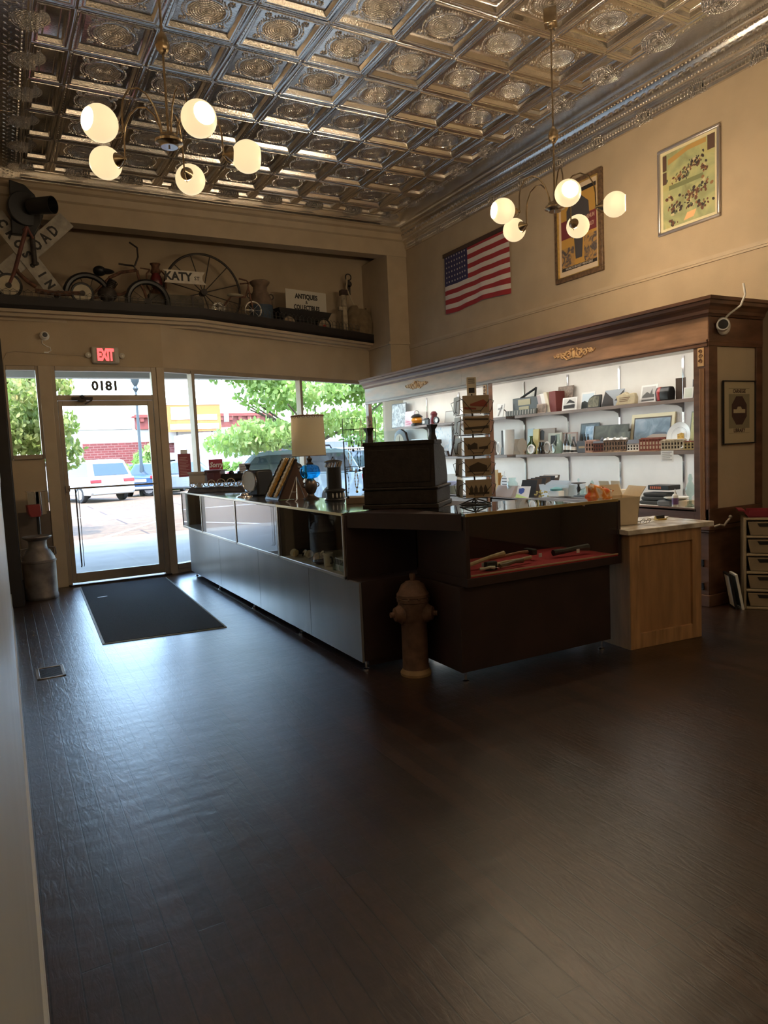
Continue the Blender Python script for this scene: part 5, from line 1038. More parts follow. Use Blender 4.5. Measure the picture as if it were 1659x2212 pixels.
# --- middle right shelf
t, w, h = item('figurine', 'grey-brown bird-like figurine at the left end of the middle shelf', 'figurine', 1062, 1075, 950, XU, ZM, G2)
b = B(); b.lathe([(.03, 0), (.035, .03), (.02, .06), (.035, h*.6), (.03, h*.85), (0, h)], n=14); b.build('body', mat('grey_brown_ceramic', (.20, .15, .13), .5), t)
def oval(label, px0, px1, pt, X, z, m, rim, g=G2, name='oval_picture', cat='picture'):
    t, w, h = item(name, label, cat, px0, px1, pt, X, z, g); b = B()
    b.lathe([(0, .0), (w/2*.7, .0), (w/2*.7, .006), (0, .006)], n=24, axis=(0, -1, 0)); b.v = [(x, y, z_*h/w) for x, y, z_ in b.v]; b.xf(Matrix.Translation((0, 0, h/2))); b.build('face', m, t)
    b = B(); b.torus((0, 0, 0), w/2*.85, w*.10, 24, 6, (0, 1, 0)); b.v = [(x, y, z_*h/w) for x, y, z_ in b.v]; b.xf(Matrix.Translation((0, -.003, h/2))); b.build('rim', rim, t); return t
oval('small white oval frame beside the grey-brown figurine', 1073, 1082, 955, XF, ZM, mat('grey_photo_face', (.45, .43, .40), .5), WHITE)
t, w, h = item('photo_tower', 'tall narrow dark photograph of a tower on the middle shelf', 'photograph', 1082, 1092, 930, XU, ZM, G2)
b = B(); b.box(-w*.28, w*.28, 0, .02, 0, h); b.build('tower', mat('tower_print', (.10, .095, .085), .7), t, smooth=False); b = B(); b.prism([(-w/2, 0), (w/2, 0), (w*.3, h*.3), (-w*.3, h*.3)], -.004, .024, 'y'); b.build('base', BLACK, t, smooth=False)
t, w, h = item('white_cylinder', 'tall plain white cylinder vase on the middle shelf', 'vase', 1093, 1108, 928, XU, ZM, G2)
b = B(); b.lathe([(w/2, 0), (w/2, h), (w/2*.92, h), (w/2*.92, .01)], n=28); b.build('body', mat('white_ceramic', (.8, .8, .78), .3), t)
t, w, h = item('wooden_plaque', 'brown wooden plaque with a round carved medallion on the middle shelf', 'plaque', 1106, 1141, 948, XF, ZM, G2)
b = B(); b.prism([(-w/2, 0), (w*.1, 0), (w*.08, h), (-w*.38, h)], .02, .035, 'y'); b.build('board', mat('brown_plaque', (.23, .14, .06), .6, nv=.2), t, smooth=False)
b = B(); b.lathe([(0, -.012), (w*.16, -.012), (w*.2, .0), (w*.28, .002), (w*.3, .012), (0, .012)], c=(w*.2, 0, h*.56), n=10, axis=(0, -1, 0)); b.build('medallion', mat('carved_tan', (.30, .22, .14), .7), t)
b = B(); b.prism([(w*.08, 0), (w*.36, 0), (w*.28, h*.3), (w*.15, h*.3)], -.02, .012, 'y'); b.build('stand', mat('carved_tan', (0, 0, 0)), t)
for a, c, pt, m, nm in ((1138, 1150, 926, mat('pale_blue_cover', (.50, .66, .68), .5), 'pale blue book standing at the back of the middle shelf'), (1149, 1162, 927, mat('yellow_cover', (.72, .60, .22), .5), 'yellow book standing at the back of the middle shelf')):
    card('book', nm, 'book', a, c, pt, XU+.03, ZM, G2, m, tilt=-.08, th=.02)
card('book', 'grey-brown hardback with an inset photograph, beside the yellow book', 'book', 1161, 1197, 925, XU+.05, ZM, G2, mat('taupe_cover', (.36, .31, .26), .6), tilt=-.08, th=.025, content=draw(INK, [(-.38, .55), (-.12, .55), (-.12, .88), (-.25, .96), (-.38, .88)], [(-.4, .1), (-.1, .1), (-.1, .45), (-.4, .45)]))
card('book', 'book with a black square on its cover, behind the clear bottle', 'book', 1183, 1212, 935, XU+.0, ZM, G2, mat('pale_sage_cover', (.50, .52, .44), .6), tilt=-.08, th=.02, content=draw(INK, [(-.3, .35), (.15, .35), (.15, .88), (-.3, .88)]))
card('book', 'book with a faded pink cover among the clear bottles', 'book', 1212, 1246, 934, XU+.03, ZM, G2, mat('faded_pink_cover', (.48, .42, .38), .6), mat('pinkish_edge', (.42, .27, .22), .6), tilt=-.08, bw=.06)
def bottle(label, px0, px1, pt, X, z, g, m=BGLASS, label_m=None):
    t, w, h = item('bottle', label, 'bottle', px0, px1, pt, X, z, g); r = w/2
    b = B(); b.lathe([(r*.9, 0), (r, h*.03), (r, h*.45), (r*.8, h*.55), (r*.38, h*.72), (r*.33, h*.95), (r*.42, h*.96), (r*.42, h)], n=20); b.build('body', m, t)
    if label_m: b = B(); b.lathe([(r*1.02, h*.15), (r*1.02, h*.36)], n=20); b.f = b.f[:-2]; b.mt = b.mt[:-2]; b.build('label', label_m, t)
    return t
bottle('green glass bottle with a dark neck on the middle shelf', 1142, 1155, 942, XF+.05, ZM, G2, glass('green_bottle', (.30, .38, .18), 1.6))
oval('white oval mirror with a black ring before the green bottle', 1141, 1156, 960, XF-.01, ZM, WHITE, mat('white_rim', (.75, .75, .74), .3), name='oval_mirror', cat='mirror')
bottle('small clear bottle, left of a close pair on the middle shelf', 1163, 1170, 955, XF, ZM, G2, glass('grey_bottle', (.42, .42, .42), 2)); bottle('small clear bottle, right of a close pair on the middle shelf', 1169, 1176, 955, XF+.005, ZM, G2, M['grey_bottle'])
oval('tilted silver-rimmed round frame, left of two on the middle shelf', 1176, 1190, 954, XF+.02, ZM, mat('silver_face', (.40, .36, .32), .6), mat('worn_silver', (.40, .38, .35), .5, metal=.3), name='round_frame'); oval('silver-rimmed round frame standing upright, right of two on the middle shelf', 1189, 1201, 959, XF, ZM, M['silver_face'], M['worn_silver'], name='round_frame')
bottle('tall clear glass bottle before the black-square book', 1197, 1214, 938, XF+.04, ZM, G2, BGLASS)
for i, (a, c, pt) in enumerate(((1219, 1229, 936), (1226, 1236, 938), (1234, 1245, 943))): bottle(['tall clear bottle with pale label, left of the three on a tray', 'clear bottle in the middle of the three on a tray', 'clear bottle at the right of the three on a tray'][i], a, c, pt, XF+.03-.005*i, ZM+.008, G2, M['grey_bottle'] if i != 1 else BGLASS, WHITE)
t, w, h = item('tray', 'thin white tray under the three clear bottles', 'tray', 1217, 1248, 974, XF, ZM, G2); b = B(); b.box(-w/2, w/2, -.02, .09, 0, .007); b.build('plate', WHITE, t, bevel=.002)
t, w, h = item('wooden_crate', 'small dark wooden bottle crate with pale lettering on the middle shelf', 'crate', 1246, 1268, 952, XF, ZM, G2); b = B(); b.box(-w/2, w/2, 0, .09, 0, h); b.build('crate', DKWOOD, t, bevel=.003); b = B(); b.box(-w*.3, w*.3, -.002, 0, h*.38, h*.55); b.build('lettering_band', mat('tan_letters', (.42, .30, .18), .7), t); 
for k in range(3): b = B(); b.lathe([(.012, h), (.012, h+.03), (.005, h+.05), (.005, h+.07)], c=(-w*.3+w*.3*k, .05, 0), n=10); b.build('bottle_neck', INK, t)
card('framed_picture', 'dark teal framed picture leaning at the back of the middle shelf', 'picture', 1249, 1289, 913, XU+.07, ZM, G2, picture('teal_print', [(.05, .09, .11), (.13, .20, .24), (.22, .32, .38)], 5), mat('teal_frame', (.08, .11, .12), .4), frame=True, bw=.07)
card('postcard', 'pale blue printed card before the dark teal picture', 'card', 1260, 1278, 920, XU+.02, ZM, G2, picture('blue_print', [(.12, .25, .42), (.35, .52, .68), (.6, .72, .8)], 12), mat('blue_white', (.45, .58, .70), .5))
card('painting_board', 'wide olive-brown print leaning behind the model buildings', 'picture', 1278, 1353, 917, XU+.03, ZM, G2, picture('olive_print', [(.07, .07, .05), (.13, .13, .09), (.22, .20, .14)], 5), mat('olive_board', (.11, .11, .085), .5), bw=.03)
card('painting_board', 'smaller olive print at the right, beside the gilt framed painting', 'picture', 1334, 1359, 932, XU-.02, ZM, G2, M['olive_print'], M['olive_board'], bw=.05, tilt=-.1)
t, w, h = card('framed_painting', 'gilt-framed painting of a pale arched building under a blue-grey sky', 'painting', 1359, 1452, 892, XU+.07, ZM, G2, picture('cloud_sky_paint', [(.20, .29, .36), (.33, .44, .52), (.55, .62, .66)], 6), mat('pale_gilt', (.68, .58, .36), .4, metal=.3), frame=True, bw=.13, tilt=-.14, th=.02)
R = Matrix.Rotation(-.14, 4, 'X')
b = B(); k = min(w, h)*.13; b.box(-w/2+k*.72, w/2-k*.72, -.001, 0, k*.72, h-k*.72); b.xf(R @ Matrix.Translation((0, .0008, 0))); b.build('mount', mat('dark_slip', (.12, .09, .06), .5), t, smooth=False)
b = B(); b.add([(u*w, -.004, v*h) for u, v in ((-.2, .13), (.36, .13), (.36, .42), (.12, .47), (-.02, .42), (-.2, .3))], [tuple(range(6))]); b.xf(R); b.build('painted_building', mat('painted_stone', (.58, .50, .42), .6), t, smooth=False)
b = B(); [b.add([(u*w, -.005, v*h) for u, v in ((x, .16), (x+.03, .16), (x+.03, .33), (x, .30))], [(0, 1, 2, 3)]) for x in (.12, .18, .24, .30)]; b.add([(u*w, -.005, v*h) for u, v in ((0, .44), (.12, .50), (.34, .48), (.36, .44))], [(0, 1, 2, 3)]); b.xf(R); b.build('painted_shadow', mat('painted_blue_grey', (.18, .22, .27), .6), t, smooth=False)
t, w, h = item('plate', 'white ceramic plate with ringed rim and a gold and brown picture, on a stand', 'plate', 1443, 1496, 912, XF+.06, ZM, G2)
r = h/2; b = B(); b.lathe([(0, .0), (r*.62, .0), (r*.68, .008), (r, .022), (r, .026), (r*.66, .014), (0, .008)], c=(0, 0, r), n=40, axis=(0, -.98, .2)); b.build('dish', mat('white_china', (.72, .76, .78), .2), t)
b = B(); b.torus((0, -.012, r), r*.66, .003, 36, 5, (0, -.98, .2)); b.torus((0, -.012, r), r*.58, .0018, 36, 5, (0, -.98, .2)); b.build('ring', mat('blue_grey_line', (.18, .22, .27), .4), t)
b = B(); b.add([(u*r, -.02, r+v*r) for u, v in ((-.1, -.45), (.45, -.45), (.45, .2), (.25, .25), (-.1, .15))], [(0, 1, 2, 3, 4)]); b.build('picture', picture('gold_brown_print', [(.30, .12, .02), (.62, .38, .05), (.12, .05, .02)], 16), t, smooth=False)
card('picture_card', 'yellow-green card with a map, partly hidden at the right end of the middle shelf', 'card', 1486, 1507, 887, XU+.07, ZM, G2, picture('yellow_map', [(.62, .60, .28), (.70, .66, .34), (.35, .40, .25)], 12), mat('sage_border', (.30, .33, .24), .6))
t, w, h = item('price_sign', 'white printed price sign hanging from the front of the middle shelf', 'sign', 1428, 1454, 975, XS-.008, 1.30, G2)
t.location.z = 1.215; b = B(); b.box(-.072, .072, 0, .002, 0, .105); b.build('sheet', WHITE, t, smooth=False); b = B(); [b.box(-.055, .055-.02*(k % 2), -.001, 0, .09-.018*k, .094-.018*k) for k in range(5)]; b.build('printing', INK, t, smooth=False)
# model buildings
def bldg(label, px0, px1, pt, X, wall, roof, kind, dr=.35, win=INK):
    t, w, h = item('model_building', label, 'model building', px0, px1, pt, X, ZM+.004, 'model buildings on the middle shelf', dr); w *= .92; d = .09; hb = h*(.62 if kind in ('gable', 'dome') else .86)
    b = B(); b.box(-w/2, w/2, 0, d, 0, hb); b.box(-w/2-.006, w/2+.006, -.006, d+.006, 0, .008); b.build('walls', wall, t, bevel=.001)
    b = B(); n_ = max(3, int(w/.028))
    for k in range(n_):
        x = -w/2+w*(k+.5)/n_
        for z in ((.18, .42), (.55, .8)): b.box(x-w/n_*.24, x+w/n_*.24, -.0015, 0, hb*z[0], hb*z[1])
    for k in range(3):
        y = d*(k+.5)/3; [b.box(w/2, w/2+.0015, y-.007, y+.007, hb*z[0], hb*z[1]) for z in ((.18, .42), (.55, .8))]
    b.build('windows', win, t, smooth=False)
    b = B()
    if kind == 'gable': b.prism([(-.006, hb), (d+.006, hb), (d/2, h*.95)], -w/2-.005, w/2+.005, 'x')
    elif kind == 'dome':
        b.prism([(-.006, hb), (d+.006, hb), (d*.7, hb+h*.14), (d*.3, hb+h*.14)], -w/2-.005, w/2+.005, 'x'); b.lathe([(.022, hb+h*.1), (.022, hb+h*.2), (.018, hb+h*.28), (.004, h), (0, h*1.06)], c=(0, d/2, 0), n=12)
    elif kind == 'flat': b.box(-w/2-.006, w/2+.006, -.006, d+.006, hb, h*.93); b.box(-w/2+.01, w/2-.01, .005, d-.005, h*.93, h)
    elif kind == 'snow':
        b.prism([(-.006, hb), (d+.006, hb), (d*.6, h), (d*.4, h)], -w/2, w/2, 'x')
        for x in (-w*.3, -.0, w*.3): b.prism([(x-.02, hb), (x+.02, hb), (x, hb+.03)], -.012, .03, 'y')
    b.build('roof', roof, t, smooth=False)
    if kind in ('flat',):
        b = B(); [b.cyl((x, -.008, .01), (x, -.008, hb), .004, n=8) for x in [-w/2+w*(k+.0)/n_+.002 for k in range(n_+1)]]; b.build('columns', wall, t)
    return t
RB = mat('model_red_brick', (.28, .10, .08), .7, nv=.2, ns=60); CB_ = mat('model_cream', (.62, .57, .46), .7, nv=.1, ns=50); SN = mat('model_snow', (.80, .80, .78), .6); SL = mat('model_slate', (.09, .10, .12), .6)
bldg('pinkish model building at the left of the row of model buildings', 1267, 1287, 950, XF, mat('model_pink', (.48, .32, .28), .7), mat('model_pink', (0, 0, 0)), 'flat'); bldg('dark red model courthouse with a small dome', 1284, 1312, 945, XF+.01, mat('model_dark_red', (.14, .05, .04), .7), SL, 'dome')
bldg('model building with white gabled dormers and a dark roof', 1307, 1349, 946, XF, mat('model_timber', (.22, .15, .11), .7, nv=.6, ns=60), SN, 'snow'); bldg('white model building with a slate-blue gabled roof', 1357, 1384, 948, XF, SN, SL, 'gable')
bldg('ornate red brick model building with tall windows and pale trim', 1385, 1433, 945, XF+.005, RB, RB, 'flat', win=CREAM); bldg('cream classical model building with a row of columns', 1432, 1480, 948, XF-.005, CB_, CB_, 'flat'); bldg('small yellow-cream model building at the right end of the row', 1479, 1506, 952, XF, mat('model_yellow', (.55, .47, .26), .7), RB, 'flat')
t, w, h = item('display_plinth', 'long thin brown board under the model buildings', 'board', 1272, 1422, 973, XF, ZM, G2); b = B(); b.box(-w/2, w/2, -.035, .10, 0, .005); b.build('board', mat('tan_board', (.42, .30, .18), .6), t, smooth=False)
# --- ledge
XL1 = XC+.26; XL0 = XC+.09
t, w, h = item('file_rack', 'yellow-brown wooden magazine rack at the left of the showcase ledge', 'rack', 1066, 1090, 1014, XC+.36, ZB, G3)
b = B(); [b.prism([(-w/2, 0), (w/2, 0), (w/2, h*(1-.12*k)), (w*.3, h*(1-.12*k)), (w*.2, h*(.93-.12*k)), (-w/2, h*(.9-.12*k))], .05*k-.1, .05*k-.092, 'y') for k in range(4)]; b.box(-w/2, w/2, -.1, .058, 0, .01); b.build('panels', mat('honey_wood', (.55, .33, .09), .5, nv=.15), t, smooth=False)
t, w, h = item('sign_board', 'small white tombstone-shaped printed sign on the ledge', 'sign', 1082, 1099, 1018, XC+.24, ZB, G3)
b = B(); P = [(-w/2, 0), (w/2, 0), (w/2, h*.45)]+[(w/2*math.cos(a), h*.45+h*.38*math.sin(a)) for a in (.3, .7, 1.1)]+[(.006, h*.85), (.004, h), (-.004, h), (-.006, h*.85)]+[(-w/2*math.cos(a), h*.45+h*.38*math.sin(a)) for a in (1.1, .7, .3)]+[(-w/2, h*.45)]; b.prism(P, 0, .008, 'y'); b.build('board', WHITE, t, smooth=False)
b = B(); [b.box(-w*.3, w*.3, -.001, 0, h*(.2+.12*k), h*(.2+.12*k)+h*.03) for k in range(5)]; b.build('printing', INK, t, smooth=False)
t, w, h = item('card_tray', 'sloping mauve-grey card tray at the front left of the ledge', 'tray', 1068, 1106, 1050, XC+.10, ZB, G3); b = B(); b.prism([(-.02, 0), (.12, 0), (.12, h), (.06, h)], -w/2, w/2, 'x'); b.build('tray', mat('mauve_card', (.34, .29, .28), .7), t, bevel=.002)
t, w, h = item('glass_jar', 'clear glass jar between the white sign and the leaning magazines', 'jar', 1100, 1115, 1032, XC+.2, ZB, G3); b = B(); b.lathe([(w/2*.9, 0), (w/2, .02), (w/2, h*.7), (w/2*.6, h*.85), (w/2*.7, h)], n=20); b.build('jar', BGLASS, t)
for k in range(6):
    nm = ['front', 'second', 'third', 'fourth', 'fifth', 'rearmost'][k]
    t = thing('picture_book', 'large dark album leaning on the ledge, the %s one of six' % nm, 'book', onx(1137+9*k, 1066, XC+.12+.02*k)*1.0, -PI/2+.35, 'albums leaning on the ledge'); t.location.z = ZB
    b = B(); b.box(-.10, .10, 0, .010, 0, .22+.012*k); b.xf(Matrix.Rotation(-.42, 4, 'X')); b.build('cover', [mat('navy_black_cover', (.03, .035, .045), .35), mat('dark_brown_cover', (.06, .04, .03), .5)][k % 2], t, bevel=.001)
    if k == 5: b = B(); b.box(-.095, .08, -.001, .0, .245, .272); b.xf(Matrix.Rotation(-.42, 4, 'X')); b.build('title_band', WHITE, t, smooth=False)
t = thing('brochure', 'white brochure with a blue shield leaning before the dark albums', 'brochure', onx(1127, 1068, XC+.07), -PI/2+.35, G3); t.location.z = ZB; Rr = Matrix.Rotation(-.45, 4, 'X')
b = B(); b.box(-.085, .085, 0, .003, 0, .145); b.xf(Rr); b.build('sheet', mat('pale_blue_white', (.66, .70, .76), .5), t, smooth=False)
b = B(); b.add([(u, -.002, v) for u, v in ((-.06, .115), (-.01, .125), (.015, .11), (.012, .07), (-.02, .045), (-.055, .065))], [tuple(range(6))]); b.xf(Rr); b.build('shield', mat('shield_blue', (.05, .10, .38), .5), t, smooth=False)
b = B(); b.add([(-.085, -.002, 0), (.085, -.002, 0), (-.085, -.002, .05)], [(0, 1, 2)]); b.xf(Rr); b.build('green_corner', mat('pale_green_print', (.50, .68, .30), .6), t, smooth=False)
t, w, h = item('dried_flowers', 'low bunch of small yellow-green dried flowers before the albums', 'flowers', 1155, 1182, 1055, XC+.08, ZB, G3); b = B(); rn = random.Random(2); [b.sph((w*(rn.random()-.5), .06*(rn.random()-.5), h*(.2+.6*rn.random())), .009, 6, 4) for k in range(30)]; b.build('heads', mat('mustard_flower', (.42, .36, .14), .8), t)
t, w, h = item('plastic_bin', 'translucent white plastic bin of papers on the ledge', 'bin', 1182, 1248, 1046, XC+.30, ZB, G3); b = B(); wv = w/2
b.box(-wv, wv, -.12, -.115, 0, h); b.box(-wv, wv, .115, .12, 0, h); b.box(-wv, -wv+.005, -.12, .12, 0, h); b.box(wv-.005, wv, -.12, .12, 0, h); b.box(-wv, wv, -.12, .12, 0, .005); b.v = [(x*(.85+.15*z/h), y*(.9+.1*z/h), z) for x, y, z in b.v]; b.build('bin', mat('cloudy_plastic', (.60, .68, .76), .4), t, smooth=False); b = B(); b.box(-wv-.01, wv+.01, -.13, .13, h-.006, h+.002) if False else b.torus((0, 0, h), 1, .01, 4, 4) if False else None
b = B(); [b.box(-wv*.7, wv*.6, -.08+.02*k, -.077+.02*k, .01, h+.01+.008*k) for k in range(5)]; b.build('papers', mat('bluish_paper', (.62, .68, .74), .7), t, smooth=False)
t, w, h = item('tissue_box', 'small white box with a teal top before the plastic bin', 'box', 1185, 1207, 1052, XC+.08, ZB, G3); b = B(); b.box(-w/2, w/2, 0, .08, 0, h*.7); b.build('box', WHITE, t, bevel=.002); b = B(); b.lathe([(w*.4, 0), (w*.42, .02), (w*.2, .035), (0, .04)], c=(0, .04, h*.7), n=20); b.build('lid', mat('teal_plastic', (.10, .30, .33), .4), t)
t, w, h = item('candlestick', 'dark metal footed stand with a broad rim and glass finial', 'stand', 1239, 1262, 1030, XC+.22, ZB, G3); b = B(); b.lathe([(w*.3, 0), (w*.28, .01), (.008, .03), (.012, h*.3), (.022, h*.5), (.01, h*.6), (.012, h*.68), (w*.5, h*.72), (w*.48, h*.75), (.01, h*.77)], n=24); b.build('stem', mat('dark_pewter', (0, 0, 0)), t); b = B(); b.sph((0, 0, h*.86), .012, 10, 8, (1, 1, 1.6)); b.build('finial', BGLASS, t)
t, w, h = item('cake_dome', 'low clear glass dome with a knob on the ledge', 'glass dome', 1256, 1304, 1036, XC+.28, ZB, G3); b = B(); b.lathe([(w/2, 0), (w*.49, h*.3), (w*.36, h*.55), (w*.12, h*.7), (.02, h*.74), (.02, h*.85), (0, h)], n=28); b.build('dome', BGLASS, t)
t, w, h = item('card_box', 'open pale cardboard box with raised flaps on the ledge', 'box', 1298, 1342, 1039, XC+.30, ZB, G3); b = B(); b.box(-w/2, w/2, -.005, .12, 0, h*.55); b.quad((-w/2, 0, h*.55), (0, 0, h*.55), (-.01, -.02, h), (-w/2-.01, -.02, h)); b.quad((.01, .0, h*.55), (w/2, .0, h*.55), (w/2, -.02, h*1.02), (.02, -.02, h*1.02)); b.build('box', CARD, t, smooth=False)
t, w, h = item('small_box', 'small white box with a blue mark beside the open cardboard box', 'box', 1306, 1326, 1058, XC+.10, ZB, G3); b = B(); b.box(-w/2, w/2, 0, .07, 0, h); b.build('box', WHITE, t, bevel=.003); b = B(); b.box(-.008, .008, -.001, 0, h*.35, h*.75); b.build('mark', M['shield_blue'], t)
t, w, h = item('black_crate', 'low black crate with a raised rim at the front edge of the ledge', 'crate', 1245, 1312, 1069, XC+.02, ZB, G3); h = .055; b = B(); b.box(-w/2, w/2, -.02, .16, -.0, h); b.box(-w/2-.01, w/2+.01, -.03, .17, h, h+.012); b.build('crate', BLACK, t, bevel=.004)
# right end of the ledge
t, w, h = item('folded_cloths', 'pile of folded dark grey cloths at the right end of the ledge', 'cloth', 1393, 1450, 1063, XC+.22, ZB, G3); b = B(); [b.box(-w/2*(1-.1*k), w/2*(1-.05*k), -.08+.01*k, .12-.01*k, k*h/3, (k+.92)*h/3, Matrix.Rotation(.05*k, 3, 'Z')) for k in range(3)]; b.build('cloth', mat('charcoal_cloth', (.05, .055, .06), .9), t, bevel=.012)
t, w, h = item('book', 'dark book with orange lettering lying on the folded cloths', 'book', 1412, 1458, 1046, XC+.26, ZB, G3); t.location.z += h-.05; b = B(); b.box(-w/2, w/2, -.08, .08, 0, .045); b.build('cover', BLACK, t, bevel=.006); b = B(); [b.box(-w*.38+w*.09*k, -w*.32+w*.09*k, -.082, -.08, .01, .034) for k in range(6)]; b.build('lettering', mat('orange_letters', (.65, .16, .06), .5), t, smooth=False)
t, w, h = item('paper_plates', 'stack of white paper plates near the glue bottle', 'plates', 1440, 1484, 1063, XC+.18, ZB, G3); t.location.z += .06; b = B(); b.lathe([(w*.3, 0), (w*.5, .018), (w*.5, .024), (w*.3, .012), (0, .01)], n=32); b.build('plate', WHITE, t)
t.location.z = ZB+.055
t, w, h = item('tissue_packet', 'beige box under the white paper plates', 'box', 1462, 1488, 1070, XC+.14, ZB, G3); b = B(); b.box(-w/2, w/2, -.02, .10, 0, .053); b.build('box', CARD, t, bevel=.003)
t, w, h = item('glue_bottle', 'white squeeze glue bottle with a purple label on the ledge', 'bottle', 1453, 1464, 1056, XC+.06, ZB, G3); b = B(); b.lathe([(w*.45, 0), (w*.5, .01), (w*.5, h*.6), (w*.35, h*.7), (w*.15, h*.74), (w*.15, h*.82), (.002, h)], n=18); b.build('bottle', WHITE, t); b = B(); b.lathe([(w*.51, h*.15), (w*.51, h*.5)], n=18); b.f = b.f[:-2]; b.mt = b.mt[:-2]; b.build('label', mat('purple_label', (.16, .08, .20), .5), t)
t, w, h = item('oil_lamp', 'small clear glass oil lamp at the right end of the ledge', 'oil lamp', 1480, 1503, 1024, XC+.14, ZB, G3); b = B(); b.lathe([(w*.4, 0), (w*.38, .01), (.012, .03), (.012, h*.3), (w*.35, h*.4), (w*.42, h*.52), (w*.3, h*.66), (.014, h*.78), (.02, h*.86), (.01, h)], n=24); b.build('glass', BGLASS, t)
t, w, h = item('grey_pouch', 'grey soft pouch before the folded cloths', 'pouch', 1418, 1448, 1070, XC+.08, ZB, G3); b = B(); b.box(-w/2, w/2, -.0, .09, 0, .05); b.build('pouch', mat('grey_fabric', (.14, .15, .16), .85), t, bevel=.015)
# --- left bay
card('poster', 'tall black and white illustrated poster on the left bay shelf', 'poster', 846, 877, 871, XU+.02, ZT, G4, GREYP, mat('dark_edge', (.12, .12, .12), .6), bw=.04, tilt=-.06)
t, w, h = card('shop_sign', 'pink and white die-cut sign lettered MKT in the left bay', 'sign', 874, 896, 888, XF+.05, ZT, G4, mat('pink_white', (.74, .55, .58), .5), tilt=-.1)
text('MKT', h*.34, mat('magenta_ink', (.55, .03, .16), .5), t, (0, .055, h*.62), rot=(PI/2-.1, 0, 0), bold=.002); b = B(); [b.box(-w*.4, w*.4, -.003, -.001, h*(.1+.1*k), h*(.13+.1*k), Matrix.Rotation(.15, 3, 'Y')) for k in range(3)]; b.build('stripes', M['magenta_ink'], t, smooth=False)
t, w, h = item('railway_lantern', 'small black lantern with an amber lens on the left bay shelf', 'lantern', 894, 908, 888, XF, ZT, G4); b = B(); b.lathe([(w*.5, 0), (w*.5, h*.12), (w*.38, h*.18)], n=20); b.lathe([(w*.4, h*.55), (w*.5, h*.6), (w*.35, h*.72), (w*.2, h*.8)], n=20); b.torus((0, 0, h*.85), w*.22, .004, 16, 5, (1, 0, 0)); b.build('body', BLACK, t); b = B(); b.lathe([(w*.36, h*.18), (w*.46, h*.36), (w*.36, h*.55)], n=20); b.build('lens', mat('amber_glass', (.70, .28, .03), .15), t)
t, w, h = item('toy_camera', 'small black camera-shaped toy on the left bay shelf', 'toy', 911, 926, 903, XF, ZT, G4); b = B(); b.box(-w/2, w/2, 0, .05, 0, h*.8); b.box(-w*.2, w*.3, .01, .04, h*.8, h); b.build('body', BLACK, t, bevel=.006); b = B(); b.box(-w*.38, -w*.05, -.003, 0, h*.2, h*.65); b.build('plate', WHITE, t)
t, w, h = item('bird_figure', 'dark red bird-shaped telephone figure beside a small round clock', 'figurine', 932, 944, 888, XF, ZT, G4); b = B(); b.lathe([(w*.45, 0), (w*.42, h*.3), (w*.3, h*.6), (w*.36, h*.8), (w*.2, h*.97), (0, h)], n=16); b.prism([(-w*.6, h*.74), (-w*.2, h*.8), (-w*.2, h*.7)], -.006, .006, 'y'); b.build('body', mat('dark_maroon', (.13, .02, .025), .35), t)
oval('small round white alarm clock in a dark case on the left bay shelf', 938, 949, 900, XF-.03, ZT, WHITE, BLACK, G4, 'alarm_clock', 'clock')
card('framed_picture', 'small thin-framed pale picture near the right end of the left bay shelf', 'picture', 960, 984, 887, XU, ZT, G4, mat('pale_grey_print', (.52, .55, .54), .5), mat('thin_dark_frame', (.06, .05, .05), .5), frame=True, bw=.06)
card('framed_picture', 'second small pale picture half hidden behind the postcard spinner', 'picture', 983, 999, 880, XU, ZT, G4, WHITE, mat('grey_frame', (.3, .3, .3), .5), frame=True, bw=.06)
t, w, h = item('wall_clock', 'dark octagonal clock with a tan dial in the left bay', 'clock', 851, 879, 928, XU, ZM, G4); r = w/2; b = B(); b.lathe([(0, 0), (r*1.08, 0), (r*1.08, .04), (r*.8, .05), (0, .05)], c=(0, .05, h-r), n=8, axis=(0, -1, 0)); b.box(-r*.75, r*.75, 0, .05, 0, h-r*1.4); b.build('case', DKWOOD, t, bevel=.003)
b = B(); b.cyl((0, -.004, h-r), (0, .0, h-r), r*.66, n=28); b.build('dial', mat('tan_dial', (.50, .40, .26), .5), t); b = B(); b.box(-.003, .003, -.007, -.004, h-r, h-r*.5); b.box(-.03, .0, -.007, -.004, h-r-.003, h-r+.003); b.cyl((0, -.008, h-r), (0, -.004, h-r), .02, n=14); b.build('hands', INK, t)
card('framed_print', 'small blue-grey framed print under the octagonal clock', 'picture', 884, 912, 948, XU, ZM, G4, mat('pale_print2', (.6, .62, .6), .5), WHITE)
t, w, h = item('gift_box', 'white and pink sweet box behind the cash register posts', 'box', 914, 935, 948, XF, ZM, G4); b = B(); b.box(-w/2, w/2, 0, .07, 0, h); b.build('box', WHITE, t, bevel=.01); b = B(); b.box(-w*.4, w*.4, -.002, 0, h*.3, h*.6); b.build('pink_band', mat('coral_print', (.75, .25, .22), .5), t)
card('scarf', 'pale blue and white patterned cloth map hanging at the back of the left bay', 'cloth', 938, 976, 922, XU+.06, ZM+.0, G4, picture('blue_white_map', [(.50, .64, .72), (.75, .80, .82), (.78, .80, .80), (.30, .45, .58)], 10), tilt=-.03)
t, w, h = item('wood_toy', 'dark bent wooden handle leaning in the left bay', 'tool', 972, 982, 930, XF+.04, ZM, G4); b = B(); b.tube([(-w*.3, 0, 0), (w*.1, .02, h*.5), (w*.3, .03, h*.8), (0, .03, h)], .012, 8); b.build('handle', DKWOOD, t)
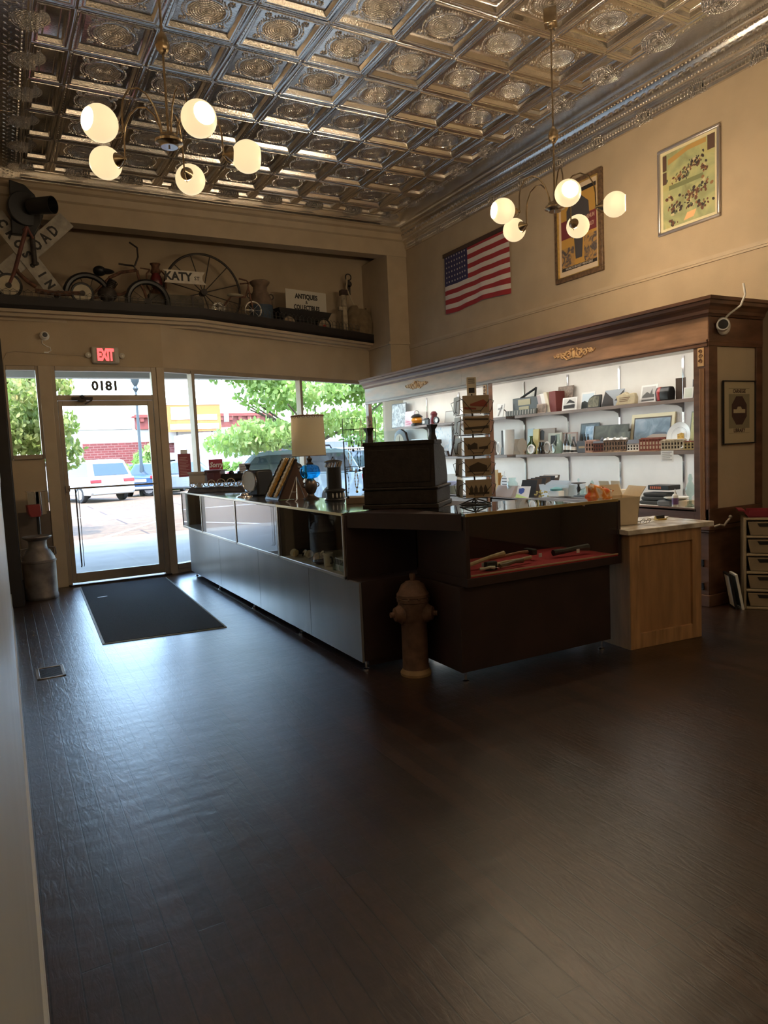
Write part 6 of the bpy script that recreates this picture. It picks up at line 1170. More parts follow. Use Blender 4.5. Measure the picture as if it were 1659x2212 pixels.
t, w, h = item('desk_clock', 'low dark desk clock with a pale dial, front of the left bay', 'clock', 953, 968, 974, XF-.02, ZM, G4); b = B(); b.prism([(-w/2, 0), (w/2, 0), (w*.3, h), (-w*.3, h)], 0, .04, 'y'); b.build('case', DKWOOD, t, bevel=.004); b = B(); b.cyl((0, -.003, h*.5), (0, 0, h*.5), h*.35, n=20); b.build('dial', WHITE, t)
t, w, h = item('leaflet_stack', 'sloping pale leaflet holder on the left bay ledge', 'leaflet holder', 962, 985, 1025, XC+.2, ZB, G4); b = B(); b.prism([(-.03, 0), (.1, 0), (.1, h), (.04, h)], -w/2, w/2, 'x'); b.build('holder', mat('pale_tan', (.50, .46, .38), .6), t)
t, w, h = item('blue_bin', 'grey-green waste tub with blue printed bag at the left bay ledge', 'tub', 966, 988, 1040, XC+.08, ZB, G4); b = B(); b.lathe([(w*.4, 0), (w*.5, h*.7), (w*.47, h*.7), (w*.3, .01)], n=20); b.build('tub', mat('green_grey', (.25, .30, .28), .5), t); b = B(); b.lathe([(w*.46, h*.55), (w*.4, h), (w*.3, h*.9)], n=12); b.build('bag', mat('blue_bag', (.35, .45, .75), .5), t)
# ================================================================== ON THE RIGHT WALL
def wallthing(name, label, cat, px, py, X=XR): p_ = onx(px, py, X); return thing(name, label, cat, p_, -PI/2)
# flag
yA, yB_ = onx(963, 553, XR).y, onx(1102, 495, XR).y; w = yA-yB_; zt = onx(1030, 522, XR).z; zb = onx(1035, 655, XR).z; h = zt-zb
t = thing('flag', 'red, white and dark blue striped flag with white stars, hung flat on the right wall', 'flag', (XR-.015, (yA+yB_)/2, zb), -PI/2)
FR, FW, FB = mat('flag_red', (.30, .025, .03), .85), mat('flag_white', (.58, .52, .46), .85), mat('flag_blue', (.035, .03, .09), .85)
b = B(); nx, nz = 60, 52
def fp(i, j, off=0):
    u = i/nx; v = j/nz; x = -w/2+w*u; z = h*v; am = (1-v)*.9+.1
    y = -.012-.010*am*math.sin(u*23)-.008*am*math.sin(u*9+1.3)+off; z += -.018*(1-v)*math.sin(u*7+.5)*(1 if v < .2 else .3); return (x, y, z)
vs = [fp(i, j) for i in range(nx+1) for j in range(nz+1)]; b.add(vs, [])
for i in range(nx):
    for j in range(nz):
        a = i*(nz+1)+j; b.f.append((a, a+nz+1, a+nz+2, a+1)); st = 12-int(j/4); b.mt.append(2 if (i < nx*.38 and j >= 24) else (0 if st % 2 == 0 else 1))
b.m(1)
for r_ in range(6):
    for c_ in range(8):
        u = .02+.345*(c_+.5)/8; v = .48+.50*(r_+.5)/6; cx_, cy_, cz_ = fp(u*nx, v*nz, -.004); P = []
        for k in range(10): a = PI/2+k*PI/5; rr = .017 if k % 2 == 0 else .008; P.append((cx_+rr*math.cos(a), cy_, cz_+rr*math.sin(a)))
        b.add(P, [tuple(range(10))])
b.build('cloth', [FR, FW, FB], t)
b = B(); b.box(-w/2-.02, w/2+.01, -.03, 0, h-.03, h+.02); b.build('hanging_batten', mat('dark_batten', (.06, .035, .025), .6), t)
def frame4(b, w, h, fw, d0, d1): b.box(-w/2, w/2, d0, d1, 0, fw); b.box(-w/2, w/2, d0, d1, h-fw, h); b.box(-w/2, -w/2+fw, d0, d1, fw, h-fw); b.box(w/2-fw, w/2, d0, d1, fw, h-fw)
# circus poster (generic picture in the same inks)
yA, yB_ = onx(1202, 505, XR).y, onx(1305, 480, XR).y; w = yA-yB_; zt = onx(1253, 385, XR).z; zb = onx(1255, 600, XR).z; h = zt-zb
t = thing('framed_poster', 'tall dark-framed circus poster with red bands and a dark centre shape, behind the chandelier', 'poster', (XR, (yA+yB_)/2, zb), -PI/2)
b = B(); frame4(b, w, h, .055, -.035, 0); b.build('frame', mat('dark_carved_frame', (.11, .065, .035), .45, nv=.4, ns=40, bump=.3), t, bevel=.006)
b = B(); frame4(b, w-.10, h-.10, .008, -.038, -.01); b.xf(Matrix.Translation((0, 0, .05))); b.build('gilt_slip', GOLD, t)
b = B(); b.box(-w/2+.05, w/2-.05, -.012, -.008, .05, h-.05); b.build('mount', mat('poster_cream', (.62, .50, .36), .7), t, smooth=False)
def flat(name, m, parent, polys, y): b = B(); [b.add([(u, y, v) for u, v in p_], [tuple(range(len(p_)))]) for p_ in polys]; return b.build(name, m, parent, smooth=False)
def rect(x0, x1, z0, z1): return [(x0, z0), (x1, z0), (x1, z1), (x0, z1)]
iw, i0, i1 = w/2-.095, .12, h-.11
flat('printed_ground', mat('poster_ochre', (.48, .27, .06), .7), t, [rect(-iw, iw, i0, i1)], -.013)
flat('red_band', mat('poster_maroon', (.17, .03, .035), .7), t, [rect(-iw, iw, i0+(i1-i0)*.42, i0+(i1-i0)*.66)], -.014)
H_i = i1-i0
flat('dark_shape', mat('poster_dark', (.06, .055, .06), .7), t, [[(-.10*1, i0+.40*H_i), (.10, i0+.40*H_i), (.17, i0+.62*H_i), (.16, i0+.80*H_i), (.06, i0+.90*H_i), (-.08, i0+.90*H_i), (-.18, i0+.78*H_i), (-.18, i0+.6*H_i)], [(-.05, i0+.12*H_i), (.05, i0+.12*H_i), (.07, i0+.4*H_i), (-.07, i0+.4*H_i)]], -.015)
flat('dark_crowd', picture('poster_crowd', [(.05, .045, .05), (.10, .08, .08), (.42, .24, .07), (.35, .2, .1)], 16, 1, .7), t, [rect(-iw, -.07, i0+.05*H_i, i0+.30*H_i)], -.0145); flat('dark_crowd', M['poster_crowd'], t, [rect(.08, iw, i0+.05*H_i, i0+.38*H_i)], -.0145)
flat('title_strip', INK, t, [rect(-iw, iw, i0, i0+.045*H_i)], -.0152); flat('top_strip', INK, t, [rect(-iw, iw, i1-.05*H_i, i1)], -.0152)
text("WORLD'S BIGGEST MENAGERIE", .034, FW, t, (0, -.0165, i0+.022*H_i), name='lettering', sx=.88)
text('BARNUM', .062, mat('poster_pink', (.55, .34, .26), .7), t, (iw*.62, -.0165, i0+.60*H_i), name='lettering', sx=.62, bold=.001); text('& BAILEY', .058, M['poster_pink'], t, (iw*.62, -.0165, i0+.50*H_i), name='lettering', sx=.62, bold=.001)
# silver framed litho
yA, yB_ = onx(1424, 425, XR).y, onx(1558, 370, XR).y; w = yA-yB_; zt = onx(1490, 298, XR).z; zb = onx(1492, 490, XR).z; h = zt-zb
t = thing('framed_poster', 'silver-framed green and brown lithograph poster, rightmost on the right wall', 'poster', (XR, (yA+yB_)/2, zb), -PI/2)
b = B(); frame4(b, w, h, .028, -.03, 0); b.build('frame', mat('silver_frame', (.50, .47, .47), .3, metal=.85), t, bevel=.008)
flat('mount', mat('litho_cream', (.62, .56, .36), .6), t, [rect(-w/2+.025, w/2-.025, .025, h-.025)], -.010)
iw, i0, i1 = w/2-.055, .055, h-.055; H_i = i1-i0
flat('printed_ground', picture('litho_ground', [(.22, .23, .11), (.30, .33, .17), (.42, .42, .20), (.42, .36, .13)], 4, 1, .5), t, [rect(-iw, iw, i0, i1)], -.011)
LC = [mat('litho_ink_a', (.035, .025, .025), .6), mat('litho_ink_b', (.12, .05, .03), .6), mat('litho_ink_c', (.24, .12, .05), .6), mat('litho_ink_d', (.10, .12, .07), .6), mat('litho_ink_e', (.50, .44, .26), .6)]
b = B(); rn = random.Random(31); q_ = 0
for cx_, cz_, sx_, sz_, n_ in ((-.10, .64, .11, .045, 34), (.09, .74, .11, .05, 38), (.0, .69, .16, .03, 26), (-.13, .27, .08, .045, 26), (.05, .33, .11, .07, 46), (.17, .40, .05, .07, 18), (-.17, .09, .05, .035, 14), (.16, .13, .08, .04, 18), (.18, .60, .05, .045, 16), (-.2, .42, .03, .05, 10), (0, .20, .22, .015, 20)):
    for k in range(n_):
        u = max(-iw+.01, min(iw-.01, cx_+rn.gauss(0, .45)*sx_)); v = i0+H_i*cz_+rn.gauss(0, .45)*sz_+u*.12; r1_ = .006+.016*rn.random(); r2_ = .005+.012*rn.random(); a_ = rn.random()*3; q_ += 1; b.m(rn.choice([0, 0, 1, 1, 2, 3, 4]))
        b.add([(u+r1_*math.cos(t_)*math.cos(a_)-r2_*math.sin(t_)*math.sin(a_), -.0120-.000004*q_, v+r1_*math.cos(t_)*math.sin(a_)+r2_*math.sin(t_)*math.cos(a_)) for t_ in [k_*PI/4+.3*rn.random() for k_ in range(8)]], [tuple(range(8))])
b.build('printed_picture', LC, t, smooth=False)
for r__ in (rect(-iw, -iw+.045, i0+H_i*.78, i1-.01), rect(-iw, -iw+.045, i0+H_i*.60, i0+H_i*.76), rect(iw-.075, iw, i1-.13, i1)): flat('side_panel', mat('litho_brown', (.09, .05, .035), .6), t, [r__], -.0134)
flat('title_bands', mat('litho_ochre', (.42, .26, .08), .6), t, [[(-iw+.06, i0+H_i*.84), (0, i0+H_i*.93), (iw-.09, i0+H_i*.93), (iw-.09, i1-.005), (0, i1-.005), (-iw+.06, i0+H_i*.92)]], -.012)
flat('caption', mat('litho_olive', (.17, .19, .09), .6), t, [rect(-iw+.07, iw-.12, i0+H_i*.50, i0+H_i*.56)], -.0122)
flat('paper_label', mat('litho_orange', (.72, .42, .20), .6), t, [[(-.05, i0+.02), (.06, i0+.03), (.09, i0+.09), (-.01, i0+.085)]], -.013)
# security cameras
def seccam(label, loc, rz, tilt=0):
    t = thing('security_camera', label, 'security camera', loc, rz)
    b = B(); b.lathe([(.052, 0), (.052, .012), (.045, .022), (.02, .03)], n=28, axis=(0, -1, 0)); b.build('base', WHITE, t)
    Rq = Matrix.Rotation(tilt, 4, 'Z'); b = B(); b.lathe([(.0, .01), (.030, .012), (.036, .03), (.036, .085), (.033, .09), (.0, .088)], n=28, axis=(0, -1, 0)); b.xf(Rq); b.build('body', WHITE, t)
    b = B(); b.lathe([(0, .0885), (.027, .0885), (.027, .092), (0, .094)], n=24, axis=(0, -1, 0)); b.xf(Rq); b.build('lens', BLACK, t); return t
q = ony(96, 726, YD); t = seccam('white round security camera on the wall left of the exit sign', (q.x, YD, q.z), 0)
b = B(); b.tube([(-.03, -.006, -.05), (-.03, -.006, -.085), (.01, -.006, -.115), (.05, -.006, -.13), (.055, -.006, -.165), (.02, -.006, -.185)], .005, 6); b.box(-.02, .03, -.012, 0, -.195, -.180); b.build('cable', WHITE, t)
q = ony(1560, 705, 3.84); t = seccam('white security camera on the corner of the display cabinet', (q.x, 3.838, q.z), 0, -.9)
t.children[0].rotation_euler = (0, 0, 0)
t.scale = (1.4, 1.4, 1.4); b = B(); b.tube([(-.01, -.01, .03), (-.02, -.06, .06), (.01, -.11, .10), (.03, -.125, .16), (.02, -.12, .225)], .006, 6); b.build('cable', WHITE, t)
# exit sign
qa = ony(197, 768, YD); qb = ony(256, 768, YD); cxm = (qa.x+qb.x)/2; t = thing('exit_sign', 'red-lettered EXIT sign with two small side lamps over the door', 'exit sign', (cxm, YD, 2.63))
b = B(); b.box(-.155, .155, -.05, 0, 0, .20); b.build('housing', mat('sign_plastic', (.45, .42, .36), .5), t, bevel=.02)
b = B(); b.box(-.105, .105, -.0515, -.05, .018, .178); b.build('face', mat('sign_face', (.30, .26, .22), .5), t, smooth=False)
EX = mat('exit_red', (.6, .03, .03), .4, emit=(1.0, .05, .05), es=1.1)
text('EXIT', .185, EX, t, (0, -.053, .098), name='letters', sx=.52, bold=.010, sp=.92)
for s in (-1, 1): b = B(); b.lathe([(.032, 0), (.032, .03), (.022, .035), (.0, .036)], c=(s*.19, -.005, .10), n=20, axis=(0, -1, 0)); b.box(s*.165-.015, s*.165+.015, -.02, -.0, .09, .11); lh = b.build('side_lamp', M['sign_plastic'], t); b = B(); b.sph((s*.19, -.04, .10), .012, 10, 6); b.build('bulb', WHITE, lh)
t = tag(B().tube([(cxm-.2, YD-.006, 2.725), (.75, YD-.006, 2.73), (.25, YD-.006, 2.76), (.17, YD-.006, 2.74), (.13, YD-.006, 2.66), (.125, YD-.006, 2.4)], .006, 6).build('cable', TRIM), 'thin cable running from the exit sign to the left wall corner', 'cable')
# ---- end of the cabinet: print, drawers, basket
q0 = ony(1558, 822, 3.85); q1 = ony(1628, 957, 3.85); w = q1.x-q0.x; h = q0.z-q1.z
t = thing('framed_print', 'black-framed cream print reading CARNEGIE LIBRARY on the cabinet end', 'print', ((q0.x+q1.x)/2, 3.845, q1.z))
b = B(); frame4(b, w, h, .010, -.018, -.004); b.build('frame', BLACK, t, bevel=.001)
flat('mount', mat('print_cream', (.50, .44, .30), .7), t, [rect(-w/2+.008, w/2-.008, .008, h-.008)], -.008)
flat('printed_field', mat('print_green_grey', (.26, .24, .16), .7), t, [rect(-w*.32, w*.32, h*.17, h*.88)], -.0085)
R8 = [(.5*w*.50*math.cos(PI/8+k*PI/4), h*.53+w*.30*math.sin(PI/8+k*PI/4)) for k in range(8)]
flat('octagon', mat('print_brown', (.07, .035, .03), .7), t, [R8], -.0092)
flat('building', mat('print_cream', (0, 0, 0)), t, [rect(-w*.18, w*.18, h*.49, h*.55), [(-w*.08, h*.55), (w*.08, h*.55), (w*.05, h*.59), (-w*.05, h*.59)]], -.0098)
flat('title_strip', mat('print_cream', (0, 0, 0)), t, [rect(-w*.32, w*.32, h*.79, h*.87), rect(-w*.32, w*.32, h*.175, h*.25)], -.009)
text('CARNEGIE', h*.085, M['print_brown'], t, (0, -.010, h*.83), sx=.78, bold=.0012, ext=.0003); text('LIBRARY', h*.085, M['print_brown'], t, (0, -.010, h*.212), sx=.88, bold=.0012, ext=.0003)
t = thing('drawer_tower', 'narrow cream tower of five pull-out bins beside the cabinet end', 'drawer unit', (5.31, 3.63, 0), math.radians(-50)); CT = mat('cream_plastic', (.36, .29, .19), .6, nv=.08); CT2 = mat('tan_bin', (.26, .20, .125), .65, nv=.1)
wq, dq = .40, .27
b = B(); b.box(0, .02, 0, dq, 0, .76); b.box(wq-.02, wq, 0, dq, 0, .76); b.box(.02, wq-.02, dq-.01, dq, 0, .76)
for k in range(6): b.box(.02, wq-.02, 0, dq-.01, .0+k*.148, .02+k*.148)
b.build('carcass', CT, t, bevel=.004)
for k in range(5):
    b = B(); z = .024+k*.148; P = [(.03, z+.112), (wq-.03, z+.112), (wq-.05, z+.0), (.05, z+.0)]; b.prism(P, .004, dq-.02, 'y'); d_ = b.build('drawer', CT2, t, bevel=.004); b = B(); b.prism([(.10, z+.10), (.24, z+.10), (.225, z+.072), (.115, z+.072)], .001, .0045, 'y'); b.build('handle_slot', BLACK, d_, smooth=False)
t = thing('red_tray', 'shallow dark red tray on top of the drawer tower', 'tray', (5.31+.64*.2+.77*.13, 3.63-.77*.2+.64*.13, .762), math.radians(-50)); b = B(); b.prism([(-.16, .0), (.16, 0), (.20, .05), (.24, .055), (.24, .065), (.19, .06), (.15, .01), (-.15, .01), (-.19, .06), (-.24, .065), (-.24, .055), (-.20, .05)], -.12, .12, 'y'); b.box(-.16, .16, .11, .12, 0, .055); b.box(-.16, .16, -.12, -.11, 0, .055); b.build('tray', mat('dark_red_plastic', (.22, .02, .035), .5), t)
for i, (x, wd, m_, lb) in enumerate(((5.34, .16, BLACK, 'black-framed picture leaning on the floor against the cabinet, behind the white-framed one'), (5.42, .17, WHITE, 'white-framed picture leaning on the floor beside the drawer tower'))):
    t = thing('leaning_picture', lb, 'picture', (ony(1584+14*i, 1300, 3.72-.04*i).x, 3.72-.04*i, 0), .9, 'pictures leaning beside the drawers'); Rr = Matrix.Rotation(-.18, 4, 'X')
    b = B(); frame4(b, wd, .30, .018, -.012, .006); b.xf(Rr); b.build('frame', m_, t, bevel=.001); b = B(); b.box(-wd/2+.01, wd/2-.01, -.004, .004, .01, .29); b.xf(Rr); b.build('picture', mat('slate_print', (.07, .09, .10), .6) if i else CREAM, t, smooth=False)
# ================================================================== BY THE DOOR
GALV = mat('old_galvanised', (.17, .15, .145), .5, metal=.5, nv=.3, ns=8, bump=.15)
t = thing('milk_can', 'old grey milk can standing in the corner left of the door', 'milk can', (.285, 8.52, 0))
b = B(); b.lathe([(.165, 0), (.172, .015), (.172, .035), (.166, .05), (.168, .40), (.175, .405), (.175, .425), (.166, .43), (.155, .47), (.12, .53), (.095, .56), (.09, .61), (.095, .64)], n=40); b.build('body', GALV, t)
b = B(); b.lathe([(.095, .64), (.14, .665), (.148, .68), (.145, .69), (.10, .675), (.02, .66)], n=40); b.build('lid', GALV, t)
b = B(); [b.tube([(s*.10, -.10*0, .56), (s*.17, 0, .55), (s*.175, 0, .48), (s*.15, 0, .46)], .009, 8) for s in (-1, 1)]; b.build('handle', GALV, t)
t = thing('candy_machine', 'red-based candy vending machine with mirrored bins angled to the door, behind the milk can', 'vending machine', (.325, 8.83, 0), .1)
b = B(); b.lathe([(.13, 0), (.13, .02), (.03, .04), (.018, .06), (.018, .90)], n=20); b.build('stand', BLACK, t)
b = B(); b.prism([(-.11, 1.02), (.02, 1.02), (.03, .93), (.02, .88), (-.08, .88), (-.105, .93)], -.09, .06, 'y'); b.box(-.11, .03, -.09, .06, 1.02, 1.10) if False else None; b.build('red_base', mat('dull_red_paint', (.22, .02, .02), .5), t, bevel=.008)
b = B(); b.prism([(-.10, -.08), (-.02, -.08), (.015, .0), (.02, .05), (-.10, .05)], 1.02, 1.16, 'z'); b.prism([(.035, -.08), (.10, .04), (.10, .05), (.035, .05)], .90, 1.17, 'z'); b.build('mirror_bin', mat('mirror_chrome', (.75, .77, .78), .08, metal=1.0), t, bevel=.004)  # bins shaped as mirror wedges, angled to reflect daylight from the door
b = B(); b.box(-.105, .105, -.085, .055, 1.16, 1.175); b.box(-.03, -.015, -.084, -.08, 1.02, 1.16); b.box(.015, .035, -.085, .055, 1.02, 1.16); b.build('frame', CHROME, t, bevel=.003)
t = thing('door_mat', 'charcoal floor mat with a pale rubber edge before the door', 'mat', (0, 0, 0)); P = [(.70, 8.93), (.60, 5.95), (1.585, 5.85), (1.69, 8.86)]; 
b = B(); b.prism(P, 0.0, .006, 'z'); b.build('edge', mat('pale_rubber_edge', (.28, .30, .26), .6), t, smooth=False)
c_ = Vector((1.145, 7.4)); b = B(); b.prism([((x-c_.x)*.962+c_.x, (y-c_.y)*.987+c_.y) for x, y in P], .004, .010, 'z'); b.build('pile', mat('charcoal_pile', (.018, .020, .024), .95, nv=.3, ns=90, bump=.6, bs=220), t, smooth=False)
t = thing('floor_vent', 'small metal floor vent set in the boards near the left wall', 'floor vent', (.19, 5.39, 0)); b = B(); frm = [(-.09, .09, -.15, -.13), (-.09, .09, .13, .15), (-.09, -.07, -.15, .15), (.07, .09, -.15, .15)]; [b.box(*q_, 0, .005) for q_ in frm]; b.build('frame', STRIP, t, bevel=.001)
b = B(); b.box(-.07, .07, -.13, .13, .0005, .002); b.build('opening', BLACK, t, smooth=False); b = B(); [b.box(-.07, .07, -.12+.026*k, -.117+.026*k, .001, .0035) for k in range(10)]; b.build('louvre', IRON, t, smooth=False)
t = tag(B().box(-.05, .05, -.012, .012, 0, .001).build('paper_scrap', WHITE, smooth=False), 'tiny white scrap of paper lying on the charcoal mat', 'paper', loc=(.85, 8.05, .0105), rz=.1)
# ================================================================== ON THE LEDGE
ZL = 3.24
def led(px, py, Y=None, z=None):
    return ony(px, py, Y)
# crossing sign
def board_txt(name, label, loc, ang, L, W, words, m):
    pass
t = thing('crossing_sign', 'weathered white X-shaped RAILROAD CROSSING sign at the left end of the ledge', 'sign', (.40, 9.62, 3.90)); SGN = mat('weathered_white', (.36, .33, .28), .7, nv=.2, ns=10)
b = B(); b.box(-.62, .58, -.014, .0, -.095, .095); o = b.build('cross_board', SGN, t, bevel=.002); o.rotation_euler = (0, math.radians(56), 0); o.location = (.13, -.016, 0)
b = B(); b.box(-.78, .78, -.014, 0, -.105, .105); o2 = b.build('cross_board', SGN, t, bevel=.002); o2.rotation_euler = (0, math.radians(-44), 0)
for i, ch in enumerate('CROSSING'): text(ch, .135, INK, o, (-.09+(i-3)*.135, -.016, 0), rot=(PI/2, 0, 0), name='letter', sx=.85, bold=.007)
for i, ch in enumerate('RAILROAD'): text(ch, .17, INK, o2, (-.64+(i*.135 if i < 4 else i*.135+.25), -.016, 0), rot=(PI/2, 0, 0), name='letter', sx=.75, bold=.006)
# signal head
t = thing('railway_signal', 'black hooded railway signal mounted high at the left of the beam', 'signal', (.56, 9.45, 4.30))
b = B(); P = [(-.22, -.12), (.02, -.12), (.10, .02), (.11, .22), (.06, .36), (-.04, .46), (-.20, .50)]; b.prism(P, .05, .13, 'y'); b.lathe([(0, -.10), (.17, -.10), (.20, -.04), (.20, .02), (0, .03)], c=(-.05, .05, .18), n=28, axis=(.3, -1, 0)); b.build('housing', BLACK, t, bevel=.01)
b = B(); b.lathe([(.09, .0), (.10, .30), (.092, .30), (.082, 0)], c=(-.0, -.02, .19), n=28, axis=(.75, -.65, -.05)); b.build('hood', BLACK, t)
b = B(); b.cyl((.0, .1, -.12), (.0, .1, -.45), .03, n=12); b.build('mount', IRON, t)
# scooter
t = thing('scooter', 'old rusty kick scooter with cream disc wheels on the ledge', 'scooter', (0, 0, 0)); Ys = 9.25
def L3(px, py, Y): q_ = ony(px, py, Y); return (q_.x, q_.y, q_.z)
def disc(b, c, r, wd=.02, n=24, ax=(0, 1, 0)): c = Vector(c); a = Vector(ax)*wd; b.cyl(c-a, c+a, r, n=n)
for c_, r in ((L3(19, 617, Ys), .125), (L3(178, 634, Ys), .115)):
    b = B(); b.torus(c_, r, .018, 28, 6, (0, 1, 0)); wh = b.build('wheel', BLACK, t); b = B(); disc(b, c_, r*.92, .012); b.build('disc', mat('aged_cream_paint', (.42, .37, .27), .6, nv=.15), wh); b = B(); disc(b, c_, .03, .03); b.build('hub', IRON, wh)
b = B(); b.tube([L3(78, 620, Ys), L3(60, 608, Ys), L3(40, 590, Ys), L3(36, 582, Ys)], .022, 8); b.tube([L3(76, 628, Ys), L3(120, 634, Ys), L3(178, 634, Ys)], .028, 8); b.build('deck', RUST, t)
b = B(); b.tube([L3(19, 617, Ys), L3(32, 585, Ys), L3(52, 510, Ys), L3(58, 490, Ys)], .022, 8); b.tube([L3(50, 497, Ys), L3(58, 490, Ys), L3(72, 516, Ys)], .015, 8); b.build('steering_post', mat('dark_red_rust', (.11, .035, .025), .7, nv=.3), t)
# motor bike / bicycle
Yb = 9.72; t = thing('motor_bicycle', 'old bicycle with a small motor, high bent handlebars and black tyres on the ledge', 'bicycle', (0, 0, 0))
for c_, r in ((L3(190, 640, Yb), .26), (L3(320, 652, Yb), .255)):
    c_ = (c_[0], c_[1], max(c_[2], ZL+r+.02)); b = B(); b.torus(c_, r, .038, 36, 8, (0, 1, 0)); wh = b.build('wheel', BLACK, t); b = B()
    for k in range(10): a = k*.628; b.tube([c_, (c_[0]+r*math.cos(a), c_[1], c_[2]+r*math.sin(a))], .004, 5)
    disc(b, c_, .045, .03); b.build('spokes', IRON, wh)
b = B(); A_ = L3(190, 640, Yb); F_ = L3(320, 652, Yb); HD = L3(296, 584, Yb); HB = L3(302, 610, Yb); ST = L3(236, 600, Yb); BB = L3(250, 636, Yb)
b.tube([ST, L3(262, 588, Yb), HD], .02, 8); b.tube([HB, L3(280, 628, Yb), L3(262, 636, Yb), BB], .018, 8); b.tube([ST, BB], .016, 8); b.tube([ST, (A_[0], A_[1], ZL+.28)], .014, 8); b.tube([BB, (A_[0], A_[1], ZL+.28)], .014, 8)
b.tube([HD, HB, L3(312, 630, Yb), (F_[0], F_[1], ZL+.275)], .018, 8); b.build('frame', RUST, t)
b = B(); b.tube([L3(280, 524, Yb), L3(296, 535, Yb-.1), L3(298, 555, Yb), L3(292, 572, Yb), L3(290, 576, Yb), L3(296, 588, Yb), L3(290, 576, Yb), L3(286, 574, Yb+.1), L3(270, 572, Yb+.15), L3(256, 570, Yb+.15)], .012, 8); b.build('handlebars', IRON, t)
b = B(); p_ = Vector(L3(224, 586, Yb)); b.sph(p_, .12, 14, 8, (1.1, .7, .28)); b.sph(p_+Vector((-.05, 0, 0)), .09, 12, 8, (.9, 1, .7)); b.build('saddle', BLACK, t)
b = B(); p_ = Vector(L3(232, 636, Yb)); b.sph(p_, .10, 12, 8, (1.2, .8, 1)); b.cyl(p_+Vector((.02, 0, .05)), p_+Vector((.08, 0, .18)), .05, n=12); [b.torus(p_+Vector((.03+.012*k, 0, .08+.02*k)), .06, .005, 14, 4, (.4, 0, 1)) for k in range(5)]; b.build('motor', IRON, t)
# lantern
q = ony(337, 600, 9.93); t = thing('railway_lantern', 'old lantern with a dark red globe, left of the KATY sign', 'lantern', (q.x, 9.93, ZL+.44)); dz = 0
b = B(); b.lathe([(.09, -.02), (.10, .0), (.10, .04), (.06, .06), (.05, .07)], n=20); b.lathe([(.055, .27), (.07, .29), (.05, .34), (.05, .37), (.065, .39), (.07, .40), (0, .41)], n=20); [b.tube([(s*.09, 0, .04), (s*.125, 0, .10), (s*.12, 0, .26), (s*.07, 0, .32)], .011, 8) for s in (-1, 1)]; b.tube([(-.2, 0, .33), (-.07, 0, .32)], .008, 6); b.build('body', RUST, t)
b = B(); b.lathe([(.05, .07), (.085, .14), (.08, .2), (.05, .27)], n=20); b.build('red_globe', mat('dark_red_glass', (.10, .012, .015), .2), t)
t2 = thing('wooden_crate', 'old wooden box standing behind the KATY sign on the ledge', 'crate', (0, 0, 0)); xa1, xa2 = ony(322, 640, 9.8).x, ony(440, 650, 9.8).x
OLDW = mat('old_grey_wood', (.10, .085, .06), .8, nv=.25, ns=8); b = B(); b.box(xa1, xa2, 9.80, 10.08, ZL, ZL+.42); b.build('box', OLDW, t2, bevel=.004); b = B(); b.box(xa2-.16, xa2-.14, 9.79, 9.805, ZL, ZL+.42); b.box(xa1, xa2, 9.79, 9.802, ZL+.30, ZL+.31); b.build('batten', DKWOOD, t2)
# KATY sign
q0 = ony(352, 593, 9.77); q1 = ony(446, 604, 9.77); t = thing('street_name_sign', 'white street sign reading KATY ST with notched ends, leaning on the ledge box', 'sign', ((q0.x+q1.x)/2, 9.785, (q0.z+q1.z)/2), 0); Lw = (q1.x-q0.x)/2; hh = .085
b = B(); b.prism([(-Lw, hh), (-Lw+.05, hh*.4), (-Lw+.055, 0), (-Lw+.05, -hh*.4), (-Lw+.01, -hh), (Lw, -hh), (Lw-.05, -hh*.4), (Lw-.055, 0), (Lw-.05, hh*.4), (Lw-.01, hh)], -.01, 0, 'y'); o = b.build('plate', mat('katy_white', (.55, .50, .42), .6, nv=.12, ns=12), t, smooth=False)
text('KATY', .15, INK, t, (-.09, -.012, -.0), bold=.006, sx=.95); text('ST', .07, INK, t, (Lw*.55, -.012, -.01), bold=.001)
# wagon wheel
c_ = ony(438, 620, 10.2); t = thing('wagon_wheel', 'large thin iron spoked wheel leaning at the back of the ledge', 'wheel', (c_.x, 10.2, ZL+.56)); b = B(); b.torus((0, 0, 0), .54, .017, 64, 8, (0, 1, 0)); b.build('rim', IRON, t); b = B(); [b.tube([(0, 0, 0), (.54*math.cos(k*PI/6+.28), 0, .54*math.sin(k*PI/6+.28))], .007, 6) for k in range(12)]; b.build('spokes', IRON, t); b = B(); b.cyl((0, -.07, 0), (0, .07, 0), .045, n=16); b.build('hub', IRON, t)
# tricycle
Yt = 9.62; t = thing('tricycle', 'small old tricycle with wire wheels and a pale seat on the ledge', 'tricycle', (0, 0, 0))
for c_, r in ((L3(470, 668, Yt), .075), (L3(547, 670, Yt), .115), (L3(474, 666, Yt+.25), .075)):
    c_ = (c_[0], c_[1], max(c_[2], ZL+r+.01)); b = B(); b.torus(c_, r, .010, 26, 6, (0, 1, 0)); wh = b.build('wheel', STRIP, t); b = B(); [b.tube([c_, (c_[0]+r*math.cos(k*.785), c_[1], c_[2]+r*math.sin(k*.785))], .003, 5) for k in range(8)]; b.build('spokes', STRIP, wh)
b = B(); b.tube([L3(484, 660, Yt), L3(500, 640, Yt), L3(530, 642, Yt), L3(536, 622, Yt)], .013, 8); b.tube([L3(536, 615, Yt), L3(542, 650, Yt), L3(547, 668, Yt)], .013, 8); b.tube([L3(516, 602, Yt), L3(532, 606, Yt), L3(538, 612, Yt)], .011, 8); b.tube([L3(518, 613, Yt+.1), L3(534, 612, Yt+.05), L3(538, 614, Yt)], .011, 8); b.build('frame', RUST, t)
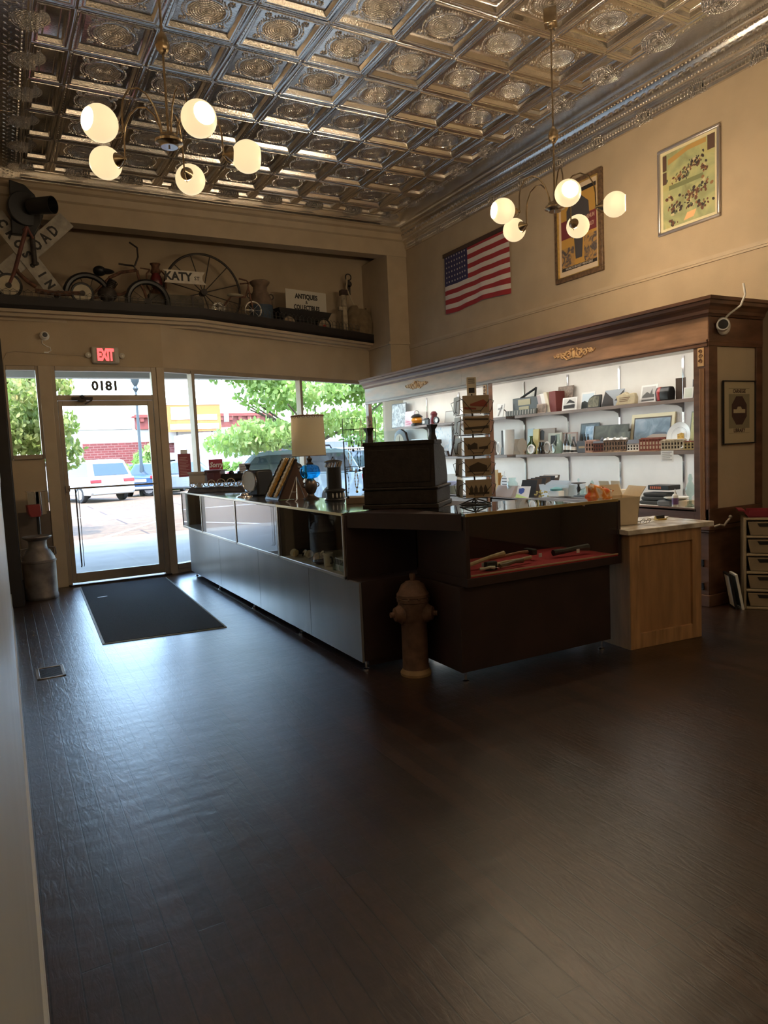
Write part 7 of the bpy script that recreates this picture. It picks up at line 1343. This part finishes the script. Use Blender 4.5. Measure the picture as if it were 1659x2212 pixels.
b = B(); p_ = Vector(L3(508, 638, Yt)); b.sph(p_, .09, 14, 8, (1.3, .8, .25)); b.build('saddle', mat('aged_cream_paint', (0, 0, 0)), t)
# ledge milk can
q = ony(561, 640, 9.95); t = thing('milk_can', 'rusty milk can with a blue painted body on the ledge', 'milk can', (q.x, 9.92, ZL)); b = B(); b.lathe([(.165, 0), (.17, .02), (.17, .36)], n=32); b.build('body', mat('dark_blue_paint', (.035, .06, .095), .7, nv=.2), t); b = B(); b.lathe([(.17, .36), (.165, .44), (.12, .54), (.10, .58), (.10, .63), (.14, .68), (.145, .70), (.12, .715), (0, .72)], n=32); b.build('shoulder', mat('rusted_tin', (.14, .095, .065), .7, nv=.3, ns=10), t); b = B(); b.torus((.16, 0, .50), .035, .008, 14, 6, (0, 1, 0)); b.torus((-.16, 0, .50), .035, .008, 14, 6, (0, 1, 0)); b.build('handle', IRON, t)
# wagon and sign
def LE(px, py, Y): return Vector(L3(px, py, Y))
Yw = 10.12; xw0, xw1 = ony(590, 665, Yw-.15).x, ony(718, 668, Yw-.15).x
t = thing('toy_wagon', 'black toy wagon with spoked cream and red wheels on the ledge', 'wagon', ((xw0+xw1)/2, Yw, ZL), math.radians(12)); wl = (xw1-xw0)/2
b = B(); b.box(-wl*.85, wl*.85, -.13, .20, .21, .22); b.add([], []); 
for q_ in (((-wl*.85, -.13), (wl*.85, -.13), (wl, -.17), (-wl, -.17)), ((-wl*.85, .20), (wl*.85, .20), (wl, .24), (-wl, .24)), ((-wl*.85, -.13), (-wl*.85, .20), (-wl, .24), (-wl, -.17)), ((wl*.85, -.13), (wl*.85, .20), (wl, .24), (wl, -.17))):
    b.add([(q_[0][0], q_[0][1], .21), (q_[1][0], q_[1][1], .21), (q_[2][0], q_[2][1], .35), (q_[3][0], q_[3][1], .35)], [(0, 1, 2, 3)])
o = b.build('tray', BLACK, t, smooth=False); o.modifiers.new('s', 'SOLIDIFY').thickness = .008
for x in (-wl*.62, wl*.7):
    for y in (-.15, .2): b = B(); b.torus((x, y, .135), .115, .018, 28, 6, (0, 1, 0)); wh = b.build('wheel', BLACK, t); b = B(); b.cyl((x, y-.008, .135), (x, y+.008, .135), .105, n=24); b.build('disc', mat('aged_tan_paint', (.32, .25, .17), .7, nv=.2), wh); b = B(); b.cyl((x, y-.02, .135), (x, y+.02, .135), .03, n=12); b.build('hub', RED, wh)
b = B(); b.cyl((-wl*.62, -.15, .135), (-wl*.62, .2, .135), .012, n=8); b.cyl((wl*.7, -.15, .135), (wl*.7, .2, .135), .012, n=8); b.box(-wl*.7, wl*.75, .0, .04, .13, .21); b.build('axle', IRON, t)
q0 = ony(612, 635, Yw+.02); q1 = ony(710, 642, Yw+.02); t = thing('shop_sign', 'white card sign reading ANTIQUES & COLLECTIBLES standing in the black wagon', 'sign', ((q0.x+q1.x)/2, Yw+.03, ZL+.34), math.radians(12)); w = (q1.x-q0.x)*1.0
b = B(); b.box(-w/2, w/2, 0, .006, 0, .34); b.build('card', mat('sign_card_white', (.50, .47, .40), .7), t, smooth=False)
text('ANTIQUES', .10, INK, t, (0, -.003, .245), sx=.86, bold=.004); text('&', .07, INK, t, (0, -.003, .165)); text('COLLECTIBLES', .10, INK, t, (0, -.003, .08), sx=.72, bold=.004)
# post and sack
q = ony(743, 650, 10.25); t = thing('carved_post', 'pale weathered wooden post with a dark cap near the right end of the ledge', 'post', (q.x, 10.26, ZL)); PW = mat('pale_weathered_wood', (.30, .25, .18), .8, nv=.3, ns=12); b = B(); b.box(-.04, .04, -.04, .04, 0, .50); b.lathe([(.035, .5), (.05, .52), (.045, .58), (.05, .62), (.05, .68)], n=10); b.box(-.10, .0, -.03, .03, .44, .50); b.build('shaft', PW, t, bevel=.008); b = B(); b.box(-.055, .055, -.05, .05, .68, .76); b.build('cap', DKWOOD, t, bevel=.004)
q = ony(757, 600, 10.3); t = thing('pulley_hook', 'hanging pulley with pale rope at the right end of the ledge', 'pulley', (q.x, 10.38, ZL+.62)); b = B(); b.torus((0, 0, .38), .05, .010, 16, 6, (0, 1, 0)); b.cyl((.0, -.02, .27), (.0, .02, .27), .05, n=16); b.box(-.02, .02, -.02, .02, .10, .25); b.build('block', IRON, t); b = B(); b.tube([(-.03, -.02, .38), (-.05, -.02, .2), (.0, -.02, .08), (.06, -.03, -.05), (.12, -.03, -.22)], .013, 8); b.build('rope', mat('pale_rope', (.42, .35, .25), .9), t)
q = ony(779, 680, 10.3); t = thing('burlap_sack', 'slumped brown burlap sack at the right end of the ledge', 'sack', (q.x, 10.36, ZL)); b = B(); rn = random.Random(4)
b.lathe([(.20, 0), (.235, .05), (.23, .25), (.20, .40), (.16, .47), (.12, .50), (.06, .47), (0, .46)], n=28, sq=lambda a, z: 1+.06*math.sin(3*a+z*9)+.04*math.sin(7*a-z*5)); b.v = [(x, y*.5, z*(1+.10*(x < -.05))) for x, y, z in b.v]; b.build('sack', mat('brown_burlap', (.16, .115, .065), .95, nv=.2, ns=12, bump=.5, bs=150), t); b = B(); b.box(.12, .20, -.04, .02, .42, .52); b.build('ear', M['brown_burlap'], t)
# low wire fence along the ledge
t = thing('wire_fence', 'low looped wire garden edging running along the front of the ledge', 'fence', (0, 0, 0)); b = B()
def lp(s): 
    if s < 2.35: return Vector((s, 8.93+.03*s/2.35, 0))
    return Vector((s, 8.98+.4213*(s-2.35)+.02, 0))
def loops(a, e, h0): 
    s = a
    while s < e:
        p0, p1 = lp(s), lp(s+.085); z = 3.335; m_ = (p0+p1)/2; b.tube([(p0.x, p0.y+.02, z-.05), (p0.x, p0.y+.02, z+h0*.7), (m_.x, m_.y+.02, z+h0), (p1.x, p1.y+.02, z+h0*.7), (p1.x, p1.y+.02, z-.05)], .0028, 5); s += .072
loops(.1, 2.2, .09); loops(2.2, 5.3, .13)
for zz_ in (.02, .06): b.tube([tuple(lp(s_)+Vector((0, .02, 3.335+zz_))) for s_ in (.1, 1.2, 2.34, 3.5, 5.3)], .0028, 5)
b.build('wire', mat('dull_wire', (.10, .095, .09), .5, metal=.6), t)
# upper trim moulding line on the wall under the ledge, wall plates of light
